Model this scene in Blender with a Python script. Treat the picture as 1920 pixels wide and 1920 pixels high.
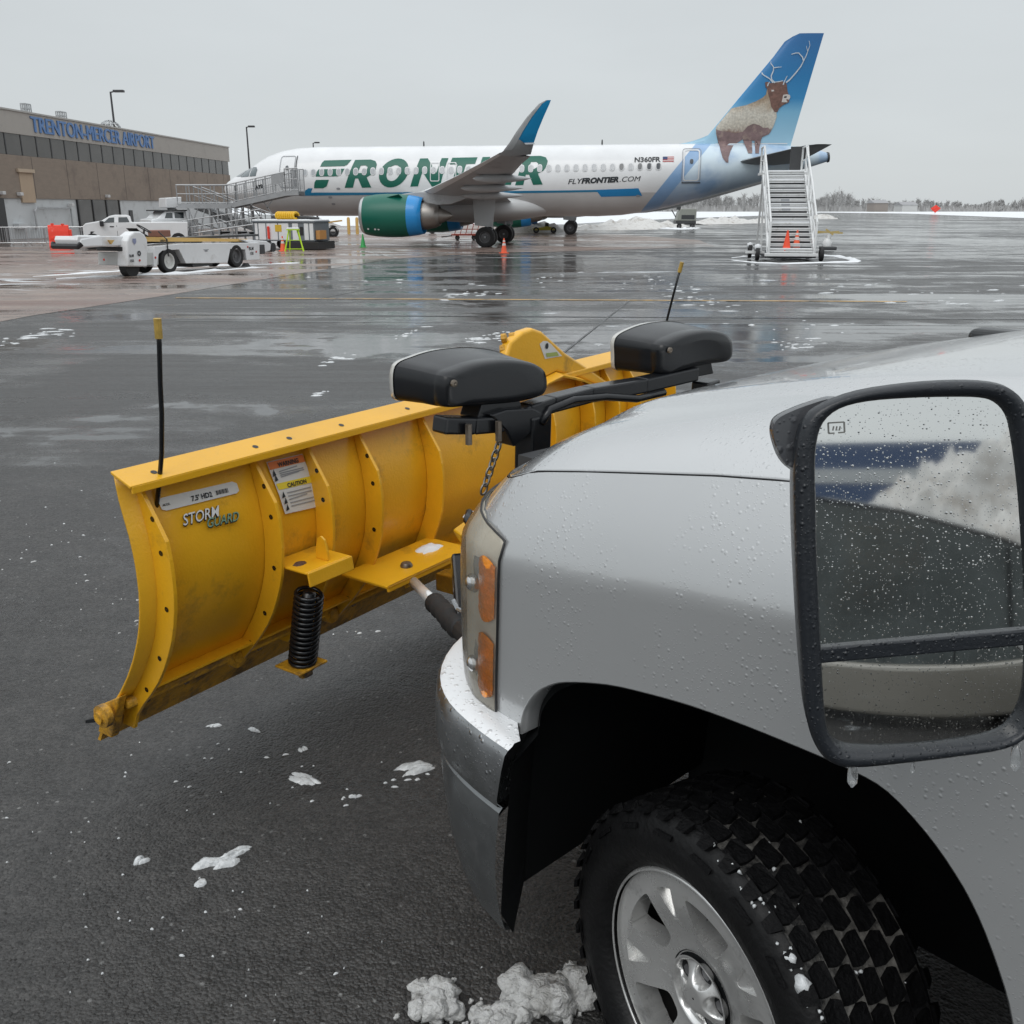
import bpy, bmesh, math, random
from mathutils import Vector, Matrix, noise
R = math.radians
random.seed(7)
SC = bpy.context.scene
COL = SC.collection
for o in list(bpy.data.objects): bpy.data.objects.remove(o)

# ---------------- camera ----------------
F_PX = 1800.0                      # focal length in pixels of the 1920 px frame
PITCH = math.atan(571 / F_PX)
CAMH = 1.70
cam = bpy.data.cameras.new('camera'); camo = bpy.data.objects.new('camera', cam); COL.objects.link(camo)
camo.location = (0, 0, CAMH); camo.rotation_euler = (math.pi/2 - PITCH, 0, 0)
cam.sensor_width = 36; cam.sensor_fit = 'HORIZONTAL'; cam.lens = 36 * F_PX / 1920
cam.clip_start = 0.05; cam.clip_end = 6000
SC.camera = camo
SC.render.resolution_x = 1024; SC.render.resolution_y = 1024
# ---------------- overcast sky ----------------
w = bpy.data.worlds.new('World'); SC.world = w; w.use_nodes = True
nt = w.node_tree; nt.nodes.clear()
N = nt.nodes.new; LK = nt.links.new
out = N('ShaderNodeOutputWorld'); bg = N('ShaderNodeBackground')
tc = N('ShaderNodeTexCoord'); sep = N('ShaderNodeSeparateXYZ'); LK(tc.outputs['Generated'], sep.inputs[0])
mr = N('ShaderNodeMapRange'); LK(sep.outputs['Z'], mr.inputs['Value']); mr.inputs['From Min'].default_value = 0.0; mr.inputs['From Max'].default_value = 0.9
ramp = N('ShaderNodeValToRGB'); LK(mr.outputs[0], ramp.inputs[0])
el = ramp.color_ramp.elements
el[0].position = 0; el[0].color = (0.605, 0.64, 0.655, 1)
el[1].position = 1; el[1].color = (1.25, 1.30, 1.34, 1)
e = el.new(0.3); e.color = (0.59, 0.625, 0.642, 1)
sky = N('ShaderNodeTexSky'); sky.sky_type = 'NISHITA'; sky.sun_disc = False; sky.sun_elevation = R(40); sky.sun_rotation = R(200)
mpp = N('ShaderNodeMapping'); mpp.inputs['Scale'].default_value = (1, 1, 3.5); LK(tc.outputs['Generated'], mpp.inputs[0])
nz = N('ShaderNodeTexNoise'); nz.inputs['Scale'].default_value = 1.6; nz.inputs['Detail'].default_value = 5; LK(mpp.outputs[0], nz.inputs['Vector'])
mz = N('ShaderNodeMapRange'); LK(nz.outputs[0], mz.inputs['Value']); mz.inputs['From Min'].default_value = .3; mz.inputs['From Max'].default_value = .7
mz.inputs['To Min'].default_value = 0.93; mz.inputs['To Max'].default_value = 1.07
mul = N('ShaderNodeVectorMath'); mul.operation = 'SCALE'; LK(ramp.outputs[0], mul.inputs[0]); LK(mz.outputs[0], mul.inputs['Scale'])
sk2 = N('ShaderNodeVectorMath'); sk2.operation = 'SCALE'; LK(sky.outputs[0], sk2.inputs[0]); sk2.inputs['Scale'].default_value = 0.004
ad = N('ShaderNodeVectorMath'); ad.operation = 'ADD'; LK(mul.outputs[0], ad.inputs[0]); LK(sk2.outputs[0], ad.inputs[1])
LK(ad.outputs[0], bg.inputs[0]); bg.inputs[1].default_value = 1.0; LK(bg.outputs[0], out.inputs[0])
# ---------------- weak sun through the overcast ----------------
sl = bpy.data.lights.new('sun', 'SUN'); sl.energy = 0.7; sl.angle = R(35); sl.color = (1, .97, .93)
so = bpy.data.objects.new('sun', sl); COL.objects.link(so); so.rotation_euler = (R(42), 0, R(-25))
SC.view_settings.view_transform = 'Standard'; SC.view_settings.look = 'None'; SC.view_settings.exposure = 0.0; SC.view_settings.gamma = 1
SC.render.engine = 'CYCLES'

# ---------------- pixel <-> world helpers ----------------
cp, sp = math.cos(PITCH), math.sin(PITCH)
def ray(px, py):
    u = (px-960)/F_PX; v = -(py-960)/F_PX
    return Vector((u, cp+v*sp, -sp+v*cp))
def gz(y):                          # the apron falls gently away from the camera
    return -0.55*min(max((y-8)/54, 0), 1)
def at(px, py, Y):
    r = ray(px, py); return Vector((0, 0, CAMH)) + r*(Y/r.y)
def ground(px, py):
    r = ray(px, py); y = 20.
    for i in range(60):
        k = (gz(y)-CAMH)/r.z; y = r.y*k
    p = r*k; return Vector((p.x, p.y, gz(p.y)))
class VPlane:                       # vertical plane through O along unit D
    def __init__(s, O, D): s.O = Vector(O); s.D = Vector((D[0], D[1], 0)).normalized(); s.n = Vector((s.D.y, -s.D.x, 0))
    def uz(s, px, py, off=0):
        r = ray(px, py); C = Vector((0, 0, CAMH)); k = (off-(C-s.O).dot(s.n))/r.dot(s.n); q = C+r*k-s.O
        return q.dot(s.D), q.z

# ---------------- materials ----------------
MATS = {}
def hexc(c): return (c[0], c[1], c[2], 1)
def M(name, col, r=.5, m=0., var=0., vs=4., bump=0., bs=40., coat=0., drops=0., dirt=None, dirt_amt=.4, dirt_s=3., emit=None, ior=1.5, dsc=90., streak=None, spec=.5):
    if name in MATS: return MATS[name]
    mt = bpy.data.materials.new(name); mt.use_nodes = True; t = mt.node_tree; b = t.nodes['Principled BSDF']
    n, l = t.nodes.new, t.links.new
    b.inputs['Base Color'].default_value = hexc(col); b.inputs['Roughness'].default_value = r; b.inputs['Metallic'].default_value = m
    b.inputs['Coat Weight'].default_value = coat; b.inputs['Coat Roughness'].default_value = .06; b.inputs['IOR'].default_value = ior
    b.inputs['Specular IOR Level'].default_value = spec
    tcn = n('ShaderNodeTexCoord'); obj = tcn.outputs['Object']
    src = None
    if var:
        nn = n('ShaderNodeTexNoise'); nn.inputs['Scale'].default_value = vs; nn.inputs['Detail'].default_value = 6; nn.inputs['Roughness'].default_value = .65
        if streak:
            mp = n('ShaderNodeMapping'); mp.inputs['Scale'].default_value = streak; l(obj, mp.inputs[0]); l(mp.outputs[0], nn.inputs['Vector'])
        else: l(obj, nn.inputs['Vector'])
        rg = n('ShaderNodeMapRange'); l(nn.outputs[0], rg.inputs['Value']); rg.inputs['From Min'].default_value = .25; rg.inputs['From Max'].default_value = .75
        rg.inputs['To Min'].default_value = 1-var; rg.inputs['To Max'].default_value = 1+var
        vm = n('ShaderNodeVectorMath'); vm.operation = 'SCALE'; vm.inputs[0].default_value = col[:3]; l(rg.outputs[0], vm.inputs['Scale'])
        src = vm.outputs[0]
        rr = n('ShaderNodeMath'); rr.operation = 'MULTIPLY'; rr.inputs[0].default_value = r; l(rg.outputs[0], rr.inputs[1]); l(rr.outputs[0], b.inputs['Roughness'])
    if dirt:
        dn = n('ShaderNodeTexNoise'); dn.inputs['Scale'].default_value = dirt_s; dn.inputs['Detail'].default_value = 8; dn.inputs['Roughness'].default_value = .7; l(obj, dn.inputs['Vector'])
        dr = n('ShaderNodeMapRange'); l(dn.outputs[0], dr.inputs['Value']); dr.inputs['From Min'].default_value = .62-dirt_amt*.3; dr.inputs['From Max'].default_value = .80-dirt_amt*.3
        mx = n('ShaderNodeMix'); mx.data_type = 'RGBA'; l(dr.outputs[0], mx.inputs[0])
        if src: l(src, mx.inputs[6])
        else: mx.inputs[6].default_value = hexc(col)
        mx.inputs[7].default_value = hexc(dirt); src = mx.outputs[2]
    if src: l(src, b.inputs['Base Color'])
    last = None
    if bump:
        bn = n('ShaderNodeTexNoise'); bn.inputs['Scale'].default_value = bs; bn.inputs['Detail'].default_value = 5; l(obj, bn.inputs['Vector'])
        bb = n('ShaderNodeBump'); bb.inputs['Strength'].default_value = bump; bb.inputs['Distance'].default_value = .01; l(bn.outputs[0], bb.inputs['Height']); last = bb.outputs[0]
    if drops:
        prev = None
        for sc_, th in ((dsc, .55), (dsc*2.3, .62)):
            v = n('ShaderNodeTexVoronoi'); v.inputs['Scale'].default_value = sc_; l(obj, v.inputs['Vector'])
            ms = n('ShaderNodeMapRange'); l(v.outputs['Distance'], ms.inputs['Value']); ms.inputs['From Min'].default_value = .38; ms.inputs['From Max'].default_value = .05; ms.interpolation_type = 'SMOOTHSTEP'
            sp_ = n('ShaderNodeSeparateColor'); l(v.outputs['Color'], sp_.inputs[0])
            gt = n('ShaderNodeMath'); gt.operation = 'GREATER_THAN'; l(sp_.outputs[0], gt.inputs[0]); gt.inputs[1].default_value = th
            pr = n('ShaderNodeMath'); pr.operation = 'MULTIPLY'; l(ms.outputs[0], pr.inputs[0]); l(gt.outputs[0], pr.inputs[1])
            nm = n('ShaderNodeTexNoise'); nm.inputs['Scale'].default_value = 3.5; l(obj, nm.inputs['Vector'])
            ng = n('ShaderNodeMapRange'); l(nm.outputs[0], ng.inputs['Value']); ng.inputs['From Min'].default_value = .42; ng.inputs['From Max'].default_value = .6
            p2 = n('ShaderNodeMath'); p2.operation = 'MULTIPLY'; l(pr.outputs[0], p2.inputs[0]); l(ng.outputs[0], p2.inputs[1])
            s2 = n('ShaderNodeMath'); s2.operation = 'MULTIPLY'; l(p2.outputs[0], s2.inputs[0]); s2.inputs[1].default_value = 1.0 if sc_ == dsc else .5
            if prev is None: prev = s2.outputs[0]
            else:
                a = n('ShaderNodeMath'); a.operation = 'ADD'; l(prev, a.inputs[0]); l(s2.outputs[0], a.inputs[1]); prev = a.outputs[0]
        bb = n('ShaderNodeBump'); bb.inputs['Strength'].default_value = drops; bb.inputs['Distance'].default_value = .004; l(prev, bb.inputs['Height'])
        if last: l(last, bb.inputs['Normal'])
        last = bb.outputs[0]
    if last:
        l(last, b.inputs['Normal'])
        if coat: l(last, b.inputs['Coat Normal'])
    if emit:
        b.inputs['Emission Color'].default_value = hexc(emit[0]); b.inputs['Emission Strength'].default_value = emit[1]
    MATS[name] = mt; return mt

# ---------------- mesh builder ----------------
class MB:
    def __init__(s): s.v = []; s.f = []; s.mi = []; s.cur = 0
    def add(s, vs, fs, mi=None):
        o = len(s.v); s.v += [tuple(x) for x in vs]; s.f += [tuple(i+o for i in f) for f in fs]; s.mi += [s.cur if mi is None else mi]*len(fs)
    def hexa(s, p, mi=None):        # 8 points: bottom 4 ccw, top 4 ccw
        s.add(p, [(3, 2, 1, 0), (4, 5, 6, 7), (0, 1, 5, 4), (1, 2, 6, 5), (2, 3, 7, 6), (3, 0, 4, 7)], mi)
    def bx(s, x0, x1, y0, y1, z0, z1, mi=None):
        s.hexa([(x0, y0, z0), (x1, y0, z0), (x1, y1, z0), (x0, y1, z0), (x0, y0, z1), (x1, y0, z1), (x1, y1, z1), (x0, y1, z1)], mi)
    def bar(s, a, b, wd, ht=None, up=(0, 0, 1), mi=None):
        a = Vector(a); b = Vector(b); ht = ht or wd; d = (b-a).normalized(); u = Vector(up)
        if abs(d.dot(u)) > .98: u = Vector((1, 0, 0))
        x = d.cross(u).normalized(); y = x.cross(d).normalized(); x = x*wd/2; y = y*ht/2
        s.hexa([a-x-y, a+x-y, a+x+y, a-x+y, b-x-y, b+x-y, b+x+y, b-x+y], mi)
    def tube(s, pts, r, n=8, mi=None, caps=True):
        pts = [Vector(p) for p in pts]; rings = []
        up = None
        for i, p in enumerate(pts):
            d = (pts[min(i+1, len(pts)-1)]-pts[max(i-1, 0)]).normalized()
            if up is None: up = Vector((0, 0, 1)) if abs(d.z) < .9 else Vector((1, 0, 0))
            x = d.cross(up).normalized(); y = x.cross(d).normalized(); up = y
            rr = r[i] if isinstance(r, (list, tuple)) else r
            rings.append([p+(x*math.cos(2*math.pi*k/n)+y*math.sin(2*math.pi*k/n))*rr for k in range(n)])
        vs = [q for rg in rings for q in rg]; fs = []
        for i in range(len(pts)-1):
            for k in range(n):
                a = i*n+k; b = i*n+(k+1) % n; fs.append((a, b, b+n, a+n))
        if caps: fs += [tuple(range(n))[::-1], tuple(range((len(pts)-1)*n, len(pts)*n))]
        s.add(vs, fs, mi)
    def lathe(s, prof, c, ax, n=32, mi=None, closed=False):   # prof (r,h) along axis ax from c
        ax = Vector(ax).normalized(); u = Vector((0, 0, 1)) if abs(ax.z) < .9 else Vector((1, 0, 0))
        x = ax.cross(u).normalized(); y = ax.cross(x).normalized(); c = Vector(c); vs = []; fs = []
        for rr, h in prof:
            for k in range(n): vs.append(c+ax*h+(x*math.cos(2*math.pi*k/n)+y*math.sin(2*math.pi*k/n))*rr)
        m = len(prof)
        for i in range(m if closed else m-1):
            j = (i+1) % m
            for k in range(n): fs.append((i*n+k, i*n+(k+1) % n, j*n+(k+1) % n, j*n+k))
        s.add(vs, fs, mi)
    def cyl(s, a, b, r, n=16, mi=None): s.tube([a, b], r, n, mi)
    def prism(s, poly, fn, w0, w1, mi=None):   # poly 2d, fn(u,v,w)->xyz
        n = len(poly); vs = [fn(u, v, w0) for u, v in poly]+[fn(u, v, w1) for u, v in poly]
        fs = [tuple(range(n))[::-1], tuple(range(n, 2*n))]+[(i, (i+1) % n, n+(i+1) % n, n+i) for i in range(n)]
        s.add(vs, fs, mi)
    def grid(s, P, mi=None, flip=False):
        nr = len(P); nc = len(P[0]); vs = [q for row in P for q in row]; fs = []
        for i in range(nr-1):
            for j in range(nc-1):
                f = (i*nc+j, i*nc+j+1, (i+1)*nc+j+1, (i+1)*nc+j); fs.append(f[::-1] if flip else f)
        s.add(vs, fs, mi)
    def build(s, name, mats, parent=None, smooth=False, bevel=0, loc=None, bseg=2, recalc=True, sub=0, solid=0, auto=None):
        me = bpy.data.meshes.new(name); me.from_pydata(s.v, [], s.f)
        if not isinstance(mats, (list, tuple)): mats = [mats]
        for m_ in mats: me.materials.append(m_)
        for p, i in zip(me.polygons, s.mi): p.material_index = i; p.use_smooth = smooth or auto is not None
        if recalc:
            bm = bmesh.new(); bm.from_mesh(me); bmesh.ops.recalc_face_normals(bm, faces=bm.faces); bm.to_mesh(me); bm.free()
        if auto is not None:
            bm = bmesh.new(); bm.from_mesh(me)
            for e_ in bm.edges:
                if len(e_.link_faces) == 2 and e_.calc_face_angle(0) > auto: e_.smooth = False
            bm.to_mesh(me); bm.free()
        me.update(); o = bpy.data.objects.new(name, me); COL.objects.link(o)
        if parent: o.parent = parent
        if loc: o.location = loc
        if solid:
            md = o.modifiers.new('solid', 'SOLIDIFY'); md.thickness = solid; md.offset = -1
        if sub:
            md = o.modifiers.new('sub', 'SUBSURF'); md.levels = sub; md.render_levels = sub
        if bevel:
            md = o.modifiers.new('bevel', 'BEVEL'); md.width = bevel; md.segments = bseg; md.limit_method = 'ANGLE'; md.angle_limit = R(35)
        return o
def thing(name, label, cat, loc=(0, 0, 0), rz=0, group=None):
    o = bpy.data.objects.new(name, None); COL.objects.link(o); o.location = loc; o.rotation_euler = (0, 0, rz); o.empty_display_size = .2
    o['label'] = label; o['category'] = cat
    if group: o['group'] = group
    return o
def tag(o, label, cat, group=None):
    o['label'] = label; o['category'] = cat
    if group: o['group'] = group
    return o
def struct(o, kind='structure'): o['kind'] = kind; return o
def dup(root, loc, rz, label, group=None):
    def cc(o, par):
        c = o.copy(); COL.objects.link(c); c.parent = par
        for ch in kids.get(o, []): cc(ch, c)
        return c
    kids = {}
    for o in bpy.data.objects:
        if o.parent: kids.setdefault(o.parent, []).append(o)
    c = cc(root, None); c.location = loc; c.rotation_euler = (0, 0, rz); c['label'] = label
    if group: c['group'] = group
    return c
# flat shapes (outlines with holes) and lettering, laid onto a surface by fn(u,v)->xyz
def flat(polys, name, mat, parent, fn, step=0.0, ustep=0.0, text=None, size=1, bold=0, shear=0, sx=1, align='LEFT', space=1):
    if text is not None:
        cu = bpy.data.curves.new('t', 'FONT'); cu.body = text; cu.size = size; cu.offset = bold; cu.shear = shear; cu.resolution_u = 3; cu.align_x = align; cu.space_character = space
    else:
        cu = bpy.data.curves.new('t', 'CURVE'); cu.dimensions = '2D'; cu.fill_mode = 'BOTH'
        for pl in polys:
            sp_ = cu.splines.new('POLY'); sp_.points.add(len(pl)-1)
            for p, q in zip(sp_.points, pl): p.co = (q[0], q[1], 0, 1)
            sp_.use_cyclic_u = True
    ob = bpy.data.objects.new('t', cu); COL.objects.link(ob); bpy.context.view_layer.update()
    me = bpy.data.meshes.new_from_object(ob.evaluated_get(bpy.context.evaluated_depsgraph_get())); bpy.data.objects.remove(ob)
    bm = bmesh.new(); bm.from_mesh(me); bmesh.ops.triangulate(bm, faces=bm.faces)
    if len(bm.verts):
        for ax, st in ((1, step), (0, ustep)):
            if st:
                lo = min(v.co[ax] for v in bm.verts); hi = max(v.co[ax] for v in bm.verts); t_ = lo+st
                while t_ < hi:
                    no = [0, 0, 0]; no[ax] = 1; co = [0, 0, 0]; co[ax] = t_
                    bmesh.ops.bisect_plane(bm, geom=bm.verts[:]+bm.edges[:]+bm.faces[:], plane_co=co, plane_no=no); t_ += st
        for v in bm.verts: v.co = fn(v.co.x*sx, v.co.y)
    bm.to_mesh(me); bm.free(); me.materials.clear(); me.materials.append(mat); me.name = name
    for p in me.polygons: p.material_index = 0
    o = bpy.data.objects.new(name, me); COL.objects.link(o)
    if parent: o.parent = parent
    return o
def wheel(name, parent, c, ax, r, w_, tyre, rim, rr=.55, n=28, group=None):
    """tyre with rim as its sub-part; ax points outboard"""
    b = MB(); h = w_/2
    b.lathe([(r*rr, -h*.8), (r*.8, -h), (r*.95, -h*.9), (r, -h*.6), (r, h*.6), (r*.95, h*.9), (r*.8, h), (r*rr, h*.8)], c, ax, n, closed=True)
    t = b.build(name, tyre, parent, auto=R(40))
    b = MB(); b.lathe([(0.001, h*.35), (r*rr*.25, h*.45), (r*rr*.3, h*.2), (r*rr*.8, h*.15), (r*rr*.9, h*.75), (r*rr*1.02, h*.82), (r*rr*1.02, -h*.5), (.001, -h*.5)], c, ax, n)
    b.build('rim', rim, t, auto=R(40))
    return t
# =============== ground ===============
def wetmat(name, base, base2, sx=(.10, .55), rough=(.42, .07), agg=1.0, tint=None, puddle=.5, slush=0.0, cracks=False):
    mt = bpy.data.materials.new(name); mt.use_nodes = True; t = mt.node_tree; b = t.nodes['Principled BSDF']; n, l = t.nodes.new, t.links.new
    g = n('ShaderNodeNewGeometry'); P = g.outputs['Position']
    def noise_(scale, det=5, mp=None, rough_=.6, dist=0):
        nn = n('ShaderNodeTexNoise'); nn.inputs['Scale'].default_value = scale; nn.inputs['Detail'].default_value = det; nn.inputs['Roughness'].default_value = rough_; nn.inputs['Distortion'].default_value = dist
        if mp:
            m_ = n('ShaderNodeMapping'); m_.inputs['Scale'].default_value = mp; l(P, m_.inputs[0]); l(m_.outputs[0], nn.inputs['Vector'])
        else: l(P, nn.inputs['Vector'])
        return nn.outputs[0]
    def rng(x, a, b_, c=0, d=1):
        r_ = n('ShaderNodeMapRange'); l(x, r_.inputs['Value']); r_.inputs['From Min'].default_value = a; r_.inputs['From Max'].default_value = b_; r_.inputs['To Min'].default_value = c; r_.inputs['To Max'].default_value = d; return r_.outputs[0]
    def math_(op, a, b_):
        m_ = n('ShaderNodeMath'); m_.operation = op
        for i, q in enumerate((a, b_)):
            if isinstance(q, (int, float)): m_.inputs[i].default_value = q
            else: l(q, m_.inputs[i])
        return m_.outputs[0]
    W1 = noise_(1.0, 6, (sx[0], sx[1], 1), .6, .4); W2 = noise_(.8, 7, None, .65, .3); 
    wn = math_('ADD', math_('MULTIPLY', W1, .62), math_('MULTIPLY', W2, .38))
    sy = n('ShaderNodeSeparateXYZ'); l(P, sy.inputs[0])
    far = rng(sy.outputs['Y'], 1.8, 6.5, 0, 1)          # the drained strip beside the truck is only damp
    W3 = noise_(.045, 3, None, .5, .6); wn = math_('ADD', wn, rng(W3, .35, .65, -.07, .08))
    wet = rng(wn, puddle-.01, puddle+.06)
    wetf = math_('MULTIPLY', wet, math_('ADD', math_('MULTIPLY', far, .9), .10))
    fine = noise_(70, 3, None, .7); mid = noise_(9, 6, None, .7)
    mix = n('ShaderNodeMix'); mix.data_type = 'RGBA'; l(rng(mid, .3, .7), mix.inputs[0]); mix.inputs[6].default_value = hexc(base); mix.inputs[7].default_value = hexc(base2)
    col = mix.outputs[2]
    # pale and dark aggregate stones
    vo = n('ShaderNodeTexVoronoi'); vo.inputs['Scale'].default_value = 110; l(P, vo.inputs['Vector'])
    sc = n('ShaderNodeSeparateColor'); l(vo.outputs['Color'], sc.inputs[0])
    st = rng(sc.outputs[0], 0, 1, .6, 1.45)
    v2 = n('ShaderNodeVectorMath'); v2.operation = 'SCALE'; l(col, v2.inputs[0]); l(st, v2.inputs['Scale']); col = v2.outputs[0]
    bl_ = noise_(.55, 6, None, .7, .5); v4 = n('ShaderNodeVectorMath'); v4.operation = 'SCALE'; l(col, v4.inputs[0]); l(rng(bl_, .3, .7, .72, 1.32), v4.inputs['Scale']); col = v4.outputs[0]
    vg = n('ShaderNodeTexVoronoi'); vg.inputs['Scale'].default_value = 62; l(P, vg.inputs['Vector']); sg = n('ShaderNodeSeparateColor'); l(vg.outputs['Color'], sg.inputs[0])
    grit = math_('MULTIPLY', rng(sg.outputs[1], .972, .976), rng(vg.outputs['Distance'], .42, .22)); mg_ = n('ShaderNodeMix'); mg_.data_type = 'RGBA'; l(math_('MULTIPLY', grit, .8), mg_.inputs[0]); l(col, mg_.inputs[6]); mg_.inputs[7].default_value = (.20, .20, .195, 1); col = mg_.outputs[2]
    v3 = n('ShaderNodeVectorMath'); v3.operation = 'SCALE'; l(col, v3.inputs[0]); l(rng(wetf, 0, 1, 1, .7), v3.inputs['Scale']); col = v3.outputs[0]
    mp2 = n('ShaderNodeMapping'); mp2.inputs['Rotation'].default_value = (0, 0, R(28)); mp2.inputs['Scale'].default_value = (.22, 2.6, 1); l(P, mp2.inputs[0]); ns = n('ShaderNodeTexNoise'); ns.inputs['Scale'].default_value = 1.0; ns.inputs['Detail'].default_value = 6; ns.inputs['Roughness'].default_value = .65; l(mp2.outputs[0], ns.inputs['Vector']); stk = ns.outputs[0]
    v5 = n('ShaderNodeVectorMath'); v5.operation = 'SCALE'; l(col, v5.inputs[0]); l(rng(stk, .35, .65, .8, 1.22), v5.inputs['Scale']); col = v5.outputs[0]
    # oil and rubber streaks
    if tint:
        tn = noise_(1.0, 5, (.05, .35, 1), .6, .5); mx = n('ShaderNodeMix'); mx.data_type = 'RGBA'; l(rng(tn, .45, .65), mx.inputs[0]); l(col, mx.inputs[6]); mx.inputs[7].default_value = hexc(tint); col = mx.outputs[2]
    ro = rng(wetf, 0, 1, rough[0], rough[1])
    ro = math_('ADD', ro, rng(mid, .3, .7, -.06, .08)); ro = math_('ADD', ro, rng(bl_, .35, .65, -.05, .10)); ro = math_('ADD', ro, rng(stk, .38, .62, -.10, .10))
    if slush:
        s1 = noise_(1.0, 9, (.35, .9, 1), .72, .6); s2 = noise_(.09, 3, None)
        sm = math_('MULTIPLY', rng(s1, .60-slush*.05, .66-slush*.05), rng(s2, .50, .58))
        mx = n('ShaderNodeMix'); mx.data_type = 'RGBA'; l(sm, mx.inputs[0]); l(col, mx.inputs[6]); mx.inputs[7].default_value = (.62, .65, .67, 1); col = mx.outputs[2]
        ro = math_('ADD', ro, math_('MULTIPLY', sm, .3))
    l(col, b.inputs['Base Color']); l(ro, b.inputs['Roughness'])
    bp = n('ShaderNodeBump'); bp.inputs['Distance'].default_value = .006
    l(math_('MULTIPLY', rng(wetf, 0, 1, 1, .04), agg), bp.inputs['Strength'])
    l(math_('ADD', math_('MULTIPLY', vo.outputs['Distance'], -1.0), math_('ADD', fine, math_('ADD', math_('MULTIPLY', mid, 1.8), math_('MULTIPLY', noise_(26, 4, None, .7), 2.0)))), bp.inputs['Height'])
    l(bp.outputs[0], b.inputs['Normal'])
    return mt
asphalt = wetmat('wet_asphalt', (.029, .028, .0272), (.055, .053, .051), slush=.15, puddle=.47, rough=(.36, .05), agg=.9)
concrete = wetmat('wet_concrete', (.19, .145, .12), (.26, .205, .175), tint=(.17, .105, .085), rough=(.35, .06), puddle=.5, agg=.4, slush=.6)
m_snow = M('snow', (.80, .82, .84), r=.75, var=.06, vs=2, bump=1, bs=3)
m_dsnow = M('dirty_snow', (.62, .61, .59), r=.7, var=.15, vs=5, bump=1.0, bs=9, dirt=(.30, .26, .22), dirt_amt=.35, dirt_s=1.2)
m_ice = M('wet_ice', (.62, .64, .65), r=.18, var=.2, vs=30, bump=.6, bs=60, coat=.6, dirt=(.30, .30, .29), dirt_amt=.3, dirt_s=12)

b = MB(); ys = [-400, -60, -20, 0, 8, 20, 35, 50, 62, 90, 150, 400, 5000]; xs = [-4000, -400, -60, 0, 60, 400, 4000]
b.grid([[(x, y, gz(y)) for x in xs] for y in ys]); struct(b.build('ground', asphalt))
def sheet(name, px, mat, dz, extra=(), kind='structure', step=6):
    pts = [ground(*p) for p in px]+[Vector((x, y, gz(y))) for x, y in extra]
    o = flat([[(p.x, p.y) for p in pts]], name, mat, None, lambda u, v: (u, v, gz(v)+dz), step=step); o['kind'] = kind; return o
sheet('concrete_apron', [(-60, 615), (60, 592), (300, 556), (480, 526), (620, 504), (740, 485), (860, 478), (1000, 473), (1200, 467), (1342, 462), (1310, 450), (1180, 441), (1060, 434)], concrete, .004, [(5, 150), (-80, 150), (-80, 12)])
# painted lines
m_yel = M('yellow_paint', (.62, .38, .12), r=.5, var=.3, vs=1.2, dirt=(.07, .07, .07), dirt_amt=.5, dirt_s=2.5)
m_whp = M('white_paint', (.45, .45, .45), r=.35, var=.4, vs=1.2, dirt=(.08, .08, .08), dirt_amt=.5, dirt_s=2)
def line(name, p, q, wd, mat, dz=.008):
    a = ground(*p); c = ground(*q); d = (c-a); d.z = 0; n_ = Vector((-d.y, d.x, 0)).normalized()*wd/2; bb = MB(); k = 24; rows = []
    for i in range(k+1):
        m_ = a.lerp(c, i/k); rows.append([(m_.x-n_.x, m_.y-n_.y, gz(m_.y-n_.y)+dz), (m_.x+n_.x, m_.y+n_.y, gz(m_.y+n_.y)+dz)])
    bb.grid(rows); return struct(bb.build(name, mat))
line('taxi_line', (330, 559), (1700, 566), .16, m_yel)
line('lead_in_line', (676, 470), (745, 484), .12, m_whp)
m_joint = M('joint_sealant', (.016, .016, .017), r=.3, var=.3, vs=3)
m_slot = M('drain_steel', (.20, .21, .21), r=.2, var=.4, vs=2)
line('drain_slot', (330, 590), (1930, 599), .11, m_joint, .006); line('drain_edge', (330, 602), (1930, 611), .06, m_slot, .006)
line('pavement_joint', (600, 560), (700, 540), .05, m_joint, .006); line('pavement_joint', (860, 820), (1182, 562), .03, m_joint, .006)
# slush and snow lying on the ground
def patch_mesh(b, c, rx, ry, h, ang, seed, n=14, rings=4, lump=.4, zb=None):
    ca, sa = math.cos(ang), math.sin(ang); rows = []
    for i in range(rings+1):
        t = i/rings; row = []
        for k in range(n+1):
            a = 2*math.pi*(k % n)/n
            e_ = 1+.45*noise.noise(Vector((math.cos(a)*1.6+seed, math.sin(a)*1.6, seed*1.7)))+.25*noise.noise(Vector((math.cos(a)*4+seed, math.sin(a)*4, seed)))
            x = math.cos(a)*rx*e_*(1-t); y = math.sin(a)*ry*e_*(1-t)
            z = h*(1-(1-t)**2.2)*(1+lump*2*noise.noise(Vector((x*6/max(rx, .2)+seed, y*6/max(ry, .2), seed)))) if t > 0 else -.004
            X = c[0]+x*ca-y*sa; Y = c[1]+x*sa+y*ca; row.append((X, Y, (gz(Y) if zb is None else zb)+z+.004))
        rows.append(row)
    b.grid(rows)
rnd = random.Random(3)
b = MB()
def strew(px0, px1, n, s0, s1, spread, hh=.02):
    for i in range(int(n*(.45 if px0[1] > 1000 else 1))):
        t = rnd.random(); x = px0[0]+(px1[0]-px0[0])*t+rnd.gauss(0, spread); y = px0[1]+(px1[1]-px0[1])*t+rnd.gauss(0, spread*.35)
        g_ = ground(x, y); s_ = (s0+(s1-s0)*rnd.random()**2.5)*.62; patch_mesh(b, g_, s_*rnd.uniform(.8, 2.6), s_*rnd.uniform(.5, 1), s_*hh*6*rnd.uniform(.5, 1), rnd.uniform(-.2, .9), rnd.uniform(0, 99), n=10, rings=2, lump=.6)
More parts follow.
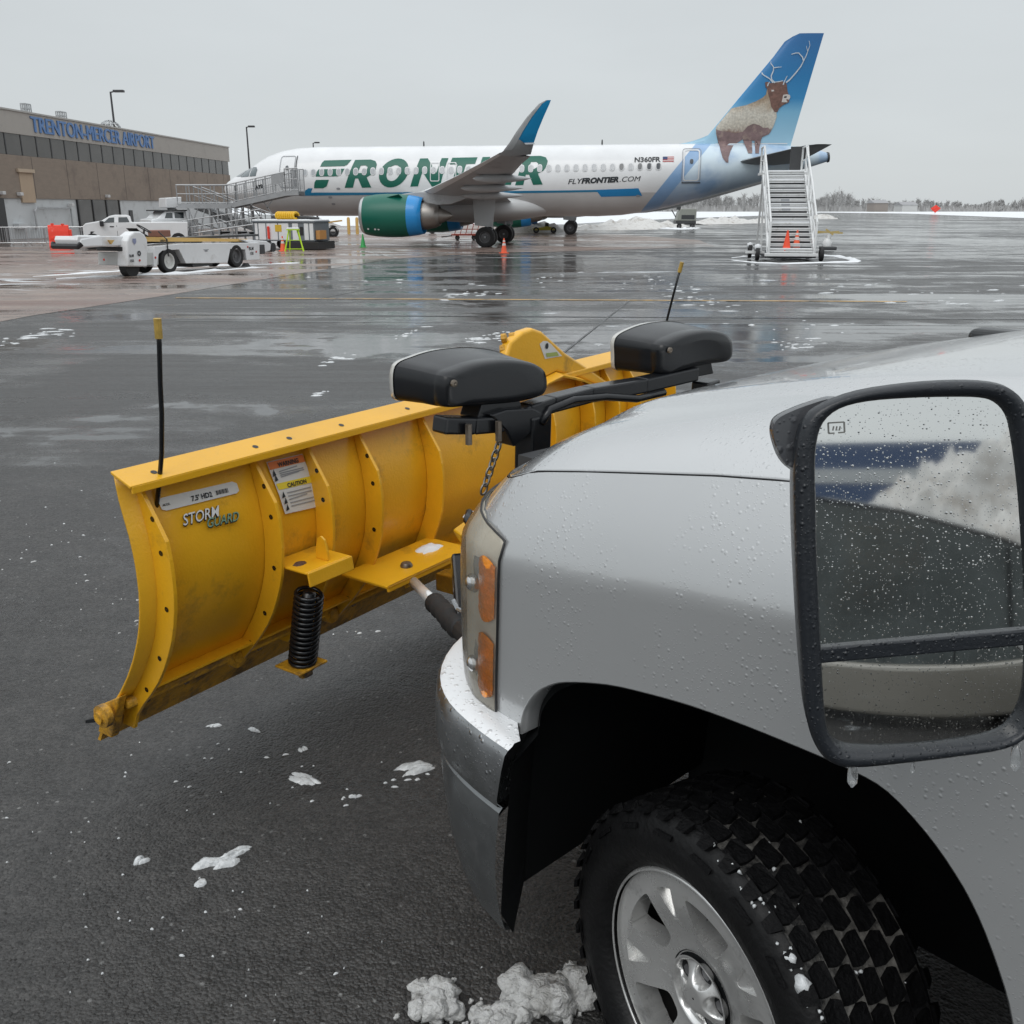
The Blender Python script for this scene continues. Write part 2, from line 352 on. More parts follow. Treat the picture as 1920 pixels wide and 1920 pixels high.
for a in [((595, 685), (670, 662), 16, .02, .07, 6), ((740, 635), (800, 612), 14, .03, .1, 5), ((870, 640), (960, 625), 30, .03, .09, 12), ((0, 640), (130, 620), 24, .04, .12, 14), ((590, 742), (620, 730), 6, .02, .05, 4),
          ((200, 1130), (420, 1120), 14, .004, .010, 60), ((0, 1060), (120, 1010), 30, .004, .012, 30), ((60, 900), (260, 1180), 26, .003, .008, 70), ((830, 560), (930, 545), 20, .05, .16, 12), ((1130, 620), (1600, 600), 16, .03, .09, 30),
          ((1240, 540), (1360, 575), 40, .04, .16, 22), ((990, 520), (1260, 530), 24, .04, .14, 22), ((560, 520), (900, 530), 16, .03, .12, 20), ((1400, 520), (1900, 560), 36, .04, .2, 26), ((620, 1190), (700, 1180), 12, .005, .015, 16),
          ((220, 1480), (260, 1390), 10, .003, .008, 6), ((400, 1400), (640, 1480), 34, .003, .010, 60), ((60, 1560), (500, 1480), 30, .002, .006, 90), ((300, 1650), (700, 1900), 60, .002, .005, 150), ((0, 1400), (260, 1900), 40, .002, .005, 80),
          ((640, 1500), (800, 1450), 26, .006, .02, 14), ((1450, 650), (1560, 640), 18, .03, .08, 12), ((1100, 645), (1500, 640), 20, .02, .06, 20)]: strew(*a)
struct(tag(b.build('slush_crumbs', m_ice, smooth=True), 'crumbs of wet slush strewn over the dark apron', 'slush'), 'stuff')
def ice(px, py, rx, ry, h, ang, label):
    b = MB(); g_ = ground(px, py); sd = px*.37+py*.11
    for i in range(3): patch_mesh(b, (g_.x+rx*.7*rnd.uniform(-1, 1), g_.y+ry*.8*rnd.uniform(-1, 1), 0), rx*rnd.uniform(.5, .9), ry*rnd.uniform(.45, .8), h*.5*rnd.uniform(.7, 1), ang, sd+i*7, n=18, rings=4, lump=.7)
    o = b.build('ice_patch', m_ice, smooth=True); tag(o, label, 'ice patch', 'thin ice patches on the near asphalt')
for a in [(552, 1462, .066, .026, .012, -.5, 'largest flat ice patch on the asphalt, midway between plow blade and bumper bottom'), (478, 1368, .025, .010, .005, -.5, 'slim ice sliver on the asphalt just right of the blade corner'), (402, 1363, .022, .009, .005, .4, 'small ice sliver lying beside the lower corner of the yellow blade'),
          (407, 1625, .05, .025, .026, .5, 'lumpy ice chunk in the open asphalt, lower of the two near lumps'), (450, 1600, .05, .015, .02, .6, 'elongated ice strip reaching up right from the lumpy ice chunk'), (262, 1615, .022, .012, .012, .7, 'small grey ice lump left of the big lumpy chunk'),
          (372, 1660, .022, .014, .014, .4, 'ice lump nearest the bottom of the diagonal ice trail'), (780, 1442, .055, .025, .02, .5, 'ice ridge lying right beside the chrome bumper'), (565, 1405, .018, .01, .006, -.9, 'small ice flake above the largest flat ice patch'), (662, 1493, .012, .01, .01, .2, 'little round ice nugget between the flat patch and the bumper')]: ice(*a)
# snow ring round the towable stairs, snow line round the belt loader
def ridge(name, pxs, wd, h, mat, label, cat, lump=1.0, seg=.35, closed=False):
    P = [ground(*p) for p in pxs]; b = MB(); pts = []
    for i in range(len(P)-1):
        k = max(2, int((P[i+1]-P[i]).length/seg))
        for j in range(k): pts.append(P[i].lerp(P[i+1], j/k))
    pts.append(P[-1]); rows = []
    m_ = 7
    for i, p in enumerate(pts):
        d = pts[min(i+1, len(pts)-1)]-pts[max(i-1, 0)]; n_ = Vector((-d.y, d.x, 0)).normalized()
        en = math.sin(math.pi*min(1, max(0, (i+.3)/(len(pts)-.4))))**.4
        w2 = wd*(.6+.8*abs(noise.noise(p*.9)))*en; row = []
        for j in range(m_+1):
            t = j/m_*2-1; q = p+n_*(w2*t); hh = h*(1-t*t)*en*(.5+lump*abs(noise.noise(Vector((q.x*2.1, q.y*2.1, 3)))*2.2)+.4*lump*noise.noise(Vector((q.x*6, q.y*6, 1))))
            row.append((q.x, q.y, gz(q.y)+max(hh, 0)+.006))
        rows.append(row)
    b.grid(rows); o = b.build(name, mat, smooth=True); tag(o, label, cat); return o
struct(ridge('snow_ridge', [(1370, 484), (1410, 480), (1500, 477), (1570, 481), (1604, 488), (1600, 492), (1540, 493), (1480, 495), (1420, 493), (1372, 488)], .28, .05, m_snow, 'ring of scraped snow round the white towable stairs', 'snow'), 'stuff')
struct(ridge('snow_ridge', [(60, 519), (140, 514), (250, 507), (360, 500), (480, 497), (560, 493)], .25, .035, m_snow, 'thin snow line behind and left of the belt loader', 'snow'), 'stuff')
struct(ridge('snow_ridge', [(105, 523), (200, 519), (330, 514), (430, 506), (500, 501)], .12, .05, m_snow, 'thin snow line in front of the belt loader wheels', 'snow'), 'stuff')
struct(ridge('snow_ridge', [(1240, 428.5), (1275, 430), (1312, 428)], .8, .15, m_snow, 'snow strip under the distant cart', 'snow'), 'stuff')
# snow field and the ploughed banks
b = MB(); far_ = []
pf = [ground(*p) for p in [(640, 424), (1060, 421), (1180, 414), (1300, 409), (1440, 404), (1500, 400), (1540, 398.5), (1700, 400.5), (1920, 409)]]
poly = [(p.x, p.y) for p in pf]+[(700, pf[-1].y+40), (3000, 900), (3000, 3800), (-2500, 3800), (-60, 300)]
o = flat([poly], 'snow_field', m_snow, None, lambda u, v: (u, v, gz(v)+.02)); struct(o)
def bank(pxs, wd, h, label): struct(ridge('snow_bank', pxs, wd, h, m_dsnow, label, 'snow bank', lump=1.3, seg=1.2), 'stuff')
bank([(1060, 432), (1100, 431), (1150, 430), (1210, 426), (1262, 424)], 5, .6, 'dirty ploughed snow bank under the tail of the jet, left of the distant cart')
bank([(1300, 421), (1350, 419), (1400, 418), (1446, 417)], 5, .55, 'dirty ploughed snow bank right of the distant cart')
bank([(1530, 409.5), (1548, 410), (1566, 410)], 4, .5, 'low white snow bank right of the towable stairs')
bank([(940, 437), (1000, 435), (1050, 434)], 3, .8, 'snow bank glimpsed behind the main wheels of the jet')
# far woods
m_twig = M('bare_twigs', (.36, .355, .35), r=.9, var=.3, vs=.3)  # twig grey paled, snow and distance haze put into the colour
rnd = random.Random(11); b = MB()
def far_tree(x, y, h, con=False):
    z0 = gz(y); b.bar((x, y, z0), (x+rnd.uniform(-.4, .4), y, z0+h*.8), .5, .5)
    if con:
        for k in range(50):
            t = rnd.random()**.8; a = rnd.uniform(0, 6.28); rr = (1-t)*h*.22+.3; p = Vector((x, y, z0+h*(.1+.9*t))); q = p+Vector((math.cos(a)*rr, math.sin(a)*rr, -.4)); b.add([p, q, q+Vector((0, 0, 1.3))], [(0, 1, 2)])
        return
    for k in range(46):
        a = rnd.uniform(0, 6.28); t = rnd.uniform(.25, 1); p = Vector((x, y, z0+h*t*.75)); L = h*rnd.uniform(.14, .38)*(1.15-t*.5)
        q = p+Vector((math.cos(a)*L*.8, math.sin(a)*L*.8, L*rnd.uniform(.4, 1.1))); wv = Vector((rnd.uniform(-1, 1), rnd.uniform(-1, 1), rnd.uniform(-.5, .5)))*.34; b.add([p-wv*.5, p+wv*.5, q], [(0, 1, 2)])
        for s_ in range(2):
            q2 = p.lerp(q, rnd.uniform(.4, .9)); r2 = q2+Vector((rnd.uniform(-1, 1), rnd.uniform(-1, 1), rnd.uniform(.2, 1)))*L*.45; b.add([q2-wv*.35, q2+wv*.35, r2], [(0, 1, 2)])
for i in range(620):
    px = 1200+rnd.random()*900; Y = rnd.uniform(560, 720)
    hb = 10.5 if px < 1600 else (7.5 if px < 1700 else 6.2); hb *= 1+.22*noise.noise(Vector((px*.02, 0, 0)))*2
    p = at(px, 389, Y); far_tree(p.x, Y, hb*rnd.uniform(.75, 1.15), con=(px > 1870 and rnd.random() < .5))
for i in range(9000):
    px = 1190+rnd.random()*1000; Y = rnd.uniform(560, 640); p = at(px, 389, Y); h_ = rnd.uniform(1.5, 4.2); z0 = gz(Y)-.2; x = p.x; a_ = rnd.uniform(-1.2, 1.2); b.add([(x-.7, Y, z0), (x+.7, Y, z0), (x+a_, Y+.5, z0+h_)], [(0, 1, 2)])
for i in range(240):
    px = -900+rnd.random()*2200; Y = rnd.uniform(700, 900); p = at(px, 389, Y); far_tree(p.x, Y, 9*rnd.uniform(.7, 1.1))
struct(tag(b.build('far_woods', m_twig), 'grey leafless woods along the horizon', 'woods'), 'stuff')
# low airfield buildings and lights on the horizon
m_pale = M('pale_cladding', (.5, .5, .49), r=.6, var=.1)
def farbld(px0, px1, Y, h, label, mat):
    p = at(px0, 389, Y); q = at(px1, 389, Y); b = MB(); b.bx(p.x, q.x, Y, Y+12, gz(Y), gz(Y)+h); t = thing('hangar', label, 'hangar', (0, 0, 0)); b.build('wall', mat, t)
    b = MB(); b.add([(p.x-.5, Y-.5, gz(Y)+h+.01), (q.x+.5, Y-.5, gz(Y)+h+.01), (q.x+.5, Y+12, gz(Y)+h+.01), (p.x-.5, Y+12, gz(Y)+h+.01), (p.x-.5, Y+6, gz(Y)+h+1.6), (q.x+.5, Y+6, gz(Y)+h+1.6)], [(0, 1, 5, 4), (2, 3, 4, 5), (0, 4, 3), (1, 2, 5), (3, 2, 1, 0)]); b.build('roof', M('hangar_roof', (.32, .32, .33), r=.5), t)
farbld(1640, 1665, 540, 4.5, 'low grey airfield shed on the horizon, left of the red marker', M('shed_brown', (.25, .22, .2), r=.7, var=.1)); farbld(1692, 1720, 545, 3.6, 'pale airfield shed on the horizon just left of the red marker', m_pale)
# red runway marker
g_ = ground(1753, 401); t = thing('runway_marker', 'bright red diamond shaped runway marker standing in the snow field', 'marker', g_)
m_red = M('red_marker', (.75, .05, .03), r=.5, var=.1)
b = MB(); b.add([(-1.9, 0, 1.9), (0, 0, .3), (1.9, 0, 1.9), (0, 0, 3.2), (0, -.25, 1.9), (0, .25, 1.9)], [(0, 1, 4), (1, 2, 4), (2, 3, 4), (3, 0, 4), (1, 0, 5), (2, 1, 5), (3, 2, 5), (0, 3, 5)]); b.build('board', m_red, t)
b = MB(); b.bar((0, .05, 0), (0, .05, 1), .15); b.build('post', M('galv', (.45, .46, .47), r=.35, m=.8, var=.15), t)

# =============== terminal building ===============
galv = MATS['galv']
m_stone = M('brown_concrete', (.265, .215, .175), r=.75, var=.16, vs=1.2, bump=.4, bs=14, dirt=(.17, .135, .115), dirt_amt=.35, dirt_s=.35, streak=(1, 1, 3))
m_fascia = M('grey_fascia', (.40, .375, .345), r=.7, var=.05, vs=1, dirt=(.33, .31, .29), dirt_amt=.3, dirt_s=.5)
m_wwall = M('white_wall', (.58, .60, .61), r=.6, var=.05, vs=.7, dirt=(.42, .43, .43), dirt_amt=.3, dirt_s=.8)
m_glassb = M('bronze_glass', (.10, .095, .09), r=.14, m=.3, var=.25, vs=.3)
m_black = M('black_frame', (.02, .02, .022), r=.4)
m_blue = M('sign_blue', (.10, .22, .47), r=.45, var=.05)
TO = Vector((-36.75, 74.43, 0)); TD = Vector((3.05, 47.11, 0)).normalized()
tb = thing('airport_terminal', 'long two storey brown concrete airport terminal with ribbon windows and blue lettering', 'airport building', (TO.x, TO.y, -.55), math.atan2(TD.y, TD.x))
# local x along facade (away), local y = into the building (left), facade at y=0
L0, L1 = -34., 47.2
b = MB(); b.bx(L0, L1, .0, 30, 2.9, 5.93); b.bx(L0, L1-.25, .11, 30, 5.93, 7.43); b.bx(L0, L1-.3, .02, 29.9, 5.86, 5.94); b.build('wall', m_stone, tb)
b = MB(); b.bx(L0, L1+.1, -.06, 30.1, 7.43, 9.0); b.build('fascia', m_fascia, tb)
b = MB(); b.bx(L0-.1, L1+.18, -.14, 30.2, 9.0, 9.12); b.build('roof', M('roof_trim', (.42, .41, .39), r=.6, var=.1), tb)
b = MB(); b.bx(L0, L1, .12, 30, -.2, 2.895); b.build('ground_floor_wall', m_wwall, tb)
b = MB()
for k in range(15):
    x = -28+k*5.2
    b = MB(); b.bx(x, x+.04, -.012, 0.02, 2.95, 5.9); b.build('panel_joint', M('joint_dark', (.12, .10, .09), r=.8), tb)
TV = VPlane(TO, TD)
xw = [TV.uz(p, 280)[0] for p in (0, 427)]
nwin = 22; pitch = 47.0/nwin
for k in range(-8, nwin):
    x = k*pitch
    b = MB(); b.cur = 0; b.bx(x, x+.13, .015, .10, 5.945, 7.425); b.cur = 1; b.bx(x+.13, x+pitch, .045, .10, 5.95, 7.42)
    b.build('window', [m_black, m_glassb], tb)
# ground-floor openings
def gfx(px): return TV.uz(px, 420)[0]
b = MB(); x0, x1 = gfx(151), gfx(228)
b.cur = 1; b.bx(x0, x1, .02, .1, -.1, 2.86); b.cur = 0
for i in range(4): b.bx(x0+(x1-x0)*i/3-.08, x0+(x1-x0)*i/3+.08, -.05, .11, -.1, 2.88)
b.build('glass_door', [m_black, m_glassb], tb)
b = MB(); x0, x1 = gfx(0)-4, gfx(14); b.bx(x0, x1, -.02, .1, -.1, 2.88); b.build('dark_opening', m_black, tb)
b = MB(); x0, x1 = gfx(246), gfx(252); b.bx(x0, x1, .02, .1, .6, 2.0); b.build('small_window', m_black, tb)
# buff patch panel
x0, x1 = TV.uz(37, 340)[0], TV.uz(62, 340)[0]; b = MB(); b.bx(x0, x1, -.03, .1, 2.6, 4.75); b.build('buff_panel', M('buff', (.46, .35, .25), r=.7, var=.08, vs=1), tb)
b = MB(); b.bx(x0-.3, x1+.1, -.2, -.03, 4.75, 5.0); b.build('panel_cap', M('buff_cap', (.5, .4, .3), r=.7), tb)
# pipe loop and wall boxes
b = MB(); x0, x1 = gfx(65), gfx(133); b.tube([(x0, 0, .6), (x0, -.15, .9), (x0, -.15, 2.0), (x0+.3, -.15, 2.2), (x1, -.15, 2.2), (x1, -.15, .8)], .07, 6); b.build('pipe', galv, tb)
for px, z in ((8, 3.25), (41, 3.2), (204, 3.2), (134, 2.45)):
    b = MB(); x = gfx(px); b.bx(x-.15, x+.25, -.35, -.02, z-.12, z+.12); b.build('wall_lamp', M('lamp_white', (.6, .6, .6), r=.4), tb, bevel=.03)
b = MB(); x = gfx(36); b.bx(x-.6, x+.9, -.3, .1, .75, 1.1); b.build('wall_box', m_wwall, tb)
# sign lettering
u0, u1 = TV.uz(57, 240)[0], TV.uz(287, 268)[0]
tmp = bpy.data.curves.new('t', 'FONT'); tmp.body = 'TRENTON-MERCER AIRPORT'; tmp.size = 1; tmp.offset = .006; to_ = bpy.data.objects.new('t', tmp); COL.objects.link(to_); bpy.context.view_layer.update(); tw = to_.dimensions.x; bpy.data.objects.remove(to_)
szz = 1.62
lts = [flat(None, 'sign_lettering', m_blue, tb, lambda u, v, dx=dx, dy=dy: (u0+u+dx, -.13-dy, 7.72+v), text='TRENTON-MERCER AIRPORT', size=szz, bold=0, sx=(u1-u0)/(tw*szz)) for dx, dy in ((0, 0), (-.07, .004), (.07, .008), (-.035, .012), (.035, .016))]
lt = lts[0]; bm = bmesh.new()
for q_ in lts: bm.from_mesh(q_.data)
bm.to_mesh(lt.data); bm.free()
for q_ in lts[1:]: bpy.data.objects.remove(q_)
lt.name = 'sign_lettering'; md = lt.modifiers.new('s', 'SOLIDIFY'); md.thickness = .05; md.offset = -1
# roof units are things on the roof
def roofunit(px, wd, h, y, label, name='roof_vent', dome=False, lattice=False):
    x = TV.uz(px, 260)[0]; t = thing(name, label, 'roof unit', Vector((TO.x, TO.y, 0))+TD*x+Vector((-TD.y, TD.x, 0))*y+Vector((0, 0, 8.57)), math.atan2(TD.y, TD.x), 'units on the terminal roof')
    b = MB()
    if lattice:
        for i in range(4):
            for j in (0, 1): b.bar((-wd+i*wd*2/3, j*wd, 0), (-wd+i*wd*2/3, j*wd, h), .07)
        for z in (h*.35, h*.68, h): b.bar((-wd, 0, z), (wd, 0, z), .07); b.bar((-wd, wd, z), (wd, wd, z), .07); b.bar((-wd, 0, z), (-wd, wd, z), .07); b.bar((wd, 0, z), (wd, wd, z), .07)
        b.build('rail_frame', galv, t)
    elif dome:
        for k in range(6):
            a = k*math.pi/6; b.tube([(math.cos(a)*wd*math.cos(q), math.sin(a)*wd*math.cos(q), .3+h*math.sin(q)) for q in [i*math.pi/8 for i in range(9)]], .05, 5)
        b.tube([(math.cos(a)*wd, math.sin(a)*wd, .3) for a in [i*2*math.pi/20 for i in range(21)]], .06, 5); b.tube([(math.cos(a)*wd*.8, math.sin(a)*wd*.8, .3+h*.6) for a in [i*2*math.pi/20 for i in range(21)]], .05, 5)
        b.build('cage', galv, t)
    else:
        b.bx(-wd, wd, 0, wd*2, 0, h); b.build('casing', M('hvac', (.48, .48, .47), r=.5, var=.1), t, bevel=.05)
roofunit(128, .4, 1.1, 3, 'open rail frame on the terminal roof, above the letters TON', lattice=True)
roofunit(188, .45, 1.0, 3, 'open rail frame on the terminal roof, just left of the tall lamp post', lattice=True)
roofunit(155, 2.5, .9, 6, 'low wide grey casing on the terminal roof between the two rail frames')
roofunit(284, 1.0, .9, 4, 'round wire cage on the terminal roof near its far end', dome=True)
roofunit(330, 1.2, .8, 6, 'small grey casing on the terminal roof closest to its far corner')
# lamp posts
def lamp_post(px, pytop, Y, h, label, side=1):
    p = at(px, pytop, Y); t = thing('lamp_post', label, 'lamp post', (p.x, Y, p.z-h), 0, 'apron lamp posts'); b = MB(); b.tube([(0, 0, 0), (0, 0, h)], [.16, .09], 8); b.build('pole', M('dark_bronze', (.05, .05, .055), r=.5), t)
    b = MB(); b.bar((0, 0, h-.05), (side*.5, 0, h+.05), .12); b.bx(min(side*.3, side*1.3), max(side*.3, side*1.3), -.25, .25, h-.05, h+.16); b.build('lamp_head', M('dark_bronze', (.05, .05, .055)), t, bevel=.04)
lamp_post(207, 172, 100, 12.2, 'dark lamp post rising from behind the terminal roof')
lamp_post(462, 238, 130, 12.2, 'dark lamp post standing between terminal and nose of the jet', .8)
lamp_post(587, 268, 165, 12.5, 'short looking lamp post peeking over the front cabin roof of the jet', .8)
# crowd barriers
def barrier(x, y, rz, label):
    t = thing('crowd_barrier', label, 'crowd barrier', (x, y, gz(y)), rz, 'steel crowd barriers by the terminal'); b = MB()
    b.tube([(-1.15, 0, .15), (-1.15, 0, 1.05), (-1.1, 0, 1.1), (1.1, 0, 1.1), (1.15, 0, 1.05), (1.15, 0, .15)], .025, 6); b.tube([(-1.15, 0, .2), (1.15, 0, .2)], .02, 6); b.build('frame', galv, t)
    b = MB()
    for i in range(15): b.tube([(-1.05+i*.15, 0, .2), (-1.05+i*.15, 0, 1.1)], .013, 4)
    b.build('bars', galv, t)
    for s_ in (-1, 1): b = MB(); b.tube([(s_*.9, -.25, .0), (s_*.9, 0, .15), (s_*.9, .25, .0)], .02, 5); b.build('foot', galv, t)
for i in range(7):
    px = 6+i*35; p = at(px, 389, 60+i*.6); barrier(p.x, 60+i*.6, .05, ['steel crowd barrier at the left picture edge', 'second steel crowd barrier from the left edge', 'third steel crowd barrier from the left, directly left of the red plastic barrier', 'steel crowd barrier right behind the red plastic barrier', 'steel crowd barrier just right of the red plastic barrier', 'steel crowd barrier in front of the white pickup nose', 'rightmost crowd barrier, in front of the white pickup door'][i])
# red water-filled barrier
g_ = at(104, 389, 57); g_.z = gz(57); t = thing('plastic_barrier', 'bright red orange plastic barrier segment in front of the steel barriers', 'plastic barrier', (g_.x, g_.y, gz(g_.y)), .25)
m_org = M('barrier_orange', (.95, .07, .04), r=.35, var=.06, vs=3, dirt=(.8, .5, .45), dirt_amt=.1)
b = MB(); pr = [(-.30, 0), (.30, 0), (.30, .12), (.16, .35), (.13, .9), (.07, 1.25), (-.07, 1.25), (-.13, .9), (-.16, .35), (-.30, .12)]
b.prism(pr, lambda u, v, w_: (w_, u, v), -.55, .55); b.build('body', m_org, t, bevel=.04)
b = MB(); b.cyl((-.3, 0, 1.2), (-.3, 0, 1.34), .09, 12); b.cyl((.25, 0, 1.2), (.25, 0, 1.32), .09, 12); b.build('cap', m_org, t)
b = MB()
for x in (-.35, 0, .35): b.bx(x-.08, x+.08, -.18, .18, .45, .6)
b.bx(.55, .68, -.1, .1, .1, 1.0); b.build('lug', m_org, t, bevel=.02)
# =============== airliner ===============
ST = [  # x, top z, bottom z, half width
 (0, 3.42, 3.28, .06), (.12, 3.62, 3.02, .30), (.35, 3.83, 2.76, .56), (.8, 4.10, 2.46, .90), (1.4, 4.38, 2.20, 1.22), (2.0, 4.66, 2.02, 1.45), (2.6, 5.02, 1.91, 1.62), (3.3, 5.38, 1.82, 1.78), (4.2, 5.66, 1.76, 1.90), (5.2, 5.81, 1.74, 1.95), (6.5, 5.87, 1.73, 1.975),
 (12, 5.87, 1.73, 1.975), (18, 5.87, 1.73, 1.975), (24, 5.87, 1.73, 1.975), (25.5, 5.87, 1.80, 1.96), (27, 5.87, 2.00, 1.91), (28.2, 5.87, 2.25, 1.84), (30, 5.87, 2.70, 1.66), (32, 5.86, 3.24, 1.38), (34, 5.80, 3.80, 1.02), (35.5, 5.70, 4.22, .75), (36.5, 5.55, 4.52, .52), (37.2, 5.38, 4.74, .33), (37.5, 5.28, 4.84, .22)]
def fus(x):
    for a, b_ in zip(ST, ST[1:]):
        if x <= b_[0]:
            t = max(0, (x-a[0])/(b_[0]-a[0])); return [a[i]+(b_[i]-a[i])*t for i in (1, 2, 3)]
    return list(ST[-1][1:])
def fmap(x, z, off=.015, side=-1):
    tp, bt, hw = fus(x); zc = (tp+bt)/2; h = (tp-bt)/2+off; t = max(-1, min(1, (z-zc)/h)); return (x, side*(hw+off)*math.sqrt(max(0, 1-t*t)), z)
FIN = dict(z0=5.6, z1=11.72, l0=29.85, l1=34.90, t0=35.25, t1=36.62)   # leading / trailing x at z0 and z1
def finY(x, z):
    t = (z-FIN['z0'])/(FIN['z1']-FIN['z0']); le = FIN['l0']+(FIN['l1']-FIN['l0'])*t; te = FIN['t0']+(FIN['t1']-FIN['t0'])*t; c = min(1, max(0, (x-le)/(te-le)))
    return max(.012, (.30-.14*t)*1.5*(c**.5)*(1-c)*1.35+.012)
PO = Vector((-.9881, 62.8628, 0)); PA = .138
PV = VPlane((0, 0, 0), (math.cos(PA), -math.sin(PA)))
def side_xz(px, py, y):           # pixel -> fuselage (x,z) on the plane y metres to port
    Rr = Vector((math.sin(PA), math.cos(PA), 0)); D = Vector((math.cos(PA), -math.sin(PA), 0)); r = ray(px, py); C = Vector((0, 0, CAMH))
    k = (-y-(C-PO).dot(Rr))/r.dot(Rr); q = C+r*k; return 17.71+(q-PO).dot(D), q.z+.55
def tail_paint():
    mt = bpy.data.materials.new('fuselage_paint'); mt.use_nodes = True; t = mt.node_tree; b = t.nodes['Principled BSDF']; n, l = t.nodes.new, t.links.new
    b.inputs['Roughness'].default_value = .28; b.inputs['Coat Weight'].default_value = .3
    tcn = n('ShaderNodeTexCoord'); s = n('ShaderNodeSeparateXYZ'); l(tcn.outputs['Object'], s.inputs[0])
    def ma(op, a, c):
        m_ = n('ShaderNodeMath'); m_.operation = op
        for i, q in enumerate((a, c)):
            if isinstance(q, (int, float)): m_.inputs[i].default_value = q
            else: l(q, m_.inputs[i])
        return m_.outputs[0]
    def rg(x, a, c, d=0, e_=1):
        r_ = n('ShaderNodeMapRange'); l(x, r_.inputs['Value']); r_.inputs['From Min'].default_value = a; r_.inputs['From Max'].default_value = c; r_.inputs['To Min'].default_value = d; r_.inputs['To Max'].default_value = e_; return r_.outputs[0]
    def mix(f, a, c):
        m_ = n('ShaderNodeMix'); m_.data_type = 'RGBA'; l(f, m_.inputs[0])
        for i, q in ((6, a), (7, c)):
            if isinstance(q, tuple): m_.inputs[i].default_value = q
            else: l(q, m_.inputs[i])
        return m_.outputs[2]
    diag = ma('SUBTRACT', s.outputs['X'], ma('MULTIPLY', s.outputs['Z'], .80))   # line of the slanted colour edge
    zone = rg(diag, 25.05, 25.10)
    blade = ma('MULTIPLY', zone, rg(diag, 25.95, 26.0, 1, 0))
    nn = n('ShaderNodeTexNoise'); nn.inputs['Scale'].default_value = .55; nn.inputs['Detail'].default_value = 5; l(tcn.outputs['Object'], nn.inputs['Vector'])
    cl = mix(rg(nn.outputs[0], .42, .66), (.66, .74, .80, 1), (.25, .40, .62, 1))
    low = mix(rg(s.outputs['Z'], 2.9, 4.4), (.25, .36, .52, 1), (.64, .76, .84, 1))
    c1 = mix(rg(nn.outputs[0], .40, .60, 0, .75), low, cl)
    belly = rg(s.outputs['Z'], 3.08, 3.12)  # belly painted greyer, mostly shade put into the colour
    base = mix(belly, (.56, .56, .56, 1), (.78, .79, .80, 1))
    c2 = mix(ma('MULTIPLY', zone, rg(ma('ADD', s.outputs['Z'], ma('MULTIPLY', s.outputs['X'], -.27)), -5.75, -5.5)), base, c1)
    c3 = mix(ma('MULTIPLY', blade, .8), c2, (.19, .36, .62, 1))
    g2 = n('ShaderNodeTexNoise'); g2.inputs['Scale'].default_value = .8; l(tcn.outputs['Object'], g2.inputs['Vector'])
    sc = n('ShaderNodeVectorMath'); sc.operation = 'SCALE'; l(c3, sc.inputs[0]); l(rg(g2.outputs[0], .3, .7, .94, 1.04), sc.inputs['Scale']); l(sc.outputs[0], b.inputs['Base Color'])
    return mt
def fin_paint():
    mt = bpy.data.materials.new('fin_paint'); mt.use_nodes = True; t = mt.node_tree; b = t.nodes['Principled BSDF']; n, l = t.nodes.new, t.links.new
    b.inputs['Roughness'].default_value = .3
    tcn = n('ShaderNodeTexCoord'); s = n('ShaderNodeSeparateXYZ'); l(tcn.outputs['Object'], s.inputs[0]); mr_ = n('ShaderNodeMapRange'); l(s.outputs['Z'], mr_.inputs['Value']); mr_.inputs['From Min'].default_value = 5.8; mr_.inputs['From Max'].default_value = 11.7
    cr = n('ShaderNodeValToRGB'); l(mr_.outputs[0], cr.inputs[0]); e_ = cr.color_ramp.elements; e_[0].position = 0; e_[0].color = (.36, .58, .72, 1); e_[1].position = .62; e_[1].color = (.020, .20, .46, 1)
    q = e_.new(.30); q.color = (.20, .46, .66, 1); q = e_.new(.42); q.color = (.035, .25, .52, 1); q = e_.new(1); q.color = (.035, .16, .40, 1); l(cr.outputs[0], b.inputs['Base Color']); return mt
m_fus = tail_paint(); m_fin = fin_paint()
m_green = M('logo_green', (.004, .125, .085), r=.38); m_cyan = M('stripe_blue', (.012, .19, .36), r=.3, coat=.3); m_bblue = M('bright_blue', (.015, .27, .66), r=.3, coat=.3)
m_wgrey = M('wing_grey', (.40, .415, .425), r=.42, var=.08, vs=.6, dirt=(.2, .21, .22), dirt_amt=.2, dirt_s=.8); m_white = M('white_paint_gloss', (.78, .79, .80), r=.28, var=.04, vs=.6, coat=.3)
m_metal = M('bare_metal', (.62, .62, .62), r=.28, m=1., var=.12, vs=2); m_hot = M('exhaust_metal', (.33, .31, .29), r=.4, m=.9, var=.2, vs=2)
m_tyre = M('tyre_rubber', (.018, .018, .019), r=.7, var=.2, vs=6); m_dk = M('dark_grey', (.05, .052, .055), r=.5, var=.1); m_hub = M('hub_grey', (.12, .12, .125), r=.5, m=.3)
m_pane = M('cabin_pane', (.42, .44, .46), r=.15, coat=.5); m_paned = M('cabin_pane_dark', (.06, .07, .08), r=.1, coat=.5); m_ring = M('window_ring', (.70, .71, .72), r=.3); m_ringd = M('seam_grey', (.30, .31, .33), r=.4)
m_ckpt = M('cockpit_glass', (.07, .10, .11), r=.05, coat=1)
